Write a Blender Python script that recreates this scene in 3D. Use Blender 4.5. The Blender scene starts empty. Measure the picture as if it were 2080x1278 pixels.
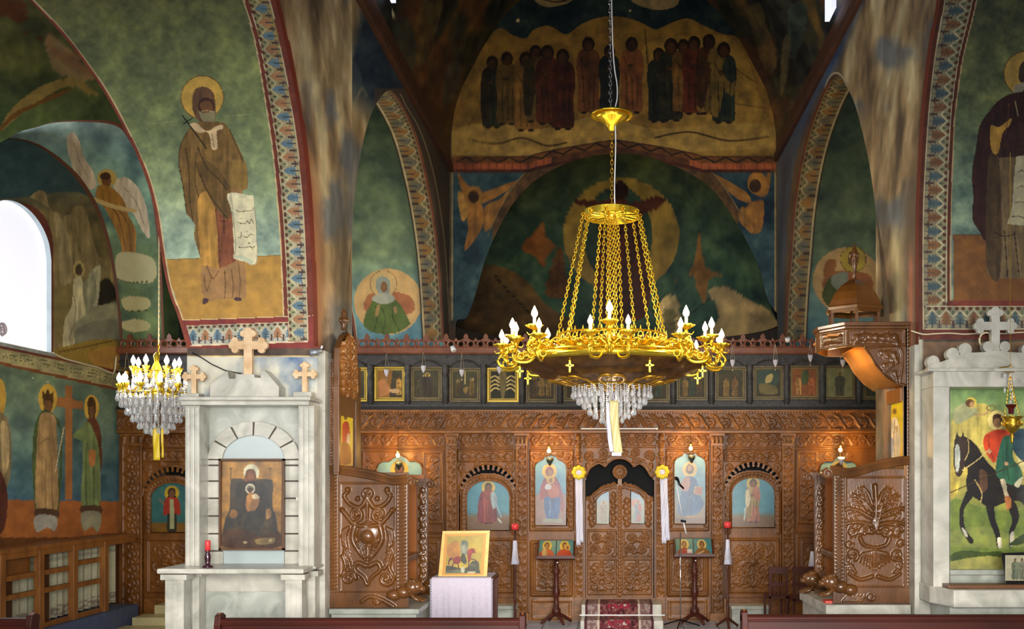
import bpy, math, random
import numpy as np
from mathutils import Vector, Matrix
random.seed(7)
sc = bpy.context.scene
COL = sc.collection
# ---------------------------------------------------------------- camera, world, light, exposure
F, VX, VY, EZ = 2000.0, 1245.0, 960.0, 2.0
cam_d = bpy.data.cameras.new('camera')
cam = bpy.data.objects.new('camera', cam_d); COL.objects.link(cam)
cam.location = (0, 0, EZ); cam.rotation_euler = (math.pi/2, 0, 0)
cam_d.sensor_width = 36; cam_d.lens = 36*F/2080
cam_d.shift_x = -(VX-1040)/2080; cam_d.shift_y = (VY-639)/2080
cam_d.clip_start = 0.05; cam_d.clip_end = 200
sc.camera = cam
w = bpy.data.worlds.new('world'); sc.world = w; w.use_nodes = True
w.node_tree.nodes['Background'].inputs[0].default_value = (0.95, 0.97, 1.0, 1)
w.node_tree.nodes['Background'].inputs[1].default_value = 0.20
sc.view_settings.view_transform = 'Standard'; sc.view_settings.look = 'None'
sc.view_settings.gamma = 1.0; sc.view_settings.use_curve_mapping = False
sc.view_settings.exposure = 0.0
sc.cycles.max_bounces = 6; sc.cycles.diffuse_bounces = 3; sc.cycles.glossy_bounces = 3
sc.cycles.transmission_bounces = 4; sc.cycles.use_denoising = True
sc.cycles.sample_clamp_indirect = 4.0; sc.cycles.caustics_reflective = False; sc.cycles.caustics_refractive = False

def area(name, loc, rot, size, power, col, sy=None):
    d = bpy.data.lights.new(name, 'AREA'); d.energy = power; d.color = col
    d.size = size
    if sy: d.shape = 'RECTANGLE'; d.size_y = sy
    o = bpy.data.objects.new(name, d); COL.objects.link(o); o.location = loc; o.rotation_euler = rot
    return o
def point(name, loc, power, col, r=0.05):
    d = bpy.data.lights.new(name, 'POINT'); d.energy = power; d.color = col; d.shadow_soft_size = r
    o = bpy.data.objects.new(name, d); COL.objects.link(o); o.location = loc
    return o
R_ = math.radians
# aisle window daylight, plus lights added for an assumed west door and nave window
wd = area('west_door_daylight', (0.6, -1.0, 2.1), (R_(74), 0, R_(6)), 4.0, 430, (1.0, 0.97, 0.92), 2.6); wd.data.spread = R_(80)  # added area light, no door built; tilt and narrow spread dim the upper walls
area('aisle_window_daylight', (-6.45, 11.1, 4.2), (0, R_(-90), 0), 1.0, 110, (0.86, 0.93, 1.0), 1.8)
area('nave_window_daylight', (-2.1, 5.2, 6.2), (R_(60), R_(0), R_(-50)), 1.2, 16, (0.85, 0.92, 1.0), 1.2)  # added light for an assumed window out of view, apart from the vault slits
area('aisle_west_window_daylight', (-4.6, 3.5, 2.6), (R_(84), 0, R_(6)), 1.4, 60, (1.0, .98, .94), 1.6)  # added fill that brightens the painted saints on the aisle wall
WARM = (1.0, 0.66, 0.25)

# ---------------------------------------------------------------- geometry helpers (pixel + real plane -> place)
def at(px, py, Y): return ((px-VX)*Y/F, Y, EZ+(VY-py)*Y/F)
def atX(px, py, X):
    s = (px-VX)/X; return (X, F/s, EZ+(VY-py)/s)
def lin(c):
    c = np.asarray(c, float); return np.where(c <= 0.04045, c/12.92, ((c+0.055)/1.055)**2.4)
def hexc(h):
    h = h.lstrip('#'); return np.array([int(h[i:i+2], 16)/255 for i in (0, 2, 4)])
def P(s): return [tuple(float(a) for a in t.split(',')) for t in s.split()]
def sm(pts, n=6, closed=False):
    p = [np.array(q, float) for q in pts]; out = []; L = len(p)
    rng = range(L if closed else L-1)
    for i in rng:
        if closed: a, b, c, d = p[i-1], p[i], p[(i+1) % L], p[(i+2) % L]
        else: a, b, c, d = p[max(i-1, 0)], p[i], p[i+1], p[min(i+2, L-1)]
        for k in range(n):
            t = k/n
            out.append(tuple(0.5*((2*b)+(c-a)*t+(2*a-5*b+4*c-d)*t*t+(3*b-a-3*c+d)*t**3)))
    if not closed: out.append(tuple(p[-1]))
    return out
def curve_x(pts, y):      # x of a curve given as points sorted by y
    a = np.array(sm(pts, 6)); o = np.argsort(a[:, 1]); return np.interp(y, a[o, 1], a[o, 0])
def curve_y(pts, x):
    a = np.array(sm(pts, 6)); o = np.argsort(a[:, 0]); return np.interp(x, a[o, 0], a[o, 1])

def vnoise(x, y, seed=0):
    xi = np.floor(x).astype(np.int64); yi = np.floor(y).astype(np.int64); fx = x-xi; fy = y-yi
    def h(a, b):
        n = (a*374761393+b*668265263+seed*974634777) & 0xffffffff
        n = ((n ^ (n >> 13))*1274126177) & 0xffffffff
        return ((n ^ (n >> 16)) & 0xffff)/65535.0
    ux = fx*fx*(3-2*fx); uy = fy*fy*(3-2*fy)
    return (h(xi, yi)*(1-ux)+h(xi+1, yi)*ux)*(1-uy)+(h(xi, yi+1)*(1-ux)+h(xi+1, yi+1)*ux)*uy
def fbm(x, y, s, seed=0, sy=None, o=4):
    sy = sy or s; v = 0; a = 0.5; k = 1.0
    for i in range(o):
        v = v+a*vnoise(x/s*k, y/sy*k, seed+i); a *= 0.5; k *= 2.03
    return v/(1-0.5**o)      # 0..1

# ---------------------------------------------------------------- fresco and icon painting: colours of a wall's points
def inpoly(x, y, pts):
    pts = np.array(pts); x0, y0 = pts.min(0); x1, y1 = pts.max(0)
    idx = np.nonzero((x >= x0) & (x <= x1) & (y >= y0) & (y <= y1))[0]
    if not len(idx): return idx
    px, py = x[idx], y[idx]; c = np.zeros(len(idx), bool); n = len(pts); j = n-1
    for i in range(n):
        xi, yi = pts[i]; xj, yj = pts[j]
        if yi != yj:
            t = ((yi > py) != (yj > py)) & (px < (xj-xi)*(py-yi)/(yj-yi)+xi); c ^= t
        j = i
    return idx[c]
def onell(x, y, cx, cy, rx, ry):
    return np.nonzero(((x-cx)/rx)**2+((y-cy)/ry)**2 <= 1)[0]
def online(x, y, pts, w):
    a = np.array(pts); x0, y0 = a.min(0)-w; x1, y1 = a.max(0)+w
    idx = np.nonzero((x >= x0) & (x <= x1) & (y >= y0) & (y <= y1))[0]
    if not len(idx): return idx
    px, py = x[idx], y[idx]; c = np.zeros(len(idx), bool)
    for i in range(len(a)-1):
        d = a[i+1]-a[i]; L = max(d @ d, 1e-9); t = np.clip(((px-a[i][0])*d[0]+(py-a[i][1])*d[1])/L, 0, 1)
        c |= (px-a[i][0]-t*d[0])**2+(py-a[i][1]-t*d[1])**2 <= w*w/4
    return idx[c]
def shade(h, k): return '#%02x%02x%02x' % tuple(int(max(0, min(255, v*255*k))) for v in hexc(h))
def fig(x, y0, y1, robe, mant='-', halo='-', skin='#8a5a38', wide=1.0, lean=0.0, hood='-', hr=1.0):
    """a standing robed figure as painting instructions"""
    H = y1-y0; r = H*0.062*hr; w_ = H*0.135*wide; xs = x+lean*H; o = []
    f = lambda u, v: '%.1f,%.1f' % (x+lean*H*(1-v)+u*w_, y0+v*H)
    if halo != '-': o.append('e %s %.1f %.1f %.1f %.1f' % (halo, xs, y0+r*1.35, r*1.75, r*1.75))
    o.append('s %s %s' % (robe, ' '.join(f(u, v) for u, v in ((-.25, .15), (.25, .15), (.85, .22), (1.0, .42), (.85, .62), (.9, .93), (.5, .97), (-.5, .97), (-.9, .93), (-.85, .62), (-1, .42), (-.85, .22)))))
    if mant != '-':
        o.append('s %s %s' % (mant, ' '.join(f(u, v) for u, v in ((-.3, .15), (.1, .17), (-.1, .35), (.5, .5), (.9, .48), (.7, .66), (.0, .62), (-.4, .9), (-.95, .85), (-1, .42), (-.85, .22)))))
    dk = shade(robe, .62)
    lw = max(1.2, H*.012)
    for u0, u1 in ((-.45, -.35), (0, .1), (.5, .45)): o.append('l %s %.1f %s %s' % (dk, lw, f(u0, .5), f(u1, .93)))
    o.append('l %s %.1f %s %s %s' % (dk, lw, f(-.7, .26), f(-.2, .42), f(.2, .36)))
    o.append('e %s %.1f %.1f %.1f %.1f' % (skin, x+lean*H*.6-w_*.1, y0+H*.37, H*.03, H*.022))
    o.append('e %s %.1f %.1f %.1f %.1f' % (shade(skin, .5) if hood == '-' else hood, xs, y0+r*1.2, r*.95, r*1.15))
    o.append('e %s %.1f %.1f %.1f %.1f' % (skin, xs, y0+r*1.5, r*.62, r*.85))
    for s in (-.4, .4): o.append('e %s %.1f %.1f %.1f %.1f' % ('#2a1a10', x+s*w_, y0+H*.98, H*.04, H*.018))
    return '\n'.join(o)
def bust(x, y0, y1, robe, halo, skin='#9a6a44', hair='#4a2a16', r=None, mant=None):
    H = y1-y0; r = r or H*.3; o = []
    o.append('e %s %.1f %.1f %.1f %.1f' % (halo, x, y0+r, r, r))
    o.append('s %s %.1f,%.1f %.1f,%.1f %.1f,%.1f %.1f,%.1f %.1f,%.1f %.1f,%.1f' % (robe, x-.25*r, y0+1.6*r, x+.25*r, y0+1.6*r, x+1.25*r, y0+2.1*r, x+1.5*r, y1, x-1.5*r, y1, x-1.25*r, y0+2.1*r))
    if mant: o.append('s %s %.1f,%.1f %.1f,%.1f %.1f,%.1f %.1f,%.1f' % (mant, x, y0+1.8*r, x+1.2*r, y0+2.1*r, x+1.3*r, y1, x+.2*r, y1))
    o.append('e %s %.1f %.1f %.1f %.1f' % (hair, x, y0+r*.95, r*.58, r*.7))
    o.append('e %s %.1f %.1f %.1f %.1f' % (skin, x, y0+r*1.08, r*.38, r*.52))
    return '\n'.join(o)
def paint(x, y, C, text):
    for ln in text.split('\n'):
        t = ln.split()
        if not t: continue
        k = t[0]; h = t[1]; a = int(h[7:9], 16)/255 if len(h) == 9 else 1.0; col = hexc(h[:7])
        if k == 'p': i = inpoly(x, y, P(' '.join(t[2:])))
        elif k == 's': i = inpoly(x, y, sm(P(' '.join(t[2:])), 4, True))
        elif k == 'e': i = onell(x, y, *[float(v) for v in t[2:6]])
        elif k == 'l': i = online(x, y, P(' '.join(t[3:])), float(t[2]))
        elif k == 'c': i = online(x, y, sm(P(' '.join(t[3:])), 5), float(t[2]))
        elif k == 'r':     # ring
            cx, cy, rx, ry, wd = [float(v) for v in t[2:7]]
            d = np.sqrt(((x-cx)/rx)**2+((y-cy)/ry)**2); i = np.nonzero(np.abs(d-1)*min(rx, ry) < wd/2)[0]
        if k == 's' and len(i) > 60 and len(i) < 60000 and np.ptp(y[i]) > 1.5*np.ptp(x[i]):        # brushed drapery tones inside larger shapes
            n = fbm(x[i], y[i], 6, int(len(t)) % 17, 45, 3)-.5; col = np.clip(col*(1+.5*n[:, None]), 0, 1)
        C[i] = C[i]*(1-a)+col*a
    return C
def vgrad(y, stops):
    ys = [s[0] for s in stops]; c = np.array([hexc(s[1]) for s in stops])
    return np.stack([np.interp(y, ys, c[:, k]) for k in range(3)], 1)
def mottle(C, x, y, s=40, amp=.18, seed=0, sy=None):
    n = fbm(x, y, s, seed, sy)-.5; m = fbm(x, y, s*.3, seed+9, (sy or s)*.3)-.5
    return np.clip(C*(1+amp*2*n[:, None])+np.stack([n, n*.6, -n*.6], 1)*amp*.35+m[:, None]*amp*.3, 0, 1)
def motif(u, v, a='#52789c', b='#a8704c', bg='#a8a08a', warm=0.0, y=None):
    """painted border: a row of little trees, blue and brick by turns; u along in cells, v 0 outer .. 1 inner"""
    C = np.tile(hexc(bg), (len(u), 1))
    if y is not None:          # the upper part of the border has yellowed
        k = np.clip((440-y)/400, 0, 1)[:, None]; C = C*(1-k)+hexc('#96824e')*k
    i = np.floor(u).astype(int); f = np.abs(u-i-.5); ev = (i % 2 == 0)
    halo_ = f < .5*(1-((v-.30)/.55)**2); 
    seg = ((v-.24)*7.5) % 1
    tree = (v > .22) & (v < .78) & (f < .42*np.clip((.80-v)/.30, .0, 1)**.8*(.45+.55*(1-seg)))
    C[tree & ev] = hexc(a); C[tree & ~ev] = hexc(b)
    zig = np.abs(v-(.86-f*.62)); inner = v > (.86-f*.62)
    if y is None: C[inner] = C[inner]*.55+hexc('#7c8468')*.45
    else: C[inner] = C[inner]*.5+hexc('#7c8864')*.5
    C[zig < .022] = hexc('#c8bfa4')
    fd = (u*2) % 1
    C[(v > .84) & (v < .965) & (np.abs(fd-.5) < .27) ] = hexc('#5a3028')
    C[((v > .66) & (v < .80)) & (f > .44)] = hexc('#4c5c48')
    C[((f > .43) & (v > .06) & (v < .40)) | ((np.abs(v-.20) < .022) & (f > .28))] = hexc('#4c3434')
    C[(np.abs(v-.10) < .02) & (f > .36)] = hexc('#4a5060')
    C[(f < .045) & (v > .06) & (v < .5)] = hexc('#3c4450')
    C[(v > .975) | (v < .03)] = hexc('#c8bca0')
    return C

# ---------------------------------------------------------------- materials
MATS = {}
def mat(name, col, rough=.6, dist=0, metal=0.0, noise=0.0, nscale=6.0, bump=0.0, emis=None, es=0, coat=0.0, trans=0.0, col2=None, stretch=(1, 1, 1), bscale=None, alpha=None, spec=None):
    if name in MATS: return MATS[name]
    m = bpy.data.materials.new(name); m.use_nodes = True; nt = m.node_tree; b = nt.nodes['Principled BSDF']
    c = (*lin(hexc(col)), 1) if col != 'ATTR' else None
    b.inputs['Roughness'].default_value = rough; b.inputs['Metallic'].default_value = metal
    if coat: b.inputs['Coat Weight'].default_value = coat; b.inputs['Coat Roughness'].default_value = .15
    if trans: b.inputs['Transmission Weight'].default_value = trans
    if spec is not None: b.inputs['Specular IOR Level'].default_value = spec
    tc = nt.nodes.new('ShaderNodeTexCoord'); mp = nt.nodes.new('ShaderNodeMapping'); mp.inputs['Scale'].default_value = stretch
    nt.links.new(tc.outputs['Object'], mp.inputs['Vector'])
    nz = nt.nodes.new('ShaderNodeTexNoise'); nz.inputs['Scale'].default_value = nscale; nz.inputs['Detail'].default_value = 5; nz.inputs['Distortion'].default_value = dist
    nt.links.new(mp.outputs[0], nz.inputs['Vector'])
    if col == 'ATTR':
        at_ = nt.nodes.new('ShaderNodeAttribute'); at_.attribute_name = 'Col'
        mx = nt.nodes.new('ShaderNodeMix'); mx.data_type = 'RGBA'; mx.blend_type = 'MULTIPLY'; mx.inputs[0].default_value = 1
        rp = nt.nodes.new('ShaderNodeMapRange'); rp.inputs['From Min'].default_value = .3; rp.inputs['From Max'].default_value = .7
        rp.inputs['To Min'].default_value = 1-noise; rp.inputs['To Max'].default_value = 1+noise*.5
        nt.links.new(nz.outputs[0], rp.inputs['Value']); nt.links.new(at_.outputs['Color'], mx.inputs[6]); nt.links.new(rp.outputs[0], mx.inputs[7])
        nt.links.new(mx.outputs[2], b.inputs['Base Color'])
    elif noise > 0:
        rp = nt.nodes.new('ShaderNodeValToRGB'); rp.color_ramp.elements[0].position = .3; rp.color_ramp.elements[1].position = .7
        c2 = lin(hexc(col2)) if col2 else lin(hexc(col))*(1-noise)
        rp.color_ramp.elements[0].color = (*c2, 1); rp.color_ramp.elements[1].color = c
        nt.links.new(nz.outputs[0], rp.inputs[0]); nt.links.new(rp.outputs[0], b.inputs['Base Color'])
    else: b.inputs['Base Color'].default_value = c
    if bump:
        n2 = nz
        if bscale:
            n2 = nt.nodes.new('ShaderNodeTexNoise'); n2.inputs['Scale'].default_value = bscale; n2.inputs['Detail'].default_value = 4
            nt.links.new(mp.outputs[0], n2.inputs['Vector'])
        bp = nt.nodes.new('ShaderNodeBump'); bp.inputs['Strength'].default_value = bump; bp.inputs['Distance'].default_value = .02
        nt.links.new(n2.outputs[0], bp.inputs['Height']); nt.links.new(bp.outputs[0], b.inputs['Normal'])
    if emis: b.inputs['Emission Color'].default_value = (*lin(hexc(emis)), 1); b.inputs['Emission Strength'].default_value = es
    MATS[name] = m; return m
FRESCO = mat('fresco_paint', 'ATTR', .62, noise=.10, nscale=7, bump=.08, spec=.3)
ICONP = mat('icon_paint', 'ATTR', .35, noise=.05, nscale=30)
WOOD = mat('carved_walnut', '#855220', .42, noise=.4, nscale=5, col2='#553212', bump=.10, bscale=60, spec=.35, stretch=(1, 1, .35))
WOOD2 = mat('walnut_molding', '#8c5824', .4, noise=.3, nscale=9, col2='#603a16', bump=.05, bscale=50, spec=.4, stretch=(1, 1, 3))
THRONE = mat('varnished_oak', '#6c4118', .32, noise=.4, nscale=5, col2='#44270c', bump=.07, bscale=60, coat=.18, stretch=(1, 1, .4))
OLDWOOD = mat('blackened_wood', '#3e3936', .55, noise=.45, nscale=14, col2='#23211f', bump=.3, bscale=45)
CREST = mat('red_brown_wood', '#80492a', .45, noise=.4, nscale=8, col2='#6a3620', bump=.1)
PEW = mat('dark_mahogany', '#3e140a', .45, noise=.4, nscale=4, col2='#240a05', spec=.18, stretch=(.3, 1, 1))
MARB = mat('white_marble', '#c4c0b4', .3, dist=1.8, noise=.2, nscale=3.2, col2='#98968a', spec=.4)
MARB2 = mat('grey_marble', '#b8bab0', .3, dist=1.4, noise=.2, nscale=3.5, col2='#8c9086', spec=.4)
TAN = mat('tan_marble', '#e0c39c', .45, noise=.3, nscale=10, col2='#c09a6c')
BLUEP = mat('blue_white_plaster', '#d4d6da', .7, noise=.3, nscale=2.2, col2='#93a6c8')
GOLD = mat('gilded_brass', '#ffe352', .34, metal=1.0, noise=.2, nscale=20, col2='#f4c42c')
GOLDK = mat('dark_gilded_underside', '#8a5c1e', .42, metal=.6, noise=.6, nscale=9, col2='#4a2c0c', bump=.5, bscale=12)
BRASS = mat('brass', '#d8a838', .3, metal=1.0)
CHROME = mat('chrome', '#d8d8dc', .15, metal=1.0)
BULB = mat('lit_bulb_glass', '#fff2d0', .3, emis='#ffe2a0', es=22)
BULBW = mat('lit_white_bulb_glass', '#ffffff', .3, emis='#fff6e4', es=20)
CANDLE = mat('ivory_candle_sleeve', '#efe0b0', .4)
CRYS = mat('cut_crystal', '#ffffff', .05, trans=.62, spec=1.0, coat=.5)
CLOTH = mat('white_linen', '#b6acb8', .85, noise=.1, nscale=30, bump=.1)
BLACK = mat('black_cloth', '#08090c', .9)
REDW = mat('red_candle_wax', '#d83a3c', .4)
PURP = mat('purple_glass', '#340c1c', .15, spec=.8)
REDG = mat('dark_red_glass', '#4a0a10', .12, spec=.9)
WHITEP = mat('white_plastic', '#e8e8e8', .4)
CABLE = mat('cream_cable', '#d8cda8', .6)
YEL = mat('yellow_satin', '#e2c22a', .4)
IVS = mat('ivory_satin', '#c4b478', .45)
WHS = mat('white_satin', '#c6c4d4', .4)
GLASSW = mat('votive_glass', '#e6e2ee', .15, trans=.3, spec=.8)
DKMET = mat('dark_metal', '#1a1a1e', .35, metal=.7)
PINE = mat('pale_brown_pine', '#8e5a26', .5, noise=.3, nscale=8, col2='#6c4018', stretch=(1, 1, .3))
LACE = mat('lace_curtain', '#b8b398', .9, noise=.15, nscale=40)
RUNG = None

# ---------------------------------------------------------------- objects
def link(name, me, m=None, parent=None, smooth=False):
    o = bpy.data.objects.new(name, me); COL.objects.link(o)
    if m is not None and not me.materials: me.materials.append(m)
    if parent is not None: o.parent = parent
    if smooth: me.polygons.foreach_set('use_smooth', [True]*len(me.polygons))
    return o
def tag(o, label=None, cat=None, group=None, kind=None):
    if label: o['label'] = label
    if cat: o['category'] = cat
    if group: o['group'] = group
    if kind: o['kind'] = kind
    return o
def empty(name, loc, label, cat, group=None):
    o = bpy.data.objects.new(name, None); COL.objects.link(o); o.empty_display_size = .1
    o.location = loc; o.matrix_world = Matrix.Translation(loc)
    return tag(o, label, cat, group)
class MB:
    """collects shapes, then links them as one mesh object"""
    def __init__(s): s.v = []; s.f = []
    def add(s, vs, fs):
        n = len(s.v); s.v += [tuple(v) for v in vs]; s.f += [tuple(i+n for i in f) for f in fs]; return s
    def box(s, a, b, bev=0.0):
        x0, y0, z0 = [min(a[i], b[i]) for i in range(3)]; x1, y1, z1 = [max(a[i], b[i]) for i in range(3)]
        vs = [(x, y, z) for z in (z0, z1) for y in (y0, y1) for x in (x0, x1)]
        return s.add(vs, [(0, 2, 3, 1), (4, 5, 7, 6), (0, 1, 5, 4), (2, 6, 7, 3), (0, 4, 6, 2), (1, 3, 7, 5)])
    def pbox(s, px0, py0, px1, py1, Y, d):       # front face at depth Y over these photo pixels, d metres deep
        a = at(px0, py0, Y); b = at(px1, py1, Y); return s.box((a[0], Y, a[2]), (b[0], Y+d, b[2]))
    def prism(s, pts, Y, d):                      # pixel outline at depth Y, extruded d away
        w3 = [at(x, y, Y) for x, y in pts]; n = len(w3)
        vs = w3+[(p[0], p[1]+d, p[2]) for p in w3]
        return s.add(vs, [tuple(range(n)), tuple(range(2*n-1, n-1, -1))]+[(i, i+n, (i+1) % n+n, (i+1) % n) for i in range(n)])
    def prismw(s, pts, ax, d):                    # world outline extruded by vector d
        n = len(pts); vs = list(pts)+[tuple(p[i]+d[i] for i in range(3)) for p in pts]
        return s.add(vs, [tuple(range(n)), tuple(range(2*n-1, n-1, -1))]+[(i, i+n, (i+1) % n+n, (i+1) % n) for i in range(n)])
    def tube(s, pts, r, n=8, r1=None, cap=True):
        pts = [Vector(p) for p in pts]; m = len(pts); rings = []; 
        up = Vector((0, 0, 1))
        for i, p in enumerate(pts):
            t = (pts[min(i+1, m-1)]-pts[max(i-1, 0)]).normalized()
            a = t.cross(up if abs(t.z) < .95 else Vector((1, 0, 0))).normalized(); b = t.cross(a)
            rr = r if not callable(r) else r(i/(m-1))
            if r1 is not None: rr = r+(r1-r)*i/(m-1)
            rings.append([p+(a*math.cos(2*math.pi*k/n)+b*math.sin(2*math.pi*k/n))*rr for k in range(n)])
        vs = [v for rg in rings for v in rg]
        fs = [(i*n+k, i*n+(k+1) % n, (i+1)*n+(k+1) % n, (i+1)*n+k) for i in range(m-1) for k in range(n)]
        if cap: fs += [tuple(range(n))[::-1], tuple((m-1)*n+k for k in range(n))]
        return s.add(vs, fs)
    def lathe(s, prof, c=(0, 0, 0), n=20, a0=0, rad=None):   # prof [(r,z)]; rad(angle)->factor
        vs = []; m = len(prof)
        for r, z in prof:
            for k in range(n):
                a = a0+2*math.pi*k/n; q = r*(rad(a) if rad else 1)
                vs.append((c[0]+q*math.cos(a), c[1]+q*math.sin(a), c[2]+z))
        return s.add(vs, [(i*n+k, i*n+(k+1) % n, (i+1)*n+(k+1) % n, (i+1)*n+k) for i in range(m-1) for k in range(n)])
    def ball(s, c, r, n=10, sz=1.0):
        prof = [(max(r*math.sin(math.pi*i/(n//2+2)), 1e-4), -r*sz*math.cos(math.pi*i/(n//2+2))) for i in range(n//2+3)]
        return s.lathe(prof, c, n)
    def torus(s, c, R, r, axis='z', n=14, k=6, sy=1.0):
        vs = []
        for i in range(n):
            a = 2*math.pi*i/n
            for j in range(k):
                b = 2*math.pi*j/k; q = R+r*math.cos(b); u, v_, w_ = q*math.cos(a), q*math.sin(a)*sy, r*math.sin(b)
                d = {'z': (u, v_, w_), 'y': (u, w_, v_), 'x': (w_, u, v_)}[axis]
                vs.append((c[0]+d[0], c[1]+d[1], c[2]+d[2]))
        return s.add(vs, [(i*k+j, ((i+1) % n)*k+j, ((i+1) % n)*k+(j+1) % k, i*k+(j+1) % k) for i in range(n) for j in range(k)])
    def chain(s, a, b, L=.035, wd=.012, r=.0035):    # oval links from a to b
        a = Vector(a); b = Vector(b); d = b-a; n = max(2, int(d.length/(L*.74))); t = d.normalized()
        u = t.cross(Vector((0, 1, .1))).normalized(); v_ = t.cross(u)
        for i in range(n):
            c = a+d*((i+.5)/n); ax = u if i % 2 else v_; vs = []; N = 8; K = 4
            for q in range(N):
                A = 2*math.pi*q/N; ctr = c+t*(math.cos(A)*L/2)+ax*(math.sin(A)*wd/2); out = (t*math.cos(A)+ax*math.sin(A)).normalized(); nn = t.cross(ax)
                for j in range(K):
                    B = 2*math.pi*j/K+.4; vs.append(ctr+(out*math.cos(B)+nn*math.sin(B))*r)
            s.add(vs, [(q*K+j, ((q+1) % N)*K+j, ((q+1) % N)*K+(j+1) % K, q*K+(j+1) % K) for q in range(N) for j in range(K)])
        return s
    def build(s, name, m, parent=None, smooth=False, bevel=0):
        off = parent.matrix_world.translation if parent is not None else Vector((0, 0, 0))
        me = bpy.data.meshes.new(name); me.from_pydata([(v[0]-off[0], v[1]-off[1], v[2]-off[2]) for v in s.v], [], s.f); me.update()
        o = link(name, me, m, parent, smooth)
        o.matrix_world = Matrix.Translation(off)
        if parent is not None: o.matrix_parent_inverse = Matrix.Identity(4); o.location = (0, 0, 0)
        if bevel:
            b = o.modifiers.new('bevel', 'BEVEL'); b.width = bevel; b.segments = 2; b.limit_method = 'ANGLE'
        return o
def child_fix(o): return o

def grid(name, G, m, parent=None, colf=None, smooth=False, hole=None, kind=None, thick=0):
    """G: (rows, cols, 3) world points. colf(px,py,u,v)->(N,3) display colours. hole(px,py)->bool per face centre"""
    nr, nc = G.shape[:2]; V = G.reshape(-1, 3)
    off = np.array(parent.matrix_world.translation) if parent is not None else np.zeros(3)
    i = np.arange(nr*nc).reshape(nr, nc)
    Fq = np.stack([i[:-1, :-1], i[1:, :-1], i[1:, 1:], i[:-1, 1:]], -1).reshape(-1, 4)
    px = VX+V[:, 0]*F/V[:, 1]; py = VY-(V[:, 2]-EZ)*F/V[:, 1]
    if hole is not None:
        cx = px[Fq].mean(1); cy = py[Fq].mean(1); Fq = Fq[~hole(cx, cy)]
        used = np.unique(Fq); mp = np.full(nr*nc, -1); mp[used] = np.arange(len(used)); Fq = mp[Fq]; V = V[used]; px = px[used]; py = py[used]
    else: used = np.arange(nr*nc)
    me = bpy.data.meshes.new(name); me.vertices.add(len(V)); me.vertices.foreach_set('co', (V-off).astype(np.float32).ravel())
    me.loops.add(Fq.size); me.loops.foreach_set('vertex_index', Fq.astype(np.int32).ravel())
    me.polygons.add(len(Fq)); me.polygons.foreach_set('loop_start', np.arange(0, Fq.size, 4, dtype=np.int32))
    me.update(calc_edges=True)
    if colf is not None:
        uu, vv = np.meshgrid(np.linspace(0, 1, nc), np.linspace(0, 1, nr)); 
        C = np.clip(colf(px, py, uu.ravel()[used], vv.ravel()[used]), 0, 1)
        if m is FRESCO: g_ = (C @ np.array([.35, .5, .15]))[:, None]; C = np.clip((g_+(C-g_)*.78)*np.array([1.03, 1.0, .90]), 0, 1)      # old smoked, faded paint
        C = lin(C)
        ca = me.color_attributes.new('Col', 'FLOAT_COLOR', 'POINT')
        ca.data.foreach_set('color', np.concatenate([C, np.ones((len(C), 1))], 1).astype(np.float32).ravel())
    o = link(name, me, m, parent, smooth)
    if parent is not None: o.matrix_world = Matrix.Translation(Vector(off)); o.matrix_parent_inverse = Matrix.Identity(4); o.location = (0, 0, 0)
    if kind: o['kind'] = kind
    if thick:
        md = o.modifiers.new('thickness', 'SOLIDIFY'); md.thickness = thick; md.offset = -1 if thick > 0 else 1
    return o
def rows_grid(ys, Lf, Rf, n, Y):      # frontal wall at depth Y between two edge curves (pixel functions of y)
    ys = np.asarray(ys, float); L = Lf(ys); R = Rf(ys); t = np.linspace(0, 1, n)
    X = L[:, None]*(1-t)+R[:, None]*t; YY = np.broadcast_to(ys[:, None], X.shape)
    return np.stack([(X-VX)*Y/F, np.full_like(X, Y), EZ+(VY-YY)*Y/F], -1)
def cols_grid(us, lo, hi, n, f):      # f(u, h) -> world
    us = np.asarray(us, float); t = np.linspace(0, 1, n)
    H = lo[:, None]*(1-t)+hi[:, None]*t; U = np.broadcast_to(us[:, None], H.shape)
    return np.stack(f(U, H), -1)
def icon_panel(name, x0, y0, x1, y1, Y, art, parent, base='#5a90a0', step=1.3, top=None, label=None, stops=None, am=.12, m=None, tilt=0, thick=.012):
    """a painted board; top(x)->y gives a shaped upper edge"""
    n = max(3, int((x1-x0)/step)+1); xs = np.linspace(x0, x1, n); nr = max(3, int((y1-y0)/step)+1)
    tp = top(xs) if top else np.full(n, y0, float); t = np.linspace(0, 1, nr)
    PYs = y1*(1-t)[:, None]+tp[None, :]*t[:, None]; PXs = np.broadcast_to(xs, PYs.shape)
    Yd = Y+(y1-PYs)/(y1-y0)*tilt
    G = np.stack([(PXs-VX)*Y/F, Yd, EZ+(VY-PYs)*Y/F], -1)
    def cf(px, py, u, v):
        px = PXs.ravel(); py = PYs.ravel()
        C = vgrad(py, stops) if stops else np.tile(hexc(base), (len(px), 1))
        C = paint(px, py, C, art); return mottle(C, px, py, 18, am, int(x0))*(.78 if m is None and not art.startswith('\ns #c8b45c') else 1)
    o = grid(name, G, m or ICONP, parent, cf)
    if thick:
        md = o.modifiers.new('thickness', 'SOLIDIFY'); md.thickness = thick; md.offset = 1
    if label: o['label'] = label
    return o

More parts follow.
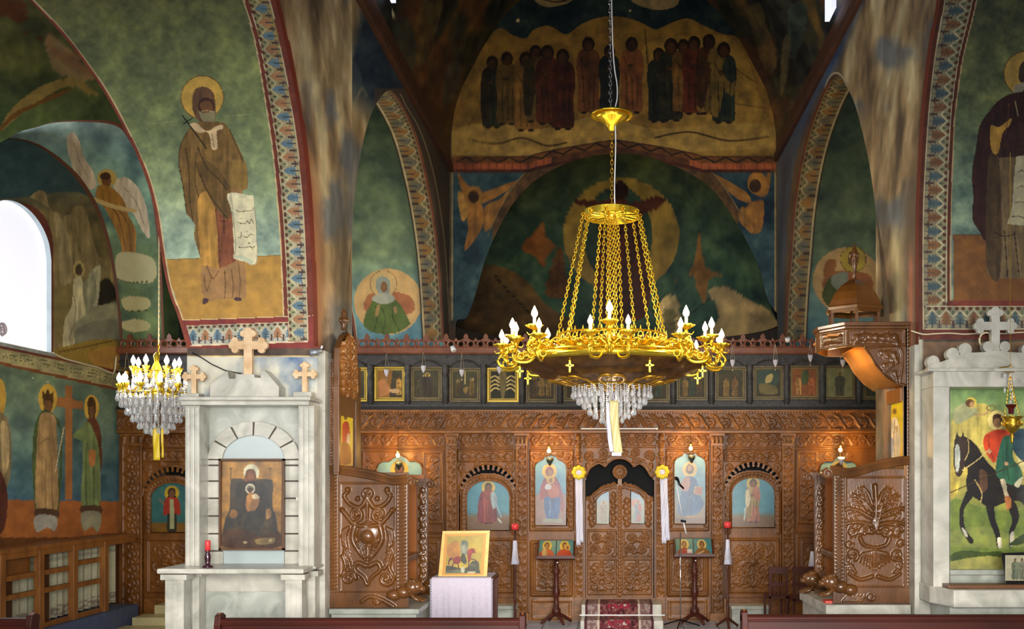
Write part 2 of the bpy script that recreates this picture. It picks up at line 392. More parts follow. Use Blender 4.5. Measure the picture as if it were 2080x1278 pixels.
# ---------------------------------------------------------------- carving: height fields turned into real relief
class Carve:
    def __init__(s, x0, y0, x1, y1, Y, step=2.0, base=0.0):
        s.x0, s.y0, s.x1, s.y1, s.Y = x0, y0, x1, y1, Y
        s.nx = max(3, int((x1-x0)/step)+1); s.ny = max(3, int((y1-y0)/step)+1)
        s.xs = np.linspace(x0, x1, s.nx); s.ys = np.linspace(y0, y1, s.ny); s.H = np.full((s.ny, s.nx), base); s.dx = (x1-x0)/(s.nx-1); s.dy = (y1-y0)/(s.ny-1)
    def dot(s, x, y, r, h):
        i0 = max(0, int((y-r-s.y0)/s.dy)); i1 = min(s.ny, int((y+r-s.y0)/s.dy)+2); j0 = max(0, int((x-r-s.x0)/s.dx)); j1 = min(s.nx, int((x+r-s.x0)/s.dx)+2)
        if i1 <= i0 or j1 <= j0: return s
        d = ((s.xs[None, j0:j1]-x)**2+(s.ys[i0:i1, None]-y)**2)/(r*r); v = h*np.sqrt(np.clip(1-d, 0, 1))
        s.H[i0:i1, j0:j1] = np.maximum(s.H[i0:i1, j0:j1], v); return s
    def stroke(s, pts, r0, r1=None, h=.015):
        r1 = r0 if r1 is None else r1; p = sm(pts, 5) if len(pts) > 2 else pts
        a = np.array(p, float); L = np.concatenate([[0], np.cumsum(np.hypot(*np.diff(a, axis=0).T))]); T = L[-1]
        if T <= 0: return s
        n = max(2, int(T/max(min(r0, r1)*.6, s.dx*.7))); q = np.linspace(0, T, n)
        X = np.interp(q, L, a[:, 0]); Yy = np.interp(q, L, a[:, 1])
        for k in range(n):
            f = k/(n-1); r = r0+(r1-r0)*f; s.dot(X[k], Yy[k], max(r, s.dx*.8), h*(.6+.4*r/max(r0, r1)))
        return s
    def spiral(s, cx, cy, R, a0, d=1, turns=1.4, r=2.2, h=.015):
        pts = [(cx+R*(1-.82*t)*math.cos(a0+d*t*turns*6.283), cy+R*(1-.82*t)*math.sin(a0+d*t*turns*6.283)) for t in np.linspace(0, 1, 14)]
        s.stroke(pts, r, r*.7, h); s.dot(pts[-1][0], pts[-1][1], r*1.7, h*1.2); return s
    def leaf(s, x, y, a, L, w_=3.0, h=.015):
        c, sn = math.cos(a), math.sin(a)
        s.stroke([(x, y), (x+c*L*.5-sn*L*.08, y+sn*L*.5+c*L*.08), (x+c*L, y+sn*L)], w_, w_*.3, h)
        for k, t in enumerate((.3, .55, .8)):
            for sg in (-1, 1):
                b = a+sg*.75; l = L*.38*(1-.4*t); bx, by = x+c*L*t, y+sn*L*t
                s.stroke([(bx, by), (bx+math.cos(b)*l, by+math.sin(b)*l)], w_*.6, w_*.3, h*.85)
        return s
    def frame(s, x0, y0, x1, y1, r=2.5, h=.015):
        for a, b in (((x0, y0), (x1, y0)), ((x1, y0), (x1, y1)), ((x1, y1), (x0, y1)), ((x0, y1), (x0, y0))): s.stroke([a, b], r, r, h)
        return s
    def rinceau(s, x0, x1, yc, A, pitch, r=2.0, h=.014, vert=False):
        n = max(1, int(round((x1-x0)/pitch))); p = (x1-x0)/n
        T = (lambda x, y: (y, x)) if vert else (lambda x, y: (x, y))
        wave = [T(x0+p*n*t, yc+A*.55*math.sin(t*n*math.pi)) for t in np.linspace(0, 1, n*6+1)]
        s.stroke(wave, r, r, h)
        for i in range(n):
            cx = x0+p*(i+.5); sg = -1 if i % 2 else 1; q = T(cx, yc-sg*A*.12)
            s.spiral(q[0], q[1], A*.72, (sg*.9 if not vert else .6*sg), sg*(1 if not vert else -1), 1.2, r*.85, h)
            for k in range(3):
                e = T(cx+p*.3*(k-1), yc+sg*A*.5); a = math.atan2(-sg, (k-1)*.8) if not vert else math.atan2((k-1)*.8, -sg)
                s.leaf(e[0], e[1], a+math.pi, A*.5, r*.9, h*.9)
        return s
    def scrollfill(s, x0, y0, x1, y1, p, r=1.9, h=.013):
        nx = max(1, int(round((x1-x0)/p))); ny = max(1, int(round((y1-y0)/p))); ax = (x1-x0)/nx; ay = (y1-y0)/ny
        for j in range(ny):
            for i in range(nx):
                cx = x0+ax*(i+.5); cy = y0+ay*(j+.5); mir = 1 if i < nx/2 else -1; d = mir*(1 if j % 2 else -1)
                s.spiral(cx, cy, min(ax, ay)*.46, 1.57+(0 if mir > 0 else 3.14)+j, d, 1.25, r, h)
                s.leaf(cx+mir*ax*.2, cy+ay*.35, -1.57+mir*.9, ay*.42, r*1.1, h)
                s.dot(cx-mir*ax*.45, cy+ay*.45, r*1.5, h)
        return s
    def damask(s, x0, y0, x1, y1, r=2.4, h=.016):
        cx = (x0+x1)/2; W = (x1-x0)/2; Ht = y1-y0
        s.dot(cx, y0+Ht*.42, W*.18, h*1.3)
        for k in range(8): a = k*math.pi/4; s.leaf(cx+math.cos(a)*W*.15, y0+Ht*.42+math.sin(a)*W*.15, a, W*.3, r, h)
        for sg in (-1, 1):
            s.spiral(cx+sg*W*.45, y0+Ht*.2, W*.32, math.pi/2, sg, 1.4, r, h); s.spiral(cx+sg*W*.5, y0+Ht*.62, W*.34, -math.pi/2, -sg, 1.4, r, h)
            s.spiral(cx+sg*W*.35, y0+Ht*.84, W*.26, math.pi/2, sg, 1.3, r, h)
            s.stroke([(cx, y0+Ht*.95), (cx+sg*W*.3, y0+Ht*.74), (cx+sg*W*.85, y0+Ht*.6), (cx+sg*W*.8, y0+Ht*.4), (cx+sg*W*.35, y0+Ht*.33), (cx, y0+Ht*.1)], r, r, h)
            for q, a in ((.3, -.6), (.5, .3), (.75, .8), (.9, -.3)): s.leaf(cx+sg*W*.55, y0+Ht*q, (a if sg > 0 else math.pi-a), W*.4, r, h)
        s.leaf(cx, y0+Ht*.14, -1.57, Ht*.11, r*1.2, h); s.leaf(cx, y0+Ht*.74, 1.57, Ht*.2, r*1.2, h)
        return s
    def twist(s, x0, x1, y0, y1, p=9, h=.014):      # small egg-like beads between rails
        cx = (x0+x1)/2; W = abs(x1-x0)/2
        y = y0+p/2
        while y < y1: s.stroke([(cx-W*.7, y+p*.25), (cx+W*.7, y-p*.25)], p*.3, p*.3, h); y += p
        return s
    def build(s, name, m, parent=None, hole=None, smooth=True, label=None):
        PX, PY = np.meshgrid(s.xs, s.ys); Y = s.Y
        G = np.stack([(PX-VX)*Y/F, Y-s.H*(1.35 if Y > 12 else 1), EZ+(VY-PY)*Y/F], -1)[::-1]
        o = grid(name, G, m, parent, None, smooth, hole)
        if label: o['label'] = label
        return o
# ================================================================ SETTING
Y1, YP, YI, Y2, Y3 = 8.44, 9.25, 13.33, 14.45, 14.76     # pier face, pier back, icon screen, aisle east walls, east wall
XL, XR, XA = -2.45, 2.47, -6.7
# floor: pale stone tiles
fm = mat('stone_floor_tiles', '#b4b8c2', .35, noise=.12, nscale=3, col2='#969cab')
nt = fm.node_tree; br = nt.nodes.new('ShaderNodeTexBrick'); br.offset = 0; br.inputs['Scale'].default_value = 2.2
br.inputs['Color1'].default_value = (.42, .45, .52, 1); br.inputs['Color2'].default_value = (.36, .39, .46, 1); br.inputs['Mortar'].default_value = (.12, .13, .17, 1); br.inputs['Mortar Size'].default_value = .02
br.inputs['Brick Width'].default_value = 1; br.inputs['Row Height'].default_value = 1
tcf = nt.nodes.new('ShaderNodeTexCoord'); nt.links.new(tcf.outputs['Object'], br.inputs['Vector']); nt.links.new(br.outputs[0], nt.nodes['Principled BSDF'].inputs['Base Color'])
tag(MB().box((-8, 1.5, -.2), (8, 18, 0)).build('floor', fm), kind='structure')
def struct(o): o['kind'] = 'structure'; return o

# ---- left pier wall with the standing saint
LA = P('-75,-160 -10,-70 60,0 130,75 200,170 250,258 290,345 312,420 325,500 335,560 345,600 360,640 372,680 380,706')
LB = P('500,-160 532,-80 559,0 589,135 612,269 626,404 632,520 636,640 637,706')
INN = [(x, y) for x, y in P('440,-160 470,-80 495,0 518,85 538,200 553,300 563,400 570,500 573,560 576,640 578,706')]
SAINT_L = '''
l #c9c59a50 2 307,252 358,246
l #c9c59a50 1.5 462,236 510,232
p #b48434 330,527 572,518 580,650 372,650
l #7a5a24 1.2 330,528 572,519
e #d2a440 411,198 43,44
r #6a4a1c 411 198 43 44 1.6
s #6c4a34 390,205 396,182 413,176 430,184 437,205 437,240 422,254 402,244 392,225
s #4a2a20 402,212 410,200 424,199 433,206 434,224 414,226 406,232
s #7a4e30 406,214 414,206 428,206 432,216 430,228 414,230
s #8e8664 404,226 416,230 436,226 436,240 428,254 418,252 408,240
l #c8b48a 1.2 410,226 420,225 430,226
s #7c5c2c 400,249 384,262 369,290 363,330 370,373 377,424 380,436 388,444 396,458 394,478 402,508 409,526 412,500 406,440 408,400 430,430 462,446 472,400 470,388 500,384 503,380 498,340 496,326 480,290 462,258 452,249 425,247
s #b88434 404,398 428,390 440,420 446,470 448,540 440,560 430,575 412,560 407,520 402,450
s #8c4a30 438,414 470,430 478,520 478,548 446,545 442,480
s #a07448 412,540 446,545 480,530 496,528 500,600 486,607 450,608 416,610 409,570
s #6a4e26 428,330 455,360 470,390 468,430 462,446 440,425 425,400 412,370 402,330
s #8e6c30 466,332 496,326 503,360 502,382 486,388 470,380
c #3c2a14 2 402,300 420,340 446,366 460,385
c #3c2a14 2 398,330 412,370 432,405 462,444
c #3c2a14 1.6 466,262 482,300 494,330
c #3c2a14 1.8 377,300 384,350 386,410 392,450
c #3c2a14 1.6 398,310 396,370 404,400
c #4a3214 2 400,249 380,268 366,300 364,335 372,380 379,434
c #5a3a18 1.8 438,418 444,480 447,545
c #5a3a18 1.6 456,550 458,580 456,606
c #5a3a18 1.6 470,548 474,580 472,606
c #5a3a18 1.4 484,535 488,570 486,604
c #6a4420 1.6 414,560 420,590 430,560
c #6a3424 1.6 420,540 432,566 444,550
l #3a1c14 2 455,437 455,475
l #3a1c14 2 447,449 464,449
s #d8b890 384,256 398,249 412,262 424,266 440,256 452,254 452,262 440,268 442,300 430,303 427,280 420,268 404,270
l #7a5a34 1.2 430,270 434,298
s #9a7040 470,382 490,384 492,396 484,402 474,396
s #d6d2b8 462,394 506,397 516,405 520,470 523,520 519,537 500,532 474,524 478,505 474,440
p #d6d2b8 470,400 516,404 522,500 520,536 476,522
c #8a8a70 1.4 470,400 474,440 479,500 475,523
c #8a8a70 1.2 516,404 521,470 523,520 518,538
l #6a5840 1.6 479,427 486,430 498,429 504,429 512,427
l #6a5840 1.2 514,422 514,429
e #6a5840 486,422 1.2,1
c #6a5840 1.6 482,450 486,453 498,454 503,449 507,454 511,445 515,454
e #6a5840 490,444 1.3,1.3
c #6a5840 1.6 484,482 489,482 490,472
c #6a5840 1.6 494,480 502,482 509,476 516,478
e #6a5840 502,470 1.4,1
c #6a5840 1.8 485,502 496,503 508,501 512,504 518,500
e #6a5840 506,494 2,1
e #6a5840 514,507 1.6,1
p #b8c4b4 475,521 490,518 516,530 512,539
l #1c1a14 2.6 371,235 419,301
l #1c1a14 2.4 372,252 391,240
s #4a3040 413,606 424,608 420,616 412,618
s #4a3040 478,604 490,606 489,612 476,610
'''
SAINT_L = SAINT_L.replace('411,198 43,44', '411 198 43 44').replace('486,422 1.2,1', '486 422 1.2 1').replace('490,444 1.3,1.3', '490 444 1.3 1.3').replace('502,470 1.4,1', '502 470 1.4 1').replace('506,494 2,1', '506 494 2 1').replace('514,507 1.6,1', '514 507 1.6 1')
def pier_left(px, py, u, v):
    C = vgrad(py, [(-160, '#60643c'), (0, '#6a7042'), (120, '#6e7c50'), (260, '#7a8e60'), (380, '#88a27e'), (450, '#93b0a2'), (520, '#98b8b0')])
    C = mottle(C, px, py, 46, .20, 3); C = mottle(C, px, py, 9, .10, 33)
    C = paint(px, py, C, SAINT_L)
    i = (px < curve_x(LA, py)+7) ; C[i] = hexc('#8a3a2c')
    i = np.abs(px-curve_x(LA, py)-8) < 1.4; C[i] = hexc('#d0b890')
    xi = curve_x(INN, py); xo = curve_x(LB, py)
    b = (px > xi) & (py < 655); C[b] = hexc('#763024')
    C[np.abs(px-xi) < 1.3] = hexc('#c8b088')
    # bottom red bar
    yb = 650-(px-372)*.036
    b = (py > yb) & (px > curve_x(LA, py)+7); C[b] = hexc('#8a3030')
    C[(np.abs(py-yb) < 1.2) & b] = hexc('#d8c8a0')
    # vertical patterned border
    w0 = xi+9; w1 = xo-11
    b = (px > w0) & (px < w1) & (py < 692)
    vv = (w1-px)/(w1-w0); uu = (py+160)/27.4
    M = motif(uu, vv, y=py); C[b] = M[b]
    y0 = yb+12; b = (py > y0) & (py < y0+40) & (px > curve_x(LA, py)+12) & (px < xi+8)
    vv = 1-(py-y0)/40; uu = (px-380)/24.5; M = motif(uu, vv, bg='#aeb2b6'); C[b] = M[b]
    b = (py > y0+40) & (px < w1) & (px > curve_x(LA, py)+8) & (py < y0+42); C[b] = hexc('#d8c8b8')
    return mottle(C, px, py, 14, .12, 5)
ys = np.arange(-160, 707, 1.35)
struct(grid('wall_left_pier', rows_grid(ys, lambda y: curve_x(LA, y), lambda y: curve_x(LB, y), 215, Y1), FRESCO, None, pier_left))
# arch soffit behind its left edge
def ribbon(name, pts, Ya, Yb, colf=None, m=FRESCO, n=10):
    p = sm(pts, 5); t = np.linspace(0, 1, n)
    w0 = np.array([at(x, y, Ya) for x, y in p]); G = np.repeat(w0[:, None, :], n, 1); G[:, :, 1] = Ya+(Yb-Ya)*t[None, :]
    return struct(grid(name, G, m, None, colf or (lambda px, py, u, v: mottle(np.tile(hexc('#5c6a50'), (len(px), 1)), px, py, 30, .2)), True))
ribbon('wall_left_arch_soffit', LA, Y1+.002, YP)
# blue-painted dark band and plaster wall below the saint, then marble facing
def low_band(px, py, u, v):
    C = np.tile(hexc('#5a4a44'), (len(px), 1)); C[py < 709] = hexc('#843430')
    C[py > 722] = hexc('#d8c08a'); C = mottle(C, px, py, 30, .3, 8); i = py > 725
    n = fbm(px, py, 40, 4); B = hexc('#cfd2d6')*(1-n[:, None]*.0)-np.stack([np.clip(n-.45, 0, 1)*1.1, np.clip(n-.45, 0, 1)*.8, np.clip(n-.45, 0, 1)*.25], 1)
    C[i] = B[i]; return C
struct(grid('wall_left_plaster', rows_grid(np.arange(704, 835, 2.5), lambda y: 380+0*y, lambda y: 650+0*y, 100, Y1+.001), FRESCO, None, low_band))
struct(MB().pbox(376, 832, 660, 1420, Y1+.004, .6).pbox(645, 712, 660, 834, Y1-.01, .6).build('wall_left_marble', MARB, bevel=.004))

# ---- soot-streaked inner side of the left pier
def smoke(px, py, u, v, tone=1.0, seed=0, right=False):
    s = fbm(px+(py*.12 if right else -py*.12), py, 20, 11+seed, 130, 5); k = fbm(px, py, 60, 21+seed, 110); f = fbm(px, py, 9, 31+seed, 70, 3)
    base = hexc('#8c7458'); dark = hexc('#453a34'); pale = hexc('#c8b898'); blue = hexc('#566078')
    C = base*(1-0)+np.zeros((len(px), 3)); a = np.clip((s-.5)*4.5, -1, 1)[:, None]
    C = np.where(a > 0, C*(1-a)+pale*a*.9, C*(1+a*.75)+dark*(-a)*.75)
    b = np.clip((k-.52)*5, 0, .8)[:, None]; C = C*(1-b)+blue*b
    C = C*(1+(f-.5)[:, None]*.5)
    return C*tone
def smoke_l(px, py, u, v):
    C = smoke(px, py, u, v)
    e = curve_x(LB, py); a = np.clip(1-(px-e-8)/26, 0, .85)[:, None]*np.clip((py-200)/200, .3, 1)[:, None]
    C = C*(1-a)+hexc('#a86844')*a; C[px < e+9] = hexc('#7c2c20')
    d = (np.clip(1-np.abs(px-700)/26, 0, 1)*np.clip((py-330)/150, 0, 1)*np.clip((680-py)/60, 0, 1))[:, None]
    C = C*(1-d*.65)+hexc('#3c3430')*d*.65
    g = (np.clip(1-np.abs(px-668)/14, 0, 1)*np.clip((py-540)/40, 0, 1))[:, None]; C = C*(1-g*.6)+hexc('#c09a7c')*g*.6
    return C
zs = np.linspace(EZ+(VY-(-160))*Y1/F, 2.0, 240)
def ruled(zs, curve, xw, n=60, Yb=YP, down=1150):
    G = np.zeros((len(zs), n, 3)); t = np.linspace(0, 1, n)
    for i, z in enumerate(zs):
        py = VY-(z-EZ)*F/Y1; px = float(curve_x(curve, min(py, 706))); x0 = (px-VX)*Y1/F
        G[i, :, 0] = x0+(xw-x0)*t; G[i, :, 1] = Y1+(Yb-Y1)*t; G[i, :, 2] = z
    return G
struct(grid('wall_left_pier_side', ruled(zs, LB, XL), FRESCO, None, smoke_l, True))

# ---- nave side walls above the side arches (left and right) and their painted soffits
EL = P('705,700 708,600 714,500 720,400 735,300 755,230 785,185 810,200 845,270 868,360 885,460 895,560 902,690')
ER = P('1796,700 1795,635 1789,535 1779,430 1765,330 1742,230 1722,180 1698,151 1675,180 1650,240 1628,320 1612,420 1604,520 1598,600 1594,690')
def nave_side(side):
    X = XL if side < 0 else XR; E = EL if side < 0 else ER
    w3 = np.array([atX(x, y, X) for x, y in sm(E, 5)]); o = np.argsort(w3[:, 1]); w3 = w3[o]
    us = np.concatenate([np.linspace(YP, 9.7, 14), np.linspace(9.72, 14.2, 130), np.linspace(14.22, Y3, 12)])
    lo = np.interp(us, w3[:, 1], w3[:, 2]); lo[(us < w3[0, 1])] = 2.0; lo[us > w3[-1, 1]] = 2.0
    hi = np.full(len(us), 6.62 if side < 0 else 6.72)
    def cf(px, py, u, v):
        if side < 0:
            C = smoke(px, py, u, v); a = np.clip((px-690-np.clip((160-py)*.25, -40, 40))/22, 0, 1)[:, None]*np.clip((215-py+(px-700)*.9)/70, 0, 1)[:, None]
            bl = mottle(np.tile(hexc('#1f3658'), (len(px), 1)), px, py, 30, .3, 4); C = C*(1-a)+bl*a
            C = paint(px, py, C, 'e #5f6f7a90 705 105 15 20\ns #4a587090 690,130 720,125 735,160 730,200 700,205 688,170\nc #9a947c80 4 690,210 712,150 700,90\nc #8a8a7880 5 722,205 735,180 745,195')
            ed = curve_x(P('755,180 785,181 806,186 822,215 850,265 876,345 895,450 905,560 912,700'), py)
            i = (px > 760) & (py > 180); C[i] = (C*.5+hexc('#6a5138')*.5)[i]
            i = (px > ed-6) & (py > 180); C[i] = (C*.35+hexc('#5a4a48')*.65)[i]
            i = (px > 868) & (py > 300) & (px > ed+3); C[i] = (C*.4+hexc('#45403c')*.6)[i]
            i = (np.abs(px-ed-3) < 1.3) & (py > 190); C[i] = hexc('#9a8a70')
        else:
            C = smoke(px, py, u, v, 1.0, 5, True)
            a = (np.clip((1722-px-(py-100)*.4)/20, 0, 1)*np.clip((330-py)/80, 0, 1))[:, None]; C = C*(1-a)+mottle(np.tile(hexc('#2f4c86'), (len(px), 1)), px, py, 30, .35, 4)*a
            ed = curve_x(P('1722,175 1712,160 1698,148 1670,172 1640,235 1618,310 1603,400 1594,520 1588,690'), py)
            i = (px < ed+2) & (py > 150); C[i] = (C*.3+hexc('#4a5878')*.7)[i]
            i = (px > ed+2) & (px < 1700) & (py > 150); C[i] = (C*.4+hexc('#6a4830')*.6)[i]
            i = np.abs(np.hypot((px-1698)/24, (py-200)/52)-1) < .04; C[i & (py < 200)] = hexc('#a89c88')
        return C
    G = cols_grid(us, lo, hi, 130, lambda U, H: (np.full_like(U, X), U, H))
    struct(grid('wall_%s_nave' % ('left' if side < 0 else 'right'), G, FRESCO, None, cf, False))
    # soffit with its patterned band
    pts = w3; L = np.concatenate([[0], np.cumsum(np.hypot(np.diff(pts[:, 1]), np.diff(pts[:, 2])))]); q = np.linspace(0, L[-1], 420)
    yy = np.interp(q, L, pts[:, 1]); zz = np.interp(q, L, pts[:, 2]); n = 26; T = .32; t = np.linspace(0, 1, n)
    G = np.zeros((len(q), n, 3)); G[:, :, 0] = X+side*T*t[None, :]; G[:, :, 1] = yy[:, None]; G[:, :, 2] = zz[:, None]
    cell = .20
    def cs(px, py, u, v):      # u across (0 nave edge), v along
        M = motif(v*L[-1]/cell, 1-np.clip((u-.10)/.80, 0, 1), a='#6c706c', b='#a07034', bg='#8c7c58')
        fr = v if side < 0 else v
        M[(u < .10)] = hexc('#7a3c26'); M[u > .93] = hexc('#3c3020')
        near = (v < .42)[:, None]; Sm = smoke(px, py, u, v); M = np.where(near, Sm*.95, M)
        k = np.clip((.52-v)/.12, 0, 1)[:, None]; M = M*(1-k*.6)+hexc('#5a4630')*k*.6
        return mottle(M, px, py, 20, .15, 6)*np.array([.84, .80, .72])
    struct(grid('wall_%s_arch_soffit' % ('left' if side < 0 else 'right'), G, FRESCO, None, cs, True))
    # string course below the vault
    s = -side
    zb = 6.50 if side < 0 else 6.66
    m = mat('string_course_paint', '#54301e', .6, noise=.4, nscale=5, col2='#3a241a')
    struct(MB().box((X-.05*s, 5.5, zb), (X+.06*s, Y3, zb+.11)).box((X-.05*s, 5.5, zb+.11), (X+.02*s, Y3, zb+.34)).build('trim_%d' % (1 if side < 0 else 2), m, bevel=.01))
nave_side(-1)
# ---- right pier: wall, side and saint
RB = P('1925,-160 1918,-80 1910,0 1893,101 1879,219 1871,336 1867,427 1866,560 1867,686')
RIN = P('2000,-160 1992,-80 1984,0 1957,114 1944,200 1938,262 1933,400 1931,520 1931,622')
SAINT_R = '''
p #7a4a20 1936,477 2330,482 2330,612 1936,612
l #4a3018 1.4 1936,477 2330,482
e #b08a38 2086 150 47 46
r #5a431c 2086 150 47 46 2
s #3a2c26 2070,140 2080,124 2100,124 2104,150 2100,170 2072,166
s #8a8478 2058,184 2070,170 2096,172 2100,230 2080,245 2066,230
s #3a2220 2075,190 2110,186 2150,206 2176,260 2184,350 2176,460 2160,480 2140,420 2110,380 2090,300
s #6e5a40 2080,330 2140,330 2160,470 2158,566 2080,566
s #3a2220 2060,200 2110,190 2110,340 2020,340 2010,300
s #33181a 2064,188 2031,202 2008,228 1990,255 1982,303 1974,353 1977,400 1975,444 1990,471 2002,487 2012,420 2016,330 2040,290 2064,250 2110,240 2110,190
s #6e5a40 2012,330 2070,320 2110,320 2110,565 2080,566 2031,566 2011,560 2004,540 2008,420
s #4a3826 2008,325 2030,328 2034,470 2030,566 2010,558 2002,500
s #a87a28 2012,256 2030,258 2054,240 2050,256 2036,272 2028,310 2014,306
c #2a1a14 2 2040,470 2044,520 2046,564
c #2a1a14 2 2060,470 2066,520 2070,562
c #2a1a14 2 2020,472 2040,480 2062,476
c #2a1a14 1.6 1990,262 2000,300 2004,350
c #5a2c2c 1.6 2050,210 2046,250 2040,285
p #a8a38a 2064,318 2110,312 2110,462 2046,455 2056,420 2060,360
c #4a4434 1.6 2068,350 2076,346 2084,352 2094,346
c #4a4434 1.6 2066,382 2076,378 2086,384 2096,378
c #4a4434 1.6 2062,412 2074,410 2086,414 2096,410
c #4a4434 1.6 2056,440 2072,440 2086,446 2096,442
l #8a8464 2 2062,205 2068,236
'''
def pier_right(px, py, u, v):
    C = vgrad(py, [(-160, '#4c5236'), (0, '#50583a'), (200, '#5c6a46'), (380, '#628074'), (470, '#6c8a84')])
    C = mottle(C, px, py, 40, .28, 13); C = mottle(C, px, py, 9, .10, 33); C = paint(px, py, C, SAINT_R)
    xo = curve_x(RB, py); xi = curve_x(RIN, py)
    C[px < xi] = hexc('#5c2a1c'); C[np.abs(px-xi) < 1.2] = hexc('#b89c78')
    b = (px > xo+8) & (px < xi-8); M = motif((py+160)/28, (px-xo-8)/(xi-xo-16), bg='#857e68', a='#41596a', b='#7c5032'); C[b] = M[b]
    b = (py > 611) & (px > xi-1); C[b] = hexc('#7a3028')
    b = (py > 622) & (py < 670) & (px > xo+14); M = motif((px-1880)/28, 1-(py-622)/48, bg='#858274', a='#41596a', b='#7c5032'); C[b] = M[b]
    C[(py > 670) & (px > xo+8)] = hexc('#6a2c24')
    return mottle(C, px, py, 14, .14, 5)
struct(grid('wall_right_pier', rows_grid(np.arange(-160, 690, 1.4), lambda y: curve_x(RB, y), lambda y: 2330+0*y, 320, Y1), FRESCO, None, pier_right))
def low_r(px, py, u, v):
    C = np.tile(hexc('#7a5c48'), (len(px), 1)); C[py < 695] = hexc('#48403c'); C = mottle(C, px, py, 34, .3, 9); i = px < 1872; C[i] = hexc('#a8aaa8'); return C
struct(grid('wall_right_plaster', rows_grid(np.arange(684, 800, 3), lambda y: 1866+0*y, lambda y: 2330+0*y, 90, Y1+.001), FRESCO, None, low_r))
struct(MB().pbox(1858, 700, 1868, 1420, Y1-.01, .6).pbox(1866, 790, 2330, 1420, Y1+.004, .6).build('wall_right_marble', MARB, bevel=.004))
def smoke_r(px, py, u, v):
    C = smoke(px, py, u, v, 1.0, 5, True); e = curve_x(RB, py)
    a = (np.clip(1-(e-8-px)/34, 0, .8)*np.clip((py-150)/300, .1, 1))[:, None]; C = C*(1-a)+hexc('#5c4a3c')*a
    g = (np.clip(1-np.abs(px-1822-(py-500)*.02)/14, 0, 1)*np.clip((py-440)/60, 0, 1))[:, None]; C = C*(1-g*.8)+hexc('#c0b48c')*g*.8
    g = (np.clip(1-np.abs(px-1850)/9, 0, 1)*np.clip((py-490)/50, 0, 1))[:, None]; C = C*(1-g*.8)+hexc('#b8644c')*g*.8
    g = (np.clip(1-np.abs(px-1800)/8, 0, 1)*np.clip((py-500)/60, 0, 1))[:, None]; C = C*(1-g*.7)+hexc('#a06a48')*g*.7
    d = (np.clip(1-np.abs(px-1792)/16, 0, 1)*np.clip((py-360)/60, 0, 1)*np.clip((600-py)/80, 0, 1))[:, None]; C = C*(1-d*.6)+hexc('#3c3430')*d*.6
    C[px > e-8] = hexc('#6a2c20'); return C
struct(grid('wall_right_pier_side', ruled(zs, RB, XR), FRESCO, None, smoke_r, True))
nave_side(1)

# ---- nave vault (continues over the viewer) with dark foliage painting
VLp = [(XL, 6.75), (-2.42, 7.1), (-2.33, 7.6), (-2.12, 8.05), (-1.83, 8.57), (-1.48, 9.0), (-1.0, 9.35), (-.45, 9.55), (0, 9.6)]
prof = VLp+[(-x, z) for x, z in VLp[::-1][1:]]; prof = [(x if x < 0 else x*XR/2.45, z) for x, z in prof]
pf = np.array(sm(prof, 14)); Yv = np.linspace(Y3, 5.2, 150)
G = np.zeros((len(Yv), len(pf), 3)); G[:, :, 0] = pf[None, :, 0]; G[:, :, 2] = pf[None, :, 1]; G[:, :, 1] = Yv[:, None]
def vaultc(px, py, u, v):
    C = vgrad(py, [(-300, '#1c2c3c'), (300, '#3c3826')]); 
    s = fbm(px+py*.4*np.sign(1245-px), py, 26, 71, 120, 4); k = fbm(px, py, 60, 77, 110)
    a = np.clip((s-.52)*6, 0, 1)[:, None]; C = C*(1-a)+hexc('#6a5028')*a; b = np.clip((.46-s)*6, 0, 1)[:, None]; C = C*(1-b)+hexc('#14181c')*b
    c = np.clip((k-.56)*6, 0, .7)[:, None]; C = C*(1-c)+hexc('#6a3a24')*c
    C = paint(px, py, C, '''s #4a5c6480 905,150 925,120 935,150 920,200 900,215
s #7a643480 850,20 880,0 900,10 875,90 850,140 838,90
s #2c4a4880 800,60 830,40 845,100 835,160 815,140
s #6a582c80 1520,20 1545,10 1560,60 1580,120 1560,150 1535,90
s #8a744480 1590,90 1606,70 1600,150 1585,200
s #34504c80 1600,20 1640,10 1630,80 1610,120
e #d8d8c0 799 28 3 4''')
    return mottle(C, px, py, 20, .3, 14)
struct(grid('ceiling', G, FRESCO, None, vaultc, True))
# small clerestory window slits in the vault springing
SKY = mat('bright_window_daylight', '#ffffff', .5, emis='#dfe6ff', es=.9)
for i, (X, x0, x1) in enumerate(((XL, 762, 782), (XR, 1690, 1712))):
    s = 1 if X < 0 else -1; ya = abs(X)*F/abs(x0-VX); yb = abs(X)*F/abs(x1-VX); ya, yb = min(ya, yb), max(ya, yb)
    yb = ya+.34
    fr = MB(); 
    pts = [(ya, 7.0), (yb, 7.0), (yb, 7.55), ((ya+yb)/2, 7.8), (ya, 7.55)]
    X1 = -2.36*s if s > 0 else 2.40
    mm = MB(); mm.prismw([(X1, y, z) for y, z in pts], 0, (.05*s, 0, 0)); struct(mm.build('window_%d' % (i+2), SKY))

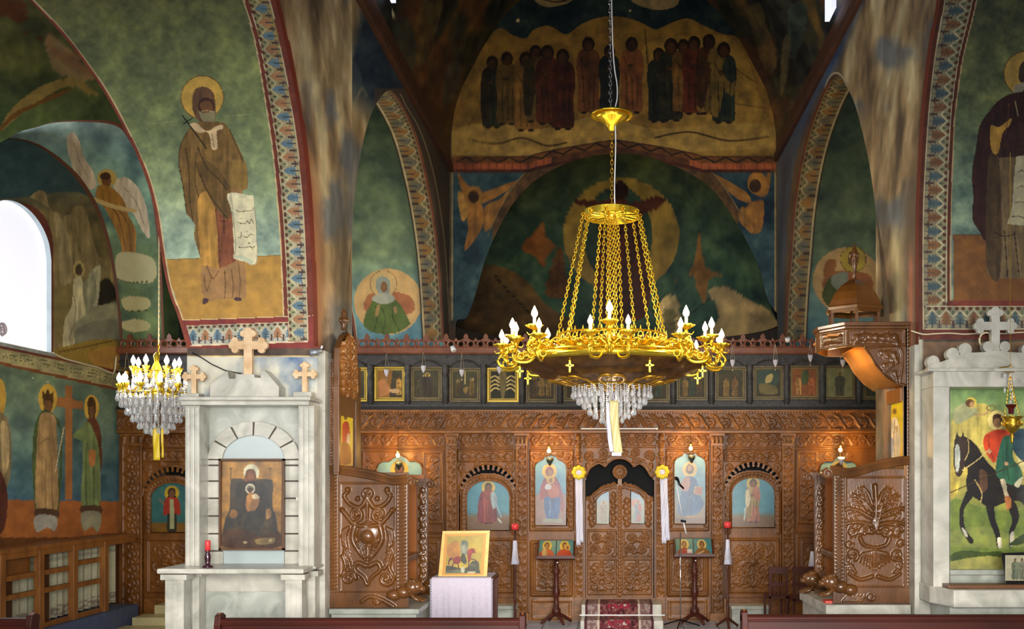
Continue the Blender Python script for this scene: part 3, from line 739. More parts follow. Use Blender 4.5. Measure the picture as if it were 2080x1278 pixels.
# ---- east wall: apostles under the vault, border, winged heads, apse arch
AP = P('924,720 926,655 948,645 965,600 985,530 1010,470 1045,410 1090,365 1150,332 1200,318 1250,312 1300,315 1345,328 1400,352 1450,388 1500,460 1540,540 1560,610 1582,640')
def cols_between(a, b, st): return np.arange(a, b+.1, st)
xsE = np.unique(np.concatenate([cols_between(913, 1580, 1.6), [913, 924, 948, 965, 1560, 1580]]))
zprof = lambda x: np.interp(x, pf[:, 0], pf[:, 1])
APO = '''
s #9a7a34 905,330 925,220 950,150 985,90 1005,62 1022,58 1042,72 1068,78 1082,62 1108,52 1128,58 1150,70 1180,50 1215,36 1262,34 1300,45 1330,60 1345,55 1375,42 1400,38 1430,52 1470,70 1500,78 1540,140 1570,230 1590,330
s #8a6c2c 940,300 980,200 1010,120 1080,100 1150,90 1170,160 1165,260 1080,290
s #a88a3c 1300,110 1420,70 1500,90 1540,190 1560,300 1400,300
s #b49a50 920,265 1000,250 1100,262 1220,235 1330,262 1480,250 1580,260 1580,300 920,316
c #5a4520 4 960,285 1010,292 1060,280 1110,296 1150,290
c #5a4520 4 1330,280 1400,268 1480,286 1560,278
l #6a5424 2 1495,140 1530,165
l #6a5424 2 1490,210 1568,222
l #5a4a20 3 1310,60 1318,150
e #2a2c34 1110 14 3 3
e #d0ccb0 1052 42 3.5 4
e #c8c4a8 1280 22 2.5 2.5
s #a89c80 1085,0 1110,14 1150,8 1165,-4 1165,-20 1085,-20
s #a89c80 1285,4 1330,20 1370,14 1380,-4 1370,-20 1290,-20
c #4a3a20 3 1100,-2 1130,4 1150,0
'''
people = [(1000, 112, 262, '#2c3a30', '#2a2420'), (1030, 104, 255, '#6a5426', '-'), (1068, 104, 268, '#8a6630', '-'), (1088, 90, 250, '#6c5a2c', '#3a3420'), (1112, 90, 255, '#54281e', '-'), (1143, 98, 265, '#4c201a', '-'), (1195, 74, 232, '#6a4028', '-'), (1238, 90, 232, '#1c2630', '-'), (1283, 74, 232, '#845030', '-'), (1338, 96, 250, '#202a2c', '-'), (1363, 76, 248, '#2c3024', '-'), (1388, 78, 232, '#7c5a2a', '-'), (1410, 72, 234, '#62281c', '-'), (1440, 68, 234, '#7a6430', '#4a2c1c'), (1470, 84, 252, '#22363c', '#7a6830')]
for p in people: APO += '\n'+fig(p[0], p[1], p[2], p[3], p[4], '-', '#4a3020', wide=1.15, hr=1.35)
SERAPH = '''
s #9c6c2c 930,352 952,378 975,382 960,398 940,392
s #a07030 975,395 1000,385 1058,364 1040,380 1000,405 975,412
s #9c6c2c 950,408 975,412 985,440 975,470 955,500 942,508 950,470 948,430
s #a87834 985,420 1015,405 1035,385 1012,440 985,470
s #b08a44 930,390 945,398 952,430 940,450 932,420
e #a0742e 962 398 19 19
e #3a2418 962 400 11 13
s #9c6c2c 1565,345 1545,375 1520,382 1540,398 1560,392
s #a07030 1520,395 1500,380 1448,352 1470,380 1500,405 1525,412
s #9c6c2c 1550,408 1525,412 1512,432 1520,470 1545,470 1552,430
s #a87834 1512,420 1498,440 1512,462 1530,470
e #b07c34 1538 372 20 22
e #3a2418 1534 378 12 14
'''
def eastc(px, py, u, v):
    C = mottle(np.tile(hexc('#1c3650'), (len(px), 1)), px, py, 60, .3, 2)
    C = paint(px, py, C, APO)
    # below the border: blue spandrels
    yt = 318-(np.clip(1-np.abs(px-1250)/175, 0, 1)**.75)*34
    b = py > yt; bl = mottle(np.tile(hexc('#214a78'), (len(px), 1)), px, py, 40, .4, 9); C[b] = bl[b]
    S = np.copy(C); S = paint(px, py, S, SERAPH); ap = curve_y(AP, px)
    C[b] = S[b]
    # apse arch moulding
    ring = b & (py > ap-34) & (px > 1000) & (px < 1500); 
    C[ring] = (hexc('#5c4428')*(.7+.6*fbm(px, py, 12, 5))[:, None])[ring]
    sidew = b & (((px > 930) & (px <= 1000)) | ((px >= 1500) & (px < 1570))) & (py > ap-34)
    C[b & (np.abs(py-(ap-34)) < 1.5) & (px > 990) & (px < 1510)] = hexc('#8a8068')
    # ornament border
    d = py-yt
    g = (d > 0) & (d < 14); C[g] = hexc('#7a4a20'); C[g & (np.abs(((px % 22)-11)*.5-(d-7)*np.sign((px % 44)-22)) < 2)] = hexc('#2c2014')
    g = (d >= 14) & (d < 26); cc = (px < 1120) | (px > 1400); C[g & cc] = hexc('#b0583a'); C[g & ~cc] = hexc('#5a3420'); C[g & cc & ((px % 16) < 2)] = hexc('#7a3020')
    C[(d >= 26) & (d < 33)] = hexc('#4c2018'); C[np.abs(d) < 1.2] = hexc('#4a2c18')
    C[(px < 917) | (px > 1577)] = hexc('#544c44'); C[((np.abs(px-919) < 1.3) | (np.abs(px-1575) < 1.3)) & (py > 350) & (py < 650)] = hexc('#909080')
    C[((px < 934) | (px > 1560)) & (py > 652)] = hexc('#3a2c24')
    return mottle(C, px, py, 16, .25, 8)*np.array([.98, .88, .70])      # whole wall tinted browner, with less blue
def eastf(U, H): return ((U-VX)*Y3/F, np.full_like(U, Y3), H)
xw = (xsE-VX)*Y3/F; hiz = zprof(np.clip(xw, XL, XR)); apy = curve_y(AP, xsE); apy[(xsE < 925) | (xsE > 1579)] = 720
loz = EZ+(VY-apy)*Y3/F
struct(grid('wall_east', cols_grid(xsE, loz, hiz, 400, eastf), FRESCO, None, eastc))
# apse: half cylinder and half dome behind the arch
APW = [at(x, y, Y3) for x, y in sm([(926, 660)]+AP[2:-1]+[(1582, 660)], 5)]
cx, cz = (APW[0][0]+APW[-1][0])/2, APW[0][2]
th = np.linspace(0, math.pi/2, 60); rowsA = []
AW = np.array([[p[0], p[2]] for p in APW]); m_ = len(AW)
q = np.linspace(0, m_-1, 260); AX = np.interp(q, range(m_), AW[:, 0]); AZ = np.interp(q, range(m_), AW[:, 1])
G = np.zeros((60, 260, 3))
for i, t in enumerate(th):
    G[i, :, 0] = cx+(AX-cx)*math.cos(t); G[i, :, 2] = cz+(AZ-cz)*math.cos(t); G[i, :, 1] = Y3+1.9*math.sin(t)
APSE = '''
e #8f7a34 1262 478 118 116
e #2c4848 1255 478 70 100
s #4a2420 1262,405 1285,412 1335,398 1352,408 1330,428 1305,440 1318,520 1322,600 1300,650 1225,650 1212,560 1222,470 1218,430 1170,415 1174,405 1220,408
s #54201c 1222,420 1260,410 1268,520 1250,600 1218,610 1214,520
e #2c1a14 1260 388 17 20
s #7a4a24 1085,470 1105,450 1108,480 1130,500 1112,515 1105,545 1085,520 1060,505
s #5c3c20 1120,540 1140,500 1150,560 1160,600 1110,600
s #7a5628 1420,470 1432,540 1470,560 1440,568 1430,620 1405,560 1370,572 1405,545
s #5c4a34 955,560 1010,540 1070,570 1110,620 1170,660 1170,720 940,720
s #9a8c70 1440,590 1480,585 1520,610 1570,640 1580,720 1390,720 1430,680 1462,640
s #b8ac88 1340,625 1345,608 1360,600 1376,608 1380,625 1380,690 1340,690
p #6a6c54 1347,628 1373,628 1373,688 1347,688
l #2c2c28 2 1450,600 1400,640 1360,660
c #2a2420 3 1005,560 1050,610 1100,660
'''
def apsec(px, py, u, v):
    C = mottle(vgrad(py, [(300, '#3c4a30'), (450, '#30504a'), (600, '#2c5454')]), px, py, 60, .25, 40); C = paint(px, py, C, APSE); return mottle(C, px, py, 26, .3, 18)*np.array([1.05, .96, .80])
struct(grid('wall_apse', G, FRESCO, None, apsec, True))
g2 = np.zeros((30, 2, 3)); tt = np.linspace(-math.pi/2, math.pi/2, 30); rx = (APW[-1][0]-APW[0][0])/2+.06
for i, t in enumerate(tt):
    g2[i, :, 0] = cx+rx*math.sin(t); g2[i, :, 1] = Y3+1.9*math.cos(t); g2[i, 0, 2] = 0; g2[i, 1, 2] = cz+.12
struct(grid('wall_apse_lower', g2, mat('dark_plaster', '#3a3028', .8, noise=.3), None, None, True))
tag(MB().box((-6.7, 13.62, .0), (3.9, 13.66, 3.2)).build('sanctuary_curtain', BLACK), 'black cloth hanging behind the openings of the carved icon screen', 'curtain')  # added black sheet stands for the unlit space behind the doors

# ---- aisle east walls with the medallions
def medal(cx, cy, r, head, right=False):
    t = 'e #d8a868 %g %g %g %g\n' % (cx, cy, r, r*.97)
    t += 's #b8683c %g,%g %g,%g %g,%g %g,%g\n' % (cx-r*.62, cy+r*.3, cx-r*.5, cy-r*.25, cx+r*.6, cy-r*.2, cx+r*.68, cy+r*.35)
    return t
MEDL = medal(788, 613, 69, 0)+'''
e #d8b070 779 577 27 27
r #8a5c2c 779 577 27 27 1.2
s #58702c 739,662 742,640 752,620 762,605 780,598 798,605 815,622 830,650 832,660 812,674 788,679 760,676
s #8e9a98 764,577 766,566 778,561 790,568 792,584 788,598 772,598 765,588
s #a8aca0 755,608 766,598 790,596 802,606 796,614 780,618 764,614
e #8a5a34 780 583 7 11
c #38481c 1.8 762,620 766,650 758,674
c #38481c 1.8 800,622 798,645 812,672
c #38481c 1.8 775,625 783,650 776,678
s #a8834a 764,625 772,618 768,640 762,642
s #a8834a 800,622 806,624 806,636 800,634
'''
MEDR = medal(1720, 570, 69, 0)+'''
e #c8aa38 1733 527 26 26
r #7a5c1c 1733 527 26 26 1.4
e #7a5a38 1733 527 11 14
s #58602c 1670,600 1680,570 1700,560 1720,600 1700,625 1680,620
s #8a9488 1688,565 1710,552 1724,560 1715,590 1695,585
s #b06a34 1672,560 1680,530 1700,530 1690,560
'''
def green(px, py, u, v, t, seed, top='#38563c', bot='#5f98a4', yb=(590, 690)):
    C = vgrad(py, [(150, '#44523a'), (260, '#52664a'), (400, '#62795a'), (520, '#728c6c'), (600, '#6e9a9c'), (690, '#5c94b4')])
    C = mottle(C, px, py, 36, .24, seed); C = paint(px, py, C, t); return mottle(C, px, py, 20, .12, 2)
LE2 = P('560,150 620,300 660,420 690,520 706,610 716,660 722,720')
struct(grid('wall_left_aisle_east', rows_grid(np.arange(110, 760, 2.4), lambda y: curve_x(LE2, y), lambda y: 903+0*y, 130, Y2), FRESCO, None,
    lambda px, py, u, v: np.where((px < curve_x(LE2, py)+5)[:, None], hexc('#8a3a2c'), np.where((px < curve_x(LE2, py)+6.5)[:, None], hexc('#cbb890'), green(px, py, u, v, MEDL, 3)))))
struct(grid('wall_right_aisle_east', rows_grid(np.arange(110, 760, 2.4), lambda y: 1589+0*y, lambda y: 2010+0*y, 160, Y2), FRESCO, None,
    lambda px, py, u, v: green(px, py, u, v, MEDR, 23)))
struct(MB().pbox(225, 120, 730, 1300, 15.6, .1).build('wall_left_chapel', mat('dark_green_plaster', '#34442e', .8, noise=.4, nscale=2))) 

# ---- left aisle: outer wall with the window, painted arch soffit, vault
BK = P('-150,330 -100,300 -50,284 0,280 60,290 110,320 160,370 200,440 225,530 240,640 245,722')
FR = P('-150,380 -60,320 0,290 40,268 75,258 110,248 170,244 240,250 270,285 300,345 318,430 328,540 332,640 335,722')
bw = np.array([atX(x, y, XA) for x, y in sm(BK, 6)])
xsA = np.unique(np.concatenate([np.arange(-150, 246, 1.6), [VX+XA*F/10.44, VX+XA*F/11.75, 243, 245]])); Ys = -XA*F/(VX-xsA)
hiA = np.interp(Ys, bw[:, 1], bw[:, 2]); hiA[xsA > 243] = np.interp(Ys[xsA > 243], bw[:, 1], bw[:, 2])
ya, yb, ym = 10.44, 11.75, 11.08; zsl, zsp = 3.42, 4.52
def topwin(Y): return zsp+.52*np.sqrt(np.clip(1-((Y-(ya+yb)/2)/((yb-ya)/2))**2, 0, 1))
ROYAL = '''
p #b0622c -160,1013 245,1019 245,1110 -160,1110
'''+'''
e #d8a838 -2 808 14 40
s #8a7a5a -30,850 6,840 22,880 22,960 8,1010 0,1040 -20,1040
s #5c2c24 -12,950 14,990 10,1070 -14,1080
s #c0a878 2,860 16,870 18,940 6,960
p #b4703a 133,782 147,785 146,1015 132,1015
p #b4703a 113,806 168,815 168,832 113,826
e #e0b43c 97 810 19 30
s #5a3c1e 86,796 92,800 97,790 102,800 109,798 106,830 98,838 90,832
s #8a5c34 90,815 104,815 104,835 97,845 91,835
s #4a6438 92,832 78,845 68,880 66,960 72,1040 80,1040 78,960 84,900 96,870 104,845 114,860 122,880 120,960 112,1040 118,1040 126,960 124,870 112,845
s #b49060 80,850 92,838 104,840 114,855 116,920 116,1036 74,1034 74,920
c #8a6a40 1.6 84,900 98,890 110,900
c #8a6a40 1.6 94,930 92,980 94,1030
c #8a6a40 1.6 106,930 106,980 106,1030
l #d8c8a0 2 130,868 112,960
s #5a4030 74,1034 116,1036 116,1052 74,1050
s #a4a8b0 72,1048 114,1050 112,1078 96,1072 74,1080
e #e0b43c 186 828 15 26
s #5a3c1e 178,814 186,806 194,816 193,848 186,856 180,846
s #7a5236 182,828 191,828 190,846 186,852 182,846
s #6a3a28 176,856 186,850 198,856 206,890 206,960 198,900 186,880
s #74905c 168,870 180,858 196,890 202,930 202,1030 166,1030 168,940
c #465c34 1.6 176,900 174,960 176,1028
c #465c34 1.6 190,900 190,960 190,1028
s #74905c 148,884 168,868 172,895 156,892
s #c07840 182,914 194,918 192,945 182,945
s #5a4030 166,1028 204,1028 204,1044 166,1042
s #94988a 166,1042 204,1042 200,1080 186,1070 170,1078
e #d8dcd0 67 769 2 1.5
e #e0e0d8 97 776 1.5 1.5
'''
RESUR = '''
s #34586a -160,250 245,250 245,520 220,470 180,400 120,390 60,400 -160,400
s #96845c 100,420 60,400 80,410 130,440 170,420 200,520 250,560 250,800 100,800
s #a89870 112,430 140,480 146,560 128,600 118,520
s #8a7c54 146,430 160,420 172,470 166,520 150,480
s #8a7c4c 100,600 130,580 200,560 245,600 245,700 100,690
s #2a2420 192,600 204,572 220,566 236,590 238,622 200,622
s #b8b8a0 180,560 200,540 205,548 198,620 182,620
s #9a9c88 152,640 236,614 244,630 244,680 232,690 150,700
s #84887c 160,665 240,648 244,690 150,716
e #c4ae6c 160 547 12 18
e #5a4c34 160 548 7 12
s #c4c0a0 150,570 165,564 174,600 172,640 150,660 152,700 144,714 128,710 132,650 146,620
s #a0a48c 168,580 190,560 196,600 180,640 172,620
c #8a8464 1.6 150,600 154,640 140,690
s #a08430 104,720 150,700 200,690 245,700 245,800 104,800
c #6a5420 3 120,715 170,705 240,690
s #c08c38 180,715 245,705 245,760 200,750
'''
def outer(px, py, u, v):
    C = mottle(vgrad(py, [(300, '#34586a'), (430, '#7a6e4c'), (700, '#94823e')]), px, py, 40, .3, 31); C = paint(px, py, C, RESUR)
    yb_ = 703+px*.213+.0; yl = 734+px*.222
    b = py > yb_; C[b] = hexc('#a09c74'); C[b] = mottle(C, px, py, 20, .25, 3)[b]
    t = b & (py > yb_+8) & (py < yl-8); g = (np.abs(np.sin(px*.55)+np.sin(py*.9+px*.31)) < .32) & (px % 34 > 6); C[t & g] = hexc('#5c6448')
    C[(np.abs(py-yb_-1) < 3)] = hexc('#7a3428')
    b = py > yl; C[b] = hexc('#8a4c24'); C[(py > yl-1) & (py < yl+1)] = hexc('#c0ac84')
    b = py > yl+7; C[b] = mottle(vgrad(py, [(740, '#6a8670'), (850, '#688a84'), (960, '#4c7c90'), (1020, '#3c6c94')]), px, py, 50, .3, 51)[b]
    D = paint(px, py, C.copy(), ROYAL); C[b] = D[b]
    C[(py > 1092)] = hexc('#6a3c1c')
    w_ = ((np.hypot((px-40)/68, (py-500)/88) < 1) & (py < 500)) | ((px < 109) & (py >= 500) & (py < yb_+2)); w2 = w_ & (py < 722)
    C[w2] = hexc('#7a3a34')
    return mottle(C, px, py, 16, .12, 5)
def of(U, H): return (np.full_like(U, XA), U, H)
n_ = len(xsA)
inw = (Ys >= ya-1e-6) & (Ys <= yb+.02)
struct(grid('wall_left_lower', cols_grid(Ys, np.zeros(n_), np.full(n_, zsl), 240, of), FRESCO, None, outer))
a_ = Ys <= ya+.001; 
if a_.any(): struct(grid('wall_left_west_of_window', cols_grid(Ys[a_], np.full(a_.sum(), zsl), hiA[a_], 60, of), FRESCO, None, outer))
b_ = Ys >= yb-.01
struct(grid('wall_left_east_of_window', cols_grid(Ys[b_], np.full(b_.sum(), zsl), hiA[b_], 110, of), FRESCO, None, outer))
c_ = (Ys >= ya-.03) & (Ys <= yb+.02); Yc_ = np.clip(Ys[c_], ya, yb)
struct(grid('wall_left_over_window', cols_grid(Yc_, topwin(Yc_), hiA[c_], 60, of), FRESCO, None, outer))
# window reveal and bright pane
wy = np.concatenate([[ya, ya], np.linspace(ya, yb, 30), [yb]]); wz = np.concatenate([[zsl, zsp], topwin(np.linspace(ya, yb, 30)), [zsl]])
G = np.zeros((len(wy), 2, 3)); G[:, 0, 0] = XA; G[:, 1, 0] = XA-.45; G[:, :, 1] = wy[:, None]; G[:, :, 2] = wz[:, None]
struct(grid('window_1_reveal', G, mat('pale_blue_plaster', '#d4e4ec', .7, noise=.2, nscale=5), None, None, True))
wp = MB(); wp.prismw([(XA-.06, y, z) for y, z in zip(wy, wz)], 0, (-.03, 0, 0)); struct(wp.build('window_1', mat('white_sky_pane', '#ffffff', .5, emis='#e6e8f8', es=.80)))
struct(MB().box((XA-.5, ya-.02, zsl-.04), (XA+.04, yb+.02, zsl)).build('window_1_sill', MARB2))
# soffit with the flying angel
ANG = '''
s #c8b8a8 136,284 146,268 160,284 170,318 188,346 196,376 180,384 158,360 142,324
s #c8b8a8 230,376 252,360 280,380 298,424 304,482 290,470 268,430 240,410
c #8a7c74 1.4 150,290 162,330 176,356
c #8a7c74 1.4 250,380 276,410 294,460
e #c8a850 217 362 20 18
e #7a4c28 216 366 10 14
e #4a2c18 214 358 11 8
s #a87020 198,380 212,376 232,385 250,405 262,440 276,470 274,520 268,545 276,552 262,548 250,545 246,500 232,460 214,425 196,400
c #6a4414 1.8 220,410 244,450 256,520
c #6a4414 1.8 236,420 262,460 266,530
s #c8a868 188,400 230,415 275,425 272,432 230,424 188,408
s #b8b48c 236,520 262,512 310,525 318,560 300,575 262,572 238,565
s #b8b07c 246,610 262,602 300,606 305,622 284,632 256,630
s #b8b07c 248,655 270,648 300,654 304,668 276,675 250,668
c #3a4024 1.5 238,566 262,574 300,572
c #3a4024 1.5 248,626 262,632 300,630
'''
fw = [atX(x, y, -6.13) for x, y in sm(FR, 6)]; bk = [atX(x, y, XA) for x, y in sm(BK, 6)]
n = 90; m2 = 300
def res(p, m):
    a = np.array(p); L = np.concatenate([[0], np.cumsum(np.linalg.norm(np.diff(a, axis=0), axis=1))]); q = np.linspace(0, L[-1], m); return np.stack([np.interp(q, L, a[:, k]) for k in range(3)], 1)
A, B = res(bk, m2), res(fw, m2); t = np.linspace(0, 1, n)[None, :, None]; G = A[:, None, :]*(1-t)+B[:, None, :]*t
def angc(px, py, u, v):
    C = mottle(vgrad(py, [(240, '#86a4b0'), (300, '#6c98a4'), (430, '#6c9c94'), (520, '#5c7c54'), (720, '#56704a')]), px, py, 34, .35, 61)
    C = paint(px, py, C, ANG); C[u < .06] = hexc('#6a3c28'); C[u > .95] = hexc('#7a4030')
    return C
struct(grid('wall_left_arch_painting', G, FRESCO, None, angc, True))
struct(MB().box((-6.72, 13.5, 0), (-6.13, 13.9, 3.7)).build('wall_left_aisle_corner', mat('brown_plaster', '#5a4630', .7, noise=.3)))
# upper wall above that arch and barrel vault of the aisle
WING = '''
s #a89050 0,262 20,225 60,190 100,168 140,158 165,160 180,175 195,185 200,195 180,190 150,175 120,182 80,205 40,235 0,268
s #8a5c2c 0,258 30,228 70,210 110,190 150,178 120,196 70,218 30,240 -10,275
s #a08868 92,78 110,70 130,95 160,120 195,160 165,158 120,148 100,120
s #a07858 92,78 100,68 108,95 150,110 190,155 150,140 105,110
s #6c3c2c -10,0 40,0 55,20 50,45 30,50 12,35 -10,28
l #5c3424 3 50,35 85,52
l #5c3424 3 50,65 90,82
'''
XF = -6.13; yys = np.linspace(8.9, 13.9, 140)
fy = np.array([p[1] for p in fw]); fz = np.array([p[2] for p in fw]); o_ = np.argsort(fy)
loF = np.interp(yys, fy[o_], fz[o_])
va = lambda px, py, u, v: mottle(paint(px, py, mottle(vgrad(py, [(0, '#586044'), (120, '#626c44'), (240, '#5c7a50')]), px, py, 60, .35, 71), WING), px, py, 20, .15, 3)
struct(grid('wall_left_upper', cols_grid(yys, loF, np.full(140, 6.36), 60, lambda U, H: (np.full_like(U, XF), U, H)), FRESCO, None, va))
t = np.linspace(0, math.pi, 90); G = np.zeros((120, 90, 3)); G[:, :, 0] = -4.4+1.73*-np.cos(t)[None, :]; G[:, :, 2] = 6.35+np.where(t < math.pi/2, 1.25*np.sin(t), .75+.5*np.sin(t))[None, :]; G[:, :, 1] = np.linspace(YP-.7, 14.45, 120)[:, None]
struct(grid('ceiling_left_aisle', G, FRESCO, None, va, True))

struct(MB().box((-8, 17.0, -.2), (8, 17.1, 10)).build('wall_east_outer', mat('dark_plaster', '#3a3028')))  # dark plane added out of view to block sky showing through gaps
# ================================================================ CARVED ICON SCREEN
ico = empty('iconostasis', (0, YI, 0), 'carved brown wooden icon screen with royal doors spanning nave and aisle', 'icon screen')
def tubepx(mb, pts, Y, r, n=6, smooth=3, closed=False):
    p = sm(pts, smooth, closed) if smooth else pts
    if closed: p = p+[p[0]]
    return mb.tube([at(x, y, Y) for x, y in p], r, n)
def arc(cx, cy, rx, ry, a0, a1, n=24): return [(cx+rx*math.cos(R_(a0+(a1-a0)*i/n)), cy-ry*math.sin(R_(a0+(a1-a0)*i/n))) for i in range(n+1)]
# backing behind all the carving, split round the openings
bk = MB()
for x0, x1 in ((242, 292), (408, 932), (1051, 1189), (1329, 1472), (1588, 1905)): bk.pbox(x0, 872, x1, 1264, YI+.03, .05)
for x0, x1, y in ((292, 408, 936), (932, 1051, 943), (1189, 1329, 928), (1472, 1588, 937)): bk.pbox(x0, 872, x1, y-14, YI+.03, .05)
bk.build('backboard', WOOD, ico)
# cornice with leaning leaf carving
c = Carve(238, 836, 1900, 876, YI-.10, 2.0)
x = 250; k = 0
while x < 1890:
    if 380 < x < 715: x += 31; k += 1; continue
    sg = 1 if x < 1258 else -1
    c.stroke([(x-sg*9, 868), (x-sg*2, 858), (x+sg*4, 848), (x+sg*14, 842)], 2.6, 1.6, .028)
    c.spiral(x+sg*2+14*sg, 858, 9, 1.2, sg, 1.2, 1.8, .018); c.leaf(x-sg*12, 862, -1.2*sg if sg > 0 else math.pi+1.2, 13, 2, .016); x += 31; k += 1
for y in (838, 872): c.stroke([(238, y), (1900, y)], 1.6, 1.6, .02)
c.build('carved_cornice', WOOD, ico)
m = MB().pbox(236, 832, 1902, 837, YI-.15, .3).pbox(236, 874, 1902, 880, YI-.12, .2).pbox(238, 838, 1900, 875, YI-.08, .1)
m.build('cornice_board', WOOD2, ico, bevel=.006)
dn = MB(); x = 240
while x < 1900: dn.pbox(x, 836.5, x+3, 840.5, YI-.135, .03); x += 6
dn.build('dentil_row', WOOD2, ico)
def pilaster(x0, x1, cap=True, yb=1262):
    ya = 905
    c = Carve(x0, ya, x1, yb-14, YI-.035, 1.7); w_ = x1-x0; cx = (x0+x1)/2
    c.rinceau(ya+6, 1090, cx, w_*.36, 15, 1.6, .014, True); c.rinceau(1104, yb-24, cx, w_*.36, 15, 1.6, .014, True)
    for xx in (x0+2, x1-2): c.stroke([(xx, ya), (xx, yb-14)], 1.5, 1.5, .012)
    for yy in (1094, 1101): c.stroke([(x0, yy), (x1, yy)], 2, 2, .014)
    p = c.build('pilaster', WOOD, ico)
    s_ = MB().pbox(x0+.2, ya, x1-.2, yb-14, YI-.034, .07).pbox(x0-3, yb-16, x1+3, yb+1, YI-.06, .1)
    s_.build('shaft', WOOD2, p, bevel=.004)
    q = MB()
    q.prism([(x0-4, 880), (x1+4, 880), (x1+4, 884), (x1-1, 900), (x1+1, 903), (x1+1, 906), (x0-1, 906), (x0-1, 903), (x0+1, 900), (x0-4, 884)], YI-.075, .1)
    q.build('capital', WOOD2, p, bevel=.004)
    cc = Carve(x0-1, 885, x1+1, 901, YI-.078, 1.5)
    for i in range(3): cc.leaf(x0+4+i*(w_-8)/2, 900, -1.57, 13, 2.2, .016)
    cc.build('capital_leaves', WOOD, p)
    return p
for x0, x1 in ((247, 288), (906, 928), (1047, 1071), (1445, 1469), (1589, 1613), (1866, 1888)): pilaster(x0, x1)
# frieze under the cornice
for x0, x1 in ((292, 400), (735, 902), (933, 1043), (1075, 1166), (1184, 1332), (1352, 1441), (1474, 1585), (1618, 1800)):
    c = Carve(x0, 879, x1, 911, YI, 1.8); c.rinceau(x0+4, x1-4, 894, 12, 17, 1.6, .015)
    for y in (882, 907): c.stroke([(x0, y), (x1, y)], 1.6, 1.6, .014)
    c.build('carved_frieze', WOOD, ico)
def outline(pts, r=.011, name='icon_frame', par=None, closed=True, m=WOOD2, Y=None):
    mb = MB(); p = [at(x, y, Y or YI-.012) for x, y in (pts+[pts[0]] if closed else pts)]; mb.tube(p, r, 6)
    return mb.build(name, m, par or ico, True)

def inside(poly):
    def f(cx, cy):
        h = np.zeros(len(cx), bool); h[inpoly(cx, cy, poly)] = True; return h
    return f
# -- bays with outer panels and lamps (A left, A right)
def bayA(x0, x1, ix0, ix1, sgn):
    top = [(ix0, 1072), (ix0, 952), (ix0+4, 942), (ix0+14, 936), (ix0+26, 937), (ix0+32, 930), ((ix0+ix1)/2, 923), (ix1-32, 930), (ix1-26, 937), (ix1-14, 936), (ix1-4, 942), (ix1, 952), (ix1, 1072)]
    c = Carve(x0, 912, x1, 1084, YI, 1.9)
    c.frame(x0+3, 916, x1-3, 1080, 1.6, .014)
    pw = 42
    if sgn < 0: q0, q1 = x1-pw, x1-6
    else: q0, q1 = x0+6, x0+pw
    c.frame(q0, 920, q1, 1062, 1.6, .016); c.rinceau(926, 1056, (q0+q1)/2, 12, 17, 1.7, .015, True)
    for sx in (ix0+16, ix1-16): c.spiral(sx, 926, 8, 1, 1, 1.2, 1.6, .014)
    c.scrollfill(min(ix0, ix1)-26, 926, ix0-4, 1060, 17, 1.6, .014)
    c.build('carved_panel', WOOD, ico, inside(top)); outline(top, .012)
    c = Carve(x0, 1086, x1, 1248, YI, 2.0); c.frame(x0+4, 1090, x1-4, 1212, 1.8, .016)
    c.frame(x0+14, 1102, x1-14, 1200, 1.6, .012); c.scrollfill(x0+20, 1106, x1-20, 1196, 26, 1.9, .014); c.build('carved_panel', WOOD, ico)
    xs_ = [p[0] for p in top[1:-1]]; ys_ = [p[1] for p in top[1:-1]]
    cx = (ix0+ix1)/2
    art = fig(cx, 940, 1068, '#7a4a38', '#486a4a', '#e0c050', wide=1.2, hr=1.3) if sgn < 0 else fig(cx, 940, 1068, '#8a6a4a', '#a05a3a', '#d8c070', wide=1.2, hr=1.2)
    icon_panel('icon', ix0-1, 923, ix1+1, 1073, YI+.015, art, ico, stops=[(920, '#a8d0d0'), (1000, '#7aa8b0'), (1040, '#9a7a50')], top=lambda x: np.interp(x, xs_, ys_), label='light blue icon of a haloed saint beside the %s throne' % ('left' if sgn < 0 else 'right'))
bayA(735, 903, 765, 858, -1); bayA(1616, 1800, 1665, 1743, 1)
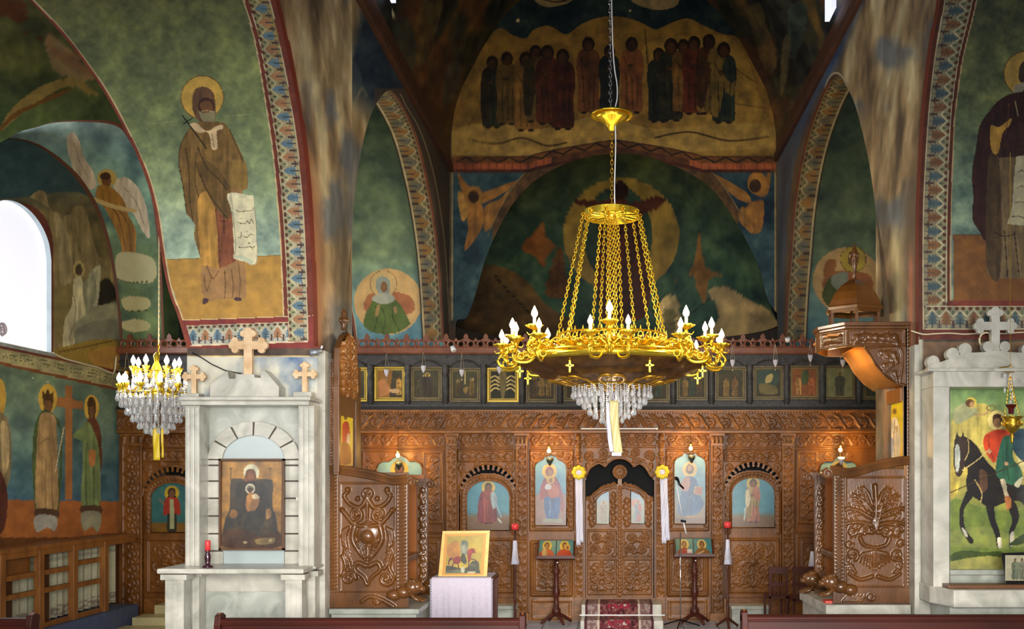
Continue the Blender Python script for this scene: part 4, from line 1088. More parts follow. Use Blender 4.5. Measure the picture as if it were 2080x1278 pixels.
# -- side doors
def sidedoor(cx, top, x0, x1, art, stops, label, ix=None, side=1):
    cy = top+59; ox = 58.5
    op = [(cx-ox, 1216)]+arc(cx, cy, ox, 59, 180, 0, 30)+[(cx+ox, 1216)]
    c = Carve(x0, 912, x1, top+62, YI, 1.8); c.frame(x0+3, 915, x1-3, 936, 1.6, .014); c.rinceau(x0+8, x1-8, 926, 7, 14, 1.5, .014)
    for sx, d in ((x0+12, 1), (x1-12, -1)): c.spiral(sx, 950, 9, 1, d, 1.3, 1.7, .015); c.leaf(sx, 975, -1.57, 18, 2, .014); c.spiral(sx-d*3, 990, 6, 1, d, 1.2, 1.5, .013)
    c.spiral(cx-22, 943, 6, 0, 1, 1.2, 1.4, .012); c.spiral(cx+22, 943, 6, 3, -1, 1.2, 1.4, .012)
    c.build('carved_spandrel', WOOD, ico, inside(op))
    f = MB()
    for i in range(15):
        a = R_(168-i*11.2); ca, sa = math.cos(a), math.sin(a)
        for (rr, w2, l) in ((59, 4.4, 0),):
            p0 = (cx+rr*ca, cy-rr*sa); t_ = (-sa, -ca)
            pts = [(p0[0]-t_[0]*3.4, p0[1]-t_[1]*3.4), (p0[0]+t_[0]*3.4, p0[1]+t_[1]*3.4), (p0[0]+t_[0]*1.6-ca*6, p0[1]+t_[1]*1.6+sa*6), (p0[0]+t_[0]*3-ca*8.5, p0[1]+t_[1]*3+sa*8.5), (p0[0]-ca*11, p0[1]+sa*11), (p0[0]-t_[0]*3-ca*8.5, p0[1]-t_[1]*3+sa*8.5), (p0[0]-t_[0]*1.6-ca*6, p0[1]-t_[1]*1.6+sa*6)]
            f.prism(pts, YI-.004, .02)
    tubepx(f, arc(cx, cy, 60, 60, 180, 0), YI-.008, .011, smooth=0); f.build('arch_fringe', WOOD2, ico)
    dt = cy-42
    dpoly = [(cx-57, 1215)]+arc(cx, cy, 57, 42, 180, 0, 30)+[(cx+57, 1215)]
    iw = 44; it = dt+15
    ip = [(cx-iw, it+102)]+arc(cx, it+34, iw, 34, 180, 0, 24)+[(cx+iw, it+102)]
    c = Carve(cx-57, dt-1, cx+57, 1216, YI+.01, 1.8)
    c.stroke(arc(cx, cy, 51, 36, 180, 0), 1.6, 1.6, .012)
    for i in range(19):
        a = R_(175-i*9.4); c.dot(cx+48*math.cos(a), cy+2-36*math.sin(a)*.97, 2.6, .012)
    for sx in (cx-51, cx+51): c.rinceau(cy+2, 1085, sx, 4, 9, 1.2, .01, True)
    c.frame(cx-50, 1096, cx+50, 1202, 2.2, .018); c.damask(cx-44, 1102, cx+44, 1196, 2.0, .017); c.scrollfill(cx-42, 1104, cx+42, 1194, 24, 1.5, .011)
    hp = inside(dpoly); hi_ = inside(ip)
    d = c.build('side_door', WOOD, ico, lambda a, b: (~hp(a, b)) | hi_(a, b))
    outline(ip, .009, 'icon_frame', d, Y=YI)
    pp = sm(ip[1:-1], 1); xs_ = [p[0] for p in ip[1:-1]]; ys_ = [p[1] for p in ip[1:-1]]
    icon_panel('icon', cx-iw-1, it, cx+iw+1, it+103, YI+.02, art, d, stops=stops, top=lambda x: np.interp(x, xs_, ys_), label=label)
    MB().pbox(cx-56, 1004, cx+56, 1216, YI+.045, .02).build('door_board', WOOD, d)
    return d
G1 = [(975, '#4f9ab0'), (1040, '#5c9eb0'), (1052, '#8a6a48'), (1080, '#7a5838')]
sidedoor(991.5, 944, 929, 1047, 's #8a3844 975,1005 990,996 1004,1012 1008,1058 972,1060\n'+fig(992, 980, 1064, '#a04a44', '-', '#e0c060', wide=1.0, hr=1.5)+'\ns #b4c8cc 998,1000 1008,1005 1010,1025 1002,1034 997,1015\nl #a8c4d0 3 1006,1020 1018,1050\nl #e0dcd8 3 1012,1054 1018,1062', G1, 'round-topped icon of a haloed figure in dark red, turned right')
sidedoor(1530, 938, 1470, 1589, fig(1530, 972, 1062, '#c07a60', '#a8905c', '#e0c060', wide=1.15, hr=1.4)+'\ns #d8cca8 1514,1000 1522,996 1524,1020 1516,1030\nl #c8d0cc 3 1514,1032 1512,1056', G1, 'round-topped icon of a haloed figure in pale red robes, head bowed')
sidedoor(350, 948, 289, 409, fig(349, 990, 1082, '#3a3a24', '-', '#e8c030', wide=.9, hr=1.5)+'\ns #c03a20 335,1015 349,1010 363,1016 366,1046 354,1042 342,1044 332,1046\np #c8c890 345,1014 353,1014 354,1074 345,1074\nl #c08a58 2 324,1014 334,1026', [(980, '#4a8a80'), (1060, '#3f7a78'), (1064, '#9a6c24'), (1095, '#8a5c1c')], 'round-topped icon of a bishop in red over dark robes with white stole')
# -- the two large despotic icons beside the royal doors
def ogee(x0, x1, ys_, ya, yb):
    w_ = x1-x0; cx = (x0+x1)/2+.5
    return [(x0, yb), (x0, ys_), (x0+2, ys_-8), (x0+8, ys_-14), (x0+17, ys_-18), (x0+21, ys_-24), (cx-4, ya+1), (cx, ya), (cx+4, ya+1), (x1-21, ys_-24), (x1-17, ys_-18), (x1-8, ys_-14), (x1-2, ys_-8), (x1, ys_), (x1, yb)]
def bayC(x0, x1, ix0, ix1, sh, ap, bot, art, stops, label):
    op = ogee(ix0, ix1, sh, ap, bot)
    c = Carve(x0, 912, x1, 1096, YI, 1.7); c.frame(x0+3, 915, x1-3, 1076, 1.5, .013)
    for sg, sx in ((1, x0+13), (-1, x1-13)):
        c.spiral(sx, 930, 9, 1.5, sg, 1.4, 1.7, .016); c.spiral(sx+sg*14, 924, 6, 3, -sg, 1.3, 1.5, .014); c.leaf(sx-sg*4, 950, -1.57, 14, 2, .014)
        c.rinceau(958, 1072, x0+8 if sg > 0 else x1-8, 4.2, 10, 1.2, .011, True)
    c.build('carved_spandrel', WOOD, ico, inside(op)); outline(op, .010)
    xs_ = [p[0] for p in op[1:-1]]; ys2 = [p[1] for p in op[1:-1]]
    icon_panel('icon', ix0-1, ap, ix1+1, bot+1, YI+.014, art, ico, stops=stops, top=lambda x: np.interp(x, xs_, ys2), label=label)
    c = Carve(x0, 1096, x1, 1214, YI-.005, 1.8); c.frame(x0+6, 1102, x1-6, 1208, 2.6, .024); c.frame(x0+14, 1110, x1-14, 1200, 1.4, .01); c.damask(x0+16, 1112, x1-16, 1198, 1.9, .018); c.scrollfill(x0+17, 1112, x1-17, 1198, 20, 1.3, .010)
    c.build('carved_panel', WOOD, ico)
    c = Carve(x0, 1214, x1, 1262, YI-.01, 2.5); c.frame(x0+8, 1220, x1-8, 1256, 1.6, .01); c.build('plinth_panel', WOOD2, ico)
VIRG = '''
s #8e3a48 1104,975 1112,966 1126,966 1136,980 1141,1000 1146,1030 1140,1038 1132,1012 1104,1014 1098,1018 1096,1000
s #a8747080 1090,1005 1150,1005 1150,1064 1090,1064
s #a04450 1100,985 1120,972 1138,990 1140,1010 1110,1016 1098,1008
s #2f5f96 1106,1012 1118,1008 1136,1010 1137,1035 1132,1054 1112,1054 1106,1035
c #88a8c8 1.6 1116,1014 1118,1030 1116,1048
c #1f4070 1.6 1124,1012 1126,1030 1128,1050
e #e8b84a 1116 958 15 16
e #8a3a44 1116 958 8 10
e #b07a58 1117 960 4.5 6.5
s #c8684c 1112,992 1126,984 1134,996 1134,1008 1118,1012
e #e8b450 1118 975 8 8
e #8a5c34 1119 976 4 5
s #e0dcd8 1107,988 1112,983 1120,986 1118,994 1108,994
p #a8a890 1104,1054 1140,1054 1144,1062 1102,1062
'''
bayC(1075, 1166, 1086, 1151, 951, 924, 1068, VIRG, [(920, '#7cb0c8'), (1000, '#5c9cb8'), (1010, '#a08878'), (1068, '#94806a')], 'blue icon of the seated Mother of God holding the Child')
CHR = '''
e #e4c070 1401 954 15 16
s #3a6c9a 1390,972 1401,968 1413,972 1420,992 1422,1006 1430,1024 1420,1040 1410,1046 1392,1048 1380,1046 1376,1030 1384,1000
s #b88074 1390,972 1400,970 1402,984 1396,998 1386,996 1380,988
c #1f4a74 1.6 1404,975 1400,1000 1394,1040
c #7aa4bc 1.6 1398,1012 1406,1008 1410,1020
c #1f4a74 1.6 1412,1004 1420,1022 1412,1040
e #6a4028 1401 953 8 10
e #c09068 1401 952 4.5 6.5
e #5a3420 1401 960 4 3.5
p #d0b080 1411,988 1426,989 1424,1006 1409,1004
p #b8705c 1413,989 1427,990 1425,1005 1411,1003
e #b89068 1397 1050 4 3
e #b89068 1407 1050 4 3
p #8a7060 1372,1052 1432,1052 1432,1064 1372,1064
'''
bayC(1352, 1441, 1369, 1434, 943, 922, 1065, CHR, [(920, '#84b8c8'), (1000, '#74a4b4'), (1020, '#8c9490'), (1064, '#9a7c60')], 'pale blue icon of seated bearded Christ with a closed book')
# -- columns beside the royal doors
for x0, x1 in ((1167, 1184), (1333, 1351)):
    c = Carve(x0, 880, x1, 1214, YI-.03, 1.5); cx = (x0+x1)/2
    c.stroke([(cx, 884), (cx, 930)], 3, 3, .02); c.stroke([(cx-7, 898), (cx+7, 898)], 2, 2, .02)
    for y in (888, 906, 922): c.dot(cx, y, 5, .024)
    c.rinceau(936, 1206, cx, 6, 13, 1.5, .014, True); c.stroke([(x0+1, 930), (x0+1, 1214)], 1.4, 1.4, .012); c.stroke([(x1-1, 930), (x1-1, 1214)], 1.4, 1.4, .012)
    p = c.build('carved_column', WOOD, ico); MB().pbox(x0, 880, x1, 1262, YI-.028, .06).build('column_shaft', WOOD2, p)
# -- royal doors
OPT = P('1190,970 1196,955 1204,947 1217,941 1226,946 1230,948 1234,942 1245,934 1258,931 1273,934 1283,942 1287,948 1291,946 1300,942 1312,951 1321,966 1327,970')
op = [(1190, 1216)]+OPT+[(1327, 1216)]
c = Carve(1184, 911, 1333, 975, YI, 1.7)
for sg in (1, -1):
    X = lambda d: 1258+sg*d
    c.spiral(X(60), 926, 10, 1, -sg, 1.4, 1.8, .018); c.spiral(X(34), 920, 9, 2, sg, 1.4, 1.7, .016); c.spiral(X(10), 918, 6, 0, sg, 1.2, 1.5, .014); c.leaf(X(64), 956, -1.57, 14, 2, .014)
    c.leaf(X(48), 936, 0 if sg < 0 else math.pi, 20, 2, .014)
c.build('carved_spandrel', WOOD, ico, inside(op))
f = MB(); tubepx(f, OPT, YI-.01, .014, smooth=2); tubepx(f, [(1188, 968), (1200, 945), (1222, 932), (1258, 925), (1295, 932), (1316, 945), (1329, 968)], YI-.008, .016, smooth=4); f.build('door_arch_molding', WOOD2, ico, True)
DL = [(1190, 1010), (1199, 1007), (1205, 1000), (1211, 996), (1220, 988), (1230, 984), (1240, 983), (1248, 979), (1252, 982), (1255, 984)]
def rdoor(side, ipts, art, label):
    tp = DL if side < 0 else [(2517-x, y) for x, y in DL][::-1]
    xa, xb = (1190, 1255) if side < 0 else (1261, 1327)
    poly = [(xa, 1215)]+tp+[(xb, 1215)]
    c = Carve(xa, 976, xb, 1215, YI+.005, 1.7)
    x0i = min(p[0] for p in ipts); x1i = max(p[0] for p in ipts)
    c.stroke([(x, y+4) for x, y in tp], 2, 2, .014); c.stroke([(x, y+10) for x, y in tp[1:-1]], 1.3, 1.3, .01)
    c.rinceau(1012, 1070, (xa+x0i)/2+1, 5.5, 12, 1.3, .012, True); c.rinceau(1000, 1070, (xb+x1i)/2-1, 4.5, 12, 1.3, .012, True)
    cx = (xa+xb)/2
    c.frame(xa+5, 1078, xb-5, 1130, 1.5, .012); c.scrollfill(xa+8, 1081, xb-8, 1128, 23, 1.7, .015)
    c.frame(xa+5, 1136, xb-5, 1206, 1.5, .012)
    c.damask(xa+8, 1139, xb-8, 1203, 1.7, .016); c.scrollfill(xa+8, 1141, xb-8, 1203, 21, 1.2, .009)
    hp, hi_ = inside(poly), inside(ipts)
    d = c.build('royal_door', WOOD, ico, lambda a, b: (~hp(a, b)) | hi_(a, b))
    outline(ipts, .007, 'icon_frame', d, Y=YI-.002)
    tt_ = [p for p in ipts if p[1] < 1030]; tt_.sort()
    icon_panel('icon', x0i-.5, 997, x1i+.5, 1066, YI+.012, art, d, stops=[(995, '#5f90c0'), (1012, '#84a8b8'), (1030, '#a8a48c'), (1066, '#8a9078')], top=lambda x: np.interp(x, [p[0] for p in tt_], [p[1] for p in tt_]), label=label, step=1.0)
    return d
rdoor(-1, P('1211,1065 1211,1016 1222,1004 1238,997 1238,1065'), 'e #c8a45c 1226 1024 6 6\n'+fig(1226, 1018, 1060, '#a89878', '#988068', '-', wide=1.4), 'small pointed icon of a pale robed figure on the left leaf')
rdoor(1, P('1281,1064 1281,997 1300,1005 1310,1018 1310,1064'), 'e #c87a60 1290 1022 8 8\n'+fig(1296, 1016, 1060, '#b04a44', '#5a7888', '#c89868', wide=1.2), 'small pointed icon of a red robed figure on the right leaf')
p = MB().pbox(1253, 984, 1264, 1215, YI-.03, .05); po = p.build('center_post', WOOD2, ico, bevel=.004)
c = Carve(1253, 984, 1264, 1215, YI-.031, 1.2); c.rinceau(988, 1212, 1258.5, 3.5, 7, 1.0, .008, True); c.build('post_carving', WOOD, po)
c = MB(); 
ctr = at(1259, 959, YI-.03); c.add(*(lambda n, r: ([(ctr[0]+r*math.cos(2*math.pi*i/n), ctr[1]+dy, ctr[2]+r*math.sin(2*math.pi*i/n)) for dy in (0, .03) for i in range(n)], [tuple(range(n)), tuple(range(2*n-1, n-1, -1))]+[(i, i+n, (i+1) % n+n, (i+1) % n) for i in range(n)]))(28, .097))
c.pbox(1255, 970, 1263, 986, YI-.028, .03)
ro = c.build('rosette', WOOD2, ico)
c = Carve(1244, 944, 1274, 974, YI-.034, .9)
for k in range(12): a = k*math.pi/6; c.stroke([(1259+3*math.cos(a), 959+3*math.sin(a)), (1259+12*math.cos(a), 959+12*math.sin(a))], 1.6, 2.2, .012)
c.stroke(arc(1259, 959, 13.2, 13.2, 0, 360, 30), 1.2, 1.2, .012)
c.build('rosette_petals', WOOD, ro, lambda a, b: np.hypot(a-1259, b-959) > 14.3)
MB().pbox(1185, 1215, 1332, 1262, YI+.0, .06).build('threshold', WOOD2, ico)
# plinth strips of the remaining bays
for x0, x1 in ((292, 408), (735, 906), (930, 1046), (1470, 1588), (1614, 1866)):
    MB().pbox(x0, 1215, x1, 1262, YI-.01, .05).build('plinth_board', WOOD2, ico, bevel=.004)

# ================================================================ OLD DARK GALLERY OF SMALL ICONS
gal = empty('icon_gallery', (0, YI-.02, 2.85), 'dark old wooden beam of small feast icons above the carved screen', 'icon gallery')
YG = YI+.02
MB().pbox(236, 712, 1902, 832, YG+.02, .06).pbox(236, 822, 1902, 830, YG-.05, .1).build('board', OLDWOOD, gal)
MB().pbox(236, 826, 1902, 832.5, YG-.10, .3).build('dark_ledge', mat('soot_black_wood', '#141210', .7), gal)  # near-black strip along the foot of the icon row
MB().pbox(236, 706, 1902, 717, YG-.08, .12).pbox(236, 715, 1902, 719, YG-.05, .1).build('rail', CREST, gal, bevel=.004)
cr = MB(); Yc = YG-.05
xx = 262
while xx < 1890:
    if True:
        for q in (-9, 11):
            x = xx+q; cr.torus(at(x, 699, Yc), .046, .017, 'y', 14, 5)
            cr.prism([(x-11.5, 707), (x-8, 696), (x-5, 706)], Yc-.01, .022); cr.prism([(x+5, 706), (x+8, 696), (x+11.5, 707)], Yc-.01, .022)
        cr.prism([(xx-8, 694), (xx-7, 689), (xx-3, 687), (xx-4, 683), (xx+1, 677), (xx+6, 683), (xx+5, 687), (xx+9, 689), (xx+10, 694)], Yc-.01, .022)
        cr.prism([(xx+15, 694), (xx+21, 686), (xx+27, 694)], Yc-.01, .022)
    xx += 40.2
cr.build('fretwork_crest', CREST, gal)
centres = [257, 333, 715, 792, 866, 944.5, 1021.5, 1100, 1176, 1253, 1329, 1406, 1484, 1561, 1634, 1706, 1783, 1858]
OG = [(740, '#4a4a34'), (815, '#3c3224')]
def small_icon(cx, i):
    x0, x1, y0, y1 = cx-28, cx+28, 750, 812
    wv = [0, 0, 0, -1, -1, 1, 1, 2, 0, 0, 2, -2, -2, -3, -4, -4, -3, -2][i]; y0 += wv; y1 += wv
    A = []
    fr = '#b89a34' if i in (2, 3, 6) else '#7a6c44'
    if i == 3: A = ['p #94601c %g,%g %g,%g %g,%g %g,%g' % (x0, y0, cx+6, y0, cx-2, y1, x0, y1), 's #b87038 %g,775 %g,772 %g,795 %g,806 %g,802' % (x0+4, x0+18, x0+28, x0+12, x0+4), fig(x1-10, 764, 804, '#b8842c'), 's #c09468 %g,792 %g,790 %g,797 %g,798' % (cx-2, cx+14, cx+20, cx+4)]
    elif i == 4: A = [fig(cx+2, 758, 808, '#3c302c', '-', '#b8a43c', wide=1.5), fig(cx-16, 770, 806, '#4a4a34')]
    elif i == 5: A = [fig(cx-14, 772, 806, '#5a4a24', '-', '#9a8450'), fig(cx+14, 768, 806, '#6c5424', '-', '#b09a60'), 'l #a89a60 1.5 %g,752 %g,780' % (cx, cx), 's #8a6a30 %g,790 %g,786 %g,800' % (cx-4, cx+6, cx+2)]
    elif i == 6: A = ['p #2c2c20 %g,%g %g,%g %g,%g %g,%g' % (x0, y0, x1, y0, x1, y1, x0, y1)]+['c #d8b868 2.6 %g,%g %g,%g %g,%g' % (cx-8, 770+k*7, cx-16, 764+k*8, cx-25, 768+k*9) for k in range(4)]+['c #d8b868 2.6 %g,%g %g,%g %g,%g' % (cx+8, 770+k*7, cx+16, 764+k*8, cx+25, 768+k*9) for k in range(4)]+['s #6a5c34 %g,758 %g,758 %g,806 %g,806' % (cx-7, cx+7, cx+3, cx-3)]
    elif i == 13: A = ['s #3c5048 %g,755 %g,755 %g,785 %g,785' % (x0+8, x1-8, x1-14, x0+10), 's #b8a058 %g,764 %g,760 %g,775 %g,778' % (cx-4, cx+8, cx+6, cx-6), 's #6a6038 %g,780 %g,785 %g,800 %g,800' % (cx-18, cx+14, cx+18, cx-14)]
    elif i == 14: A = ['p #8a4a20 %g,%g %g,%g %g,%g %g,%g' % (x0, y0, x1, y0, x1, y1, x0, y1), fig(cx-12, 762, 804, '#b47c40'), fig(cx+14, 762, 804, '#b45c28', '-', '-'), 's #4a5834 %g,756 %g,754 %g,778 %g,780' % (cx-6, cx+8, cx+6, cx-4)]
    elif i == 15: A = ['p #7c7c50 %g,%g %g,%g %g,%g %g,%g' % (x0, y0, x1, y0, x1, y1, x0, y1), fig(cx, 756, 806, '#4c4c3c', '-', '#8a844c', wide=1.6)]
    else:
        rr = random.Random(i); cols = ['#7a5a34', '#5c4630', '#6a3424', '#3c4c40', '#8a6a34']
        A = [fig(cx+dx, 762+rr.random()*8, 806, rr.choice(cols), '-', '#8a7440' if rr.random() < .5 else '-', wide=1.1) for dx in ((-14, 0, 14) if i % 2 else (-9, 9))]
    A.append('l %s 2.2 %g,%g %g,%g %g,%g %g,%g %g,%g' % (fr, x0+2, y0+2, x1-2, y0+2, x1-2, y1-2, x0+2, y1-2, x0+2, y0+2))
    o = icon_panel('icon', x0, y0, x1, y1, YG-.005, '\n'.join(A), gal, stops=OG, step=1.3, m=FRESCO)
    fr_ = MB(); 
    for a, b in (((x0-4, y0-4), (x1+4, y0)), ((x0-4, y1), (x1+4, y1+4)), ((x0-4, y0), (x0, y1)), ((x1, y0), (x1+4, y1))): fr_.pbox(a[0], a[1], b[0], b[1], YG-.03, .04)
    fr_.build('icon_frame', mat('worn_gilt_frame', '#6c5a34', .5, noise=.4, nscale=20, col2='#4a3c24') if i not in (2, 3, 6) else mat('gilt_frame', '#b89a3c', .35, metal=.5), o, bevel=.003)
for i, cx in enumerate(centres): small_icon(cx, i)
for i in range(len(centres)-1):
    if centres[i+1]-centres[i] > 100: continue
    x = (centres[i]+centres[i+1])/2
    c = MB(); c.lathe([(.03, 0), (.03, .03), (.048, .05), (.048, .38), (.036, .42), (.05, .47), (.05, .55)], (at(x, 824, YG)[0], YG-.02, at(x, 824, YG)[2]), 10)
    c.build('colonnette', OLDWOOD, gal, True)
for i, cx in enumerate(centres):
    c = MB(); tubepx(c, arc(cx, 758, 33, 26, 165, 15, 12), YG-.01, .012, smooth=0); c.build('arch_molding', OLDWOOD, gal)
# ================================================================ MARBLE SHRINES
def box3(mb, x0, x1, y0, y1, Y, d): return mb.pbox(x0, y0, x1, y1, Y, d)
def fluted(par, x0, x1, y0, y1, Y, d, name='column'):
    m = MB(); w_ = x1-x0; m.pbox(x0, y0, x1, y1, Y+.008, d)
    for k in range(3):
        a = x0+w_*(.06+k*.32); m.pbox(a, y0+3, a+w_*.24, y1-4, Y-.004, .015)
    m.pbox(x0-3, y1-5, x1+3, y1, Y-.015, d)
    return m.build(name, MARB, par, bevel=.004)
def cross(cx, cy, top, bot, arm, w_, Y, name, par, m, d=.05, lab=None):
    mb = MB(); h = w_/2
    mb.prism([(cx-h, top+w_), (cx+h, top+w_), (cx+h, bot), (cx-h, bot)], Y, d)
    mb.prism([(cx-arm+w_, cy-h), (cx+arm-w_, cy-h), (cx+arm-w_, cy+h), (cx-arm+w_, cy+h)], Y+.001, d-.002)
    def lobe(x, y, r, k): mb.prism(arc(x, y, r, r, 0, 342, 19), Y+.0012*k, d-.0024*k)
    r = w_*.55
    for (x, y, dx, dy) in ((cx, top+w_*.9, 0, -1), (cx-arm+w_*.9, cy, -1, 0), (cx+arm-w_*.9, cy, 1, 0)):
        lobe(x+dx*r*.5, y+dy*r*.5, r*.9, 1); lobe(x-dy*r, y-dx*r, r*.75, 2); lobe(x+dy*r, y+dx*r, r*.75, 3); lobe(x, y, r, 4)
    o = mb.build(name, m, par, bevel=.004)
    if lab: o['label'] = lab
    return o
sh = empty('marble_shrine', (at(500, 1160, 8.3)[0], 8.3, 0), 'grey white marble icon shrine with arch and three tan crosses on the left pier', 'shrine')
MB().pbox(403, 822, 612, 1160, 8.415, .02).build('back_panel', MARB2, sh)
ar = MB(); cx_, cy_ = 515, 934
def vs(a0, a1): return arc(cx_, cy_, 93, 78, a0, a1, 6)+arc(cx_-1, cy_, 63, 49, a1, a0, 6)
for k in range(6):
    a0, a1 = 180-k*30, 150-k*30; ar.prism(vs(a0-1.3, a1+1.3), 8.385, .03)
for y0, y1 in ((935, 944), (947, 976), (979, 1011), (1014, 1047), (1050, 1083), (1086, 1118), (1121, 1152)):
    ar.pbox(422, y0, 452, y1, 8.385, .03); ar.pbox(578, y0, 608, y1, 8.385, .03)
ar.build('arch_stones', MARB, sh, bevel=.003)
jb = MB(); jb.prism([(424, 1152)]+arc(cx_, cy_, 91, 76, 180, 0, 24)+[(606, 1152), (578, 1152)]+arc(cx_-1, cy_, 63, 49, 0, 180, 24)+[(452, 1152)], 8.40, .012)
jb.build('joint_backing', mat('dark_joint_mortar', '#4c443a', .8), sh)
ip_ = MB(); ip_.prism([(452, 1152)]+arc(514, 934, 63, 49, 180, 0, 24)+[(577, 1152)], 8.408, .006); ip_.build('niche_panel', mat('pale_blue_marble', '#a6b2b2', .25, noise=.15, nscale=3), sh)
fluted(sh, 376, 405, 824, 1156, 8.20, .22); fluted(sh, 606, 638, 824, 1156, 8.20, .22)
m = MB().pbox(363, 806, 630, 813, 8.08, .36).pbox(367, 815, 627, 823, 8.12, .32).pbox(365, 812, 628, 816, 8.13, .31); m.build('cornice', MARB, sh, bevel=.005)
ld = MB().pbox(318, 1156, 616, 1166, 7.93, .51); ld.build('ledge', MARB, sh, bevel=.008)
def leg(x0, x1, Y, d, cap=True):
    m = MB(); zt = EZ+(VY-1167)*8/F; a, b = at(x0, 0, Y)[0], at(x1, 0, Y)[0]; w_ = b-a
    m.box((a, Y, 0), (b, Y+d, zt-.03))
    for k in range(3): m.box((a+w_*(.06+k*.32), Y-.006, .1), (a+w_*(.30+k*.32), Y, zt-.08))
    m.box((a-.03, Y-.02, zt-.045), (b+.03, Y+d+.01, zt)); return m.build('leg', MARB, sh, bevel=.004)
leg(335, 373, 8.0, .13); leg(579, 613, 8.0, .13); leg(379, 404, 8.26, .13); leg(613, 640, 8.28, .12)
lp = MB().box((at(405, 0, 8.42)[0], 8.42, 0), (at(612, 0, 8.42)[0], 8.43, .98)); lp.build('lower_panel', MARB2, sh)
m = MB(); m.prism(P('426,808 426,781 462,753 465,769 477,769 480,760 516,760 517,767 529,767 529,753 537,752 566,785 566,808'), 8.2, .16); m.build('stepped_crest', MARB, sh, bevel=.004)
MB().pbox(366, 799, 403, 807, 8.2, .12).pbox(595, 796, 632, 807, 8.2, .12).build('cross_bases', MARB, sh, bevel=.004)
cross(503, 701, 662, 761, 42, 17, 8.2, 'large_cross', sh, TAN); cross(393, 765, 740, 800, 26, 10, 8.22, 'small_cross', sh, TAN); cross(618, 760, 733, 797, 26, 10, 8.22, 'small_cross', sh, TAN)
br_ = MB()
for y in (920, 1018): br_.pbox(403, y-4, 411, y+3, 8.3, .08); 
br_.pbox(601, 1010, 607, 1018, 8.3, .08); br_.build('shelf_bracket', MARB, sh)
OLDI = '''
p #60401c 440,930 580,930 580,1120 440,1120
p #b07c34 449,938 571,938 571,1114 449,1114
p #9a6c2c 449,1040 571,1040 571,1114 449,1114
s #3e3428 467,978 480,972 500,974 515,974 545,974 553,980 553,1030 560,1050 566,1100 560,1112 460,1112 456,1060 466,1030
e #dcd4b0 509 960 16 17
s #6a3c20 497,962 502,954 512,953 518,962 518,980 496,980
e #7c4a2c 508 966 7 9
s #2c2620 480,985 500,978 520,978 540,990 545,1040 520,1080 490,1080 478,1040
e #d8d0b0 507 993 10 10
r #6a5030 507 993 6 6 2
e #4a3220 507 995 5 6
s #a06c38 502,1004 515,1002 526,1010 522,1030 508,1044 498,1030
s #e0c8a0 511,1006 520,1004 526,1012 514,1014
s #a87840 540,1036 548,1034 550,1050 540,1054
s #8a5c2c 470,1036 482,1040 478,1052 466,1050
s #3a3428 495,1044 520,1040 530,1070 505,1090 490,1070
l #6a4c20 2 467,950 467,975
l #6a4c20 2 547,950 547,975
e #6a4c20 467 952 4 2
e #6a4c20 547 952 4 2
s #4a2c18 455,1080 500,1076 530,1090 565,1080 566,1112 455,1112
s #8a7040 520,1096 555,1092 555,1104 524,1106
e #b0986c 498 1102 4 3
e #c0a870 549 1098 4 3
'''
oi = icon_panel('icon', 445, 933, 576, 1117, 8.33, OLDI, None, base='#8a6026', step=1.2, am=.3, thick=.02, tilt=.02)
tag(oi, 'old darkened brown icon of enthroned Mother and Child in the marble arch', 'icon')
im = MB()
for a in ((444, 932, 577, 936), (444, 1114, 577, 1118), (444, 932, 448, 1118), (573, 932, 577, 1118)): im.pbox(*a, 8.318, .03)
im.build('frame_edge', mat('dark_brown_frame', '#54341a', .5), None).parent = oi
for o in COL.objects:
    if o.name.startswith('frame_edge'): o.matrix_parent_inverse = oi.matrix_world.inverted()
cd = empty('votive_candle', (at(422, 0, 8.05)[0], 8.05, at(0, 1155.5, 7.93)[2]), 'red candle on dark purple glass holder on the left marble ledge', 'candle')
c0 = Vector(cd.matrix_world.translation)
MB().lathe([(0.001, 0), (.042, 0), (.042, .01), (.018, .02), (.022, .05), (.026, .08), (.02, .11), (.016, .125), (.026, .135), (.001, .137)], c0, 20).build('holder', PURP, cd, True)
MB().lathe([(.001, .137), (.022, .137), (.022, .215), (.018, .22), (.001, .22)], c0, 18).build('candle', REDW, cd, True)

rs = empty('marble_shrine', (at(2025, 0, 8.3)[0], 8.3, 0), 'white marble shrine with scalloped crest and white cross on right pier', 'shrine')
MB().pbox(1896, 786, 1929, 1196, 8.1, .33).build('side_pilaster', MARB, rs, bevel=.005); MB().pbox(2120, 786, 2154, 1196, 8.1, .33).build('side_pilaster', MARB, rs, bevel=.005)
MB().pbox(1896, 753, 2154, 786, 8.1, .33).build('lintel', MARB, rs, bevel=.005)
m = MB(); m.pbox(1886, 748, 2164, 754, 8.06, .37)
base = P('1884,749 1888,742 1898,736 1912,735 1930,728 1945,722 1962,715 1978,716 2000,715 2012,712 2025,712'); base = base+[(4050-x, y) for x, y in base[::-1][1:]]
m.prism(base, 8.14, .08)
for x, y, r in ((1896, 735, 13), (1936, 719, 13), (1961, 710, 13.5), (2008, 704, 11)):
    for xx in (x, 4050-x): m.prism(arc(xx, y, r, r, 0, 345, 23), 8.141, .078)
m.build('scalloped_crest', MARB, rs, bevel=.004)
cross(2023, 662, 620, 716, 46, 17, 8.16, 'cross', rs, MARB)
m = MB(); m.pbox(1930, 1158, 2122, 1168, 8.3, .14).pbox(1930, 1168, 2122, 1190, 8.36, .08).build('inner_sill', MARB2, rs, bevel=.004)
m = MB(); a = [at(1900, 1208, 8.35), at(1943, 1199, 7.85), at(2140, 1199, 7.85), at(2190, 1208, 8.4)]
